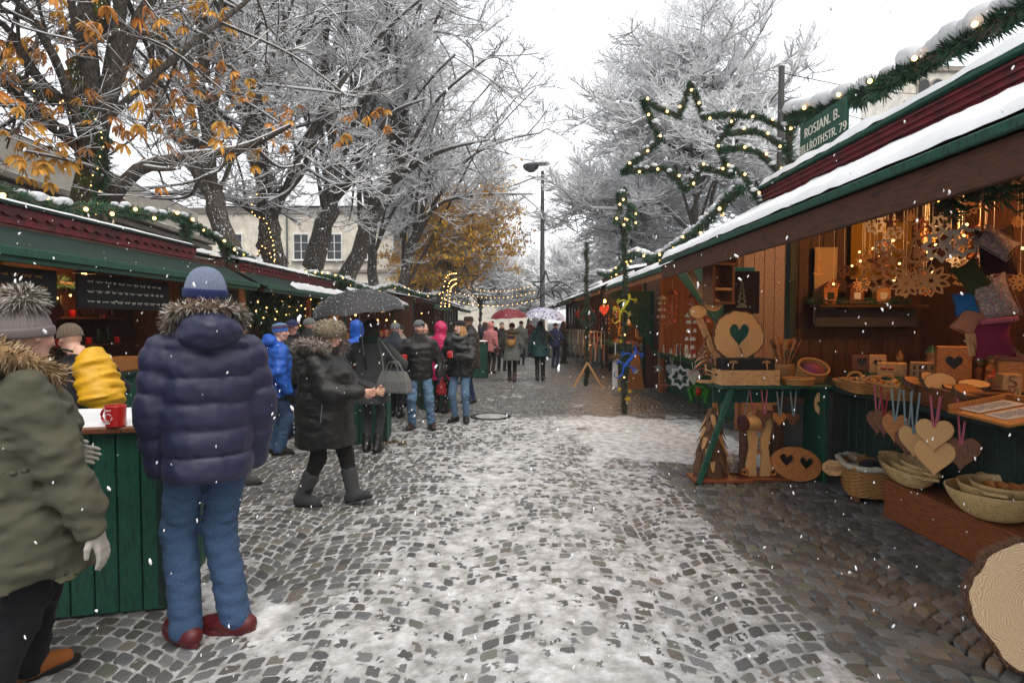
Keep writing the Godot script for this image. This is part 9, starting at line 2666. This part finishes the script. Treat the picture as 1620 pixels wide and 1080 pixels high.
	mb = nm(); mb.col = Color(0.16, 0.10, 0.05); fur_ball(mb, Q3(0, 0.76, 0), Q3(0.14, 0.06, 0.14), 300, 0.10, [Color(0.16, 0.10, 0.05), Color(0.25, 0.18, 0.10)], 5); part(t, "dry_wreath", mb, M.fur)
	mb = nm(); mb.rod(Q3(0, 0.78, 0), Q3(0, 1.15, 0), 0.018, 0.012); part(t, "candle", mb, M.white)
	garland("moss garland along the counter of the picture stall", P3([V(3.15, 0.98, 14.5), V(3.15, 0.97, 17.0), V(3.15, 0.98, 19.4)]), {r = 0.10, step = 0.08, name = "moss_garland"})
	for k in 9:
		t = thing("picture_frame", "square gold picture frame hung in the picture stall", "picture frame", V(3.45 + 0.25 * (k % 2), 1.35 + 0.34 * (k % 3), 15.2 + k * 0.45), -0.9, "gold frames in the picture stall")
		mb = nm()
		for s in [-1.0, 1.0]:
			mb.box(Q3(0.11 * s, 0, 0), Q3(0.05, 0.30, 0.03), 0.008); mb.box(Q3(0, 0.125 * s, 0.001), Q3(0.17, 0.05, 0.028), 0.008)
		part(t, "frame", mb, cloth("gilt", Color(0.78, 0.58, 0.22), 0.4, 5, 0.3))
		mb = nm(); mb.box(Q3(0, 0, -0.006), Q3(0.18, 0.21, 0.006)); part(t, "picture", mb, [M.walnut, M.paper, M.redwood][k % 3])
	for k in 40:
		mb = nm(); var h := rg.randf_range(0.05, 0.16)
		mb.lathe(P2([Q2(0, 0), Q2(0.04, 0.0), Q2(0.045, h * 0.7), Q2(0.02, h), Q2(0, h)]), 9)
		one("trinket_jar", "small jar on the counter of a far right stall", "jar", mb, [M.steel, clay_w, clay, M.honey][k % 4], T3(V(3.3 + rg.randf() * 0.3, 0.955, 14.6 + rg.randf() * 10.6)), "jars on the far right counters")
	for k in 44:
		mb = nm(); var ln := rg.randf_range(0.25, 0.7)
		mb.rod(Q3(0, 0, 0), Q3(0, -ln, 0), 0.004, -1, 4)
		for q in 4: mb.ball(Q3(0, -ln * (q + 1) / 4.0, 0), Q3(0.022, 0.035, 0.022), 7, 5)
		one("bead_string", "string of small hanging ornaments in a far right stall", "ornament", mb, [cloth("paint_0", Color(0.7, 0.1, 0.08)), M.honey, M.steel, M.pine_y][k % 4], T3(V(3.0 + rg.randf() * 0.5, rg.randf_range(1.75, 2.25), 14.6 + rg.randf() * 16.0)), "hanging strings in the far right stalls")
	for a in [[2.9, 2.0, 17.9, "red cloth heart hung by the bright lamp"], [2.9, 1.95, 21.0, "red cloth heart hung in the far stall"], [2.8, 1.9, 22.4, "second red cloth heart hung in the far stall"], [2.8, 1.95, 24.0, "third red cloth heart hung in the far stall"]]:
		slab_heart(a[3], V(a[0], a[1], a[2]), -0.3, 0.3, 0.36, cloth("paint_0", Color(0.7, 0.1, 0.08)), M.linen, 0.2, 0.1)
	for k in 5:
		t = thing("chain_rack", "chrome rack hung with pale trinkets in front of the far right stalls", "rack", V(2.55, 0.0, 17.4 + k * 1.5), 0.2, "trinket racks at the far right stalls")
		mb = nm()
		for s in [-1.0, 1.0]: mb.rod(Q3(0.3 * s, 0, 0), Q3(0.3 * s, 1.35, 0), 0.016)
		for y in [0.95, 1.35]: mb.rod(Q3(-0.3, y, 0), Q3(0.3, y, 0), 0.012)
		part(t, "frame", mb, M.steel)
		for q in 9:
			mb = nm(); mb.rod(Q3(-0.26 + q * 0.065, 0.95 + 0.4 * (q % 2), 0), Q3(-0.26 + q * 0.065, 0.45 + 0.4 * (q % 2), 0), 0.012, 0.02, 5); part(t, "trinket", mb, [M.steel, clay_w, M.honey][q % 3])
	t = thing("bottle_shelf", "dark shelf with rows of bottles at the back of the drinks stall", "shelf", V(-5.8, 0, 5.0))
	for y in [1.35, 1.72]:
		mb = nm(); mb.box(Q3(0, y, 0), Q3(0.22, 0.03, 6.8), 0.004); part(t, "shelf_board", mb, M.wood_dark)
	for k in 70:
		var y: float = 1.366 if k % 2 else 1.736
		var z := 1.9 + k * 0.093
		mb = nm(); var red := k % 3 == 0
		if red: mb.lathe(P2([Q2(0, 0), Q2(0.04, 0), Q2(0.042, 0.09), Q2(0.036, 0.09), Q2(0.034, 0.01)]), 10)
		else: mb.lathe(P2([Q2(0, 0), Q2(0.036, 0), Q2(0.038, 0.16), Q2(0.014, 0.22), Q2(0.014, 0.28), Q2(0, 0.28)]), 10)
		one("shelf_mug" if red else "bottle", "red mug on the back shelf of the drinks stall" if red else "bottle on the back shelf of the drinks stall", "mug" if red else "bottle", mb, M.glaze_red if red else [cloth("brown_glass", Color(0.16, 0.07, 0.02), 0.15), cloth("green_glass", Color(0.03, 0.12, 0.05), 0.15)][k % 2], T3(V(-5.78, y, z)), "red mugs on the back shelf" if red else "bottles on the back shelf")
	for k in 40:
		mb = nm(); mb.ball(Vector3.ZERO, Vector3.ONE * 0.014, 7, 5)
		one("fairy_bulb", "tiny warm fairy bulb at the back of the drinks stall", "light", mb, M.bulb, T3(V(-5.6 + rg.randf() * 0.15, 2.02 - 0.08 * absf(sin(k * 0.6)), 2.0 + k * 0.165)), "fairy bulbs in the drinks stall")
	garland("fir garland along the inside of the drinks stall", curve([V(-5.7, 2.25, 2.0), V(-5.7, 2.1, 4.0), V(-5.7, 2.2, 6.0), V(-5.7, 2.1, 8.6)], 5), {r = 0.10, step = 0.08})
	for k in 6:
		t = thing("gingerbread_heart", "red iced gingerbread heart hung in the drinks stall", "gingerbread heart", V(-4.9, 1.75 + 0.06 * (k % 2), 3.3 + k * 0.7), 1.3, "gingerbread hearts in the drinks stall")
		mb = nm(); mb.plate(heart(0.2, 0.19), 0.02, I3, 0.004); part(t, "heart", mb, cloth("icing_red", Color(0.45, 0.04, 0.04), 0.5))
		mb = nm(); mb.rod(Q3(0, 0.06, 0), Q3(0, 0.4, 0), 0.003, -1, 4); part(t, "ribbon", mb, M.linen)
	mb = nm(); mb.box(V(-4.62, 1.18, 6.6), Q3(0.3, 0.16, 0.6), 0.01); one("serving_tray", "orange wooden serving box on the drinks counter", "box", mb, M.honey)
	for k in 9:
		garland("fir drape thick with fairy lights in the second left stall", curve([V(-4.5, 2.2 - 0.05 * (k % 2), 9.6 + k * 0.5), V(-4.75, 1.85, 9.75 + k * 0.5), V(-4.9, 1.45 + 0.1 * (k % 3), 9.9 + k * 0.5)], 4), {r = 0.17, step = 0.07, bulbs = 0.16, bulb_s = 0.8, name = "fir_drape", cat = "fir drape", group = "fir drapes with fairy lights in the second left stall", bulb_side = 0.9})
	t = thing("carved_post", "thick carved pale wooden post at the corner of the fir draped stall", "post", V(-4.15, 0.0, 13.2))
	mb = nm(); mb.lathe(P2([Q2(0.13, 0), Q2(0.12, 0.9), Q2(0.15, 1.2), Q2(0.10, 1.6), Q2(0.14, 1.9), Q2(0.11, 2.2)]), 14); part(t, "shaft", mb, M.wood_warm)
	for k in 16:
		mb = nm(); mb.ball(Vector3.ZERO, Vector3.ONE * 0.03, 7, 5)
		one("fairy_bulb", "warm fairy bulb in the far left stalls", "light", mb, M.bulb, T3(V(-4.6 + rg.randf() * 0.3, rg.randf_range(1.6, 2.2), 15.5 + k * 0.8)), "fairy bulbs in the far left stalls")
	for k in 24:
		mb = nm(); mb.box(Vector3.ZERO, Q3(0.12, rg.randf_range(0.1, 0.3), 0.14), 0.02)
		one("ware_box", "small boxed ware on a far left counter", "box", mb, [M.honey, M.walnut, cloth("paint_0", Color(0.7, 0.1, 0.08)), M.pine][k % 4], T3(V(-4.5, 1.24, 15.4 + k * 0.25)), "boxed wares on the far left counters")
	for k in 60:
		mb = nm(); mb.ball(Vector3.ZERO, Vector3.ONE * 0.02, 6, 4)
		one("string_bulb", "warm bulb on the light strings spanning the far lane", "light", mb, M.bulb, T3(V(-3.2 + 4.6 * (k % 20) / 20.0, 2.75 + 0.5 * (k / 20) - 0.35 * sin(PI * (k % 20) / 20.0), 27.0 + 3.0 * (k / 20))), "bulbs of the far light strings")
	for k in 3:
		mb = nm(); var pts := PackedVector3Array()
		for q in 21: pts.append(V(-3.2 + 4.6 * q / 20.0, 2.79 + 0.5 * k - 0.35 * sin(PI * q / 20.0), 27.0 + 3.0 * k))
		mb.tube(pts, F1([0.012]), 4); one("light_cable", ["nearest cable of the light strings across the far lane", "middle cable of the light strings across the far lane", "farthest cable of the light strings across the far lane"][k], "cable", mb, M.iron)

const I3 := Transform3D.IDENTITY
func nm() -> MB: return MB.new()
func T3(p: Vector3) -> Transform3D: return Transform3D(Basis.IDENTITY, p)
func P2(a: Array) -> PackedVector2Array: return PackedVector2Array(a)
func P3(a: Array) -> PackedVector3Array: return PackedVector3Array(a)
func F1(a: Array) -> PackedFloat32Array: return PackedFloat32Array(a)
func Q3(x: float, y: float, z: float) -> Vector3: return Vector3(x, y, z)
func Q2(x: float, y: float) -> Vector2: return Vector2(x, y)
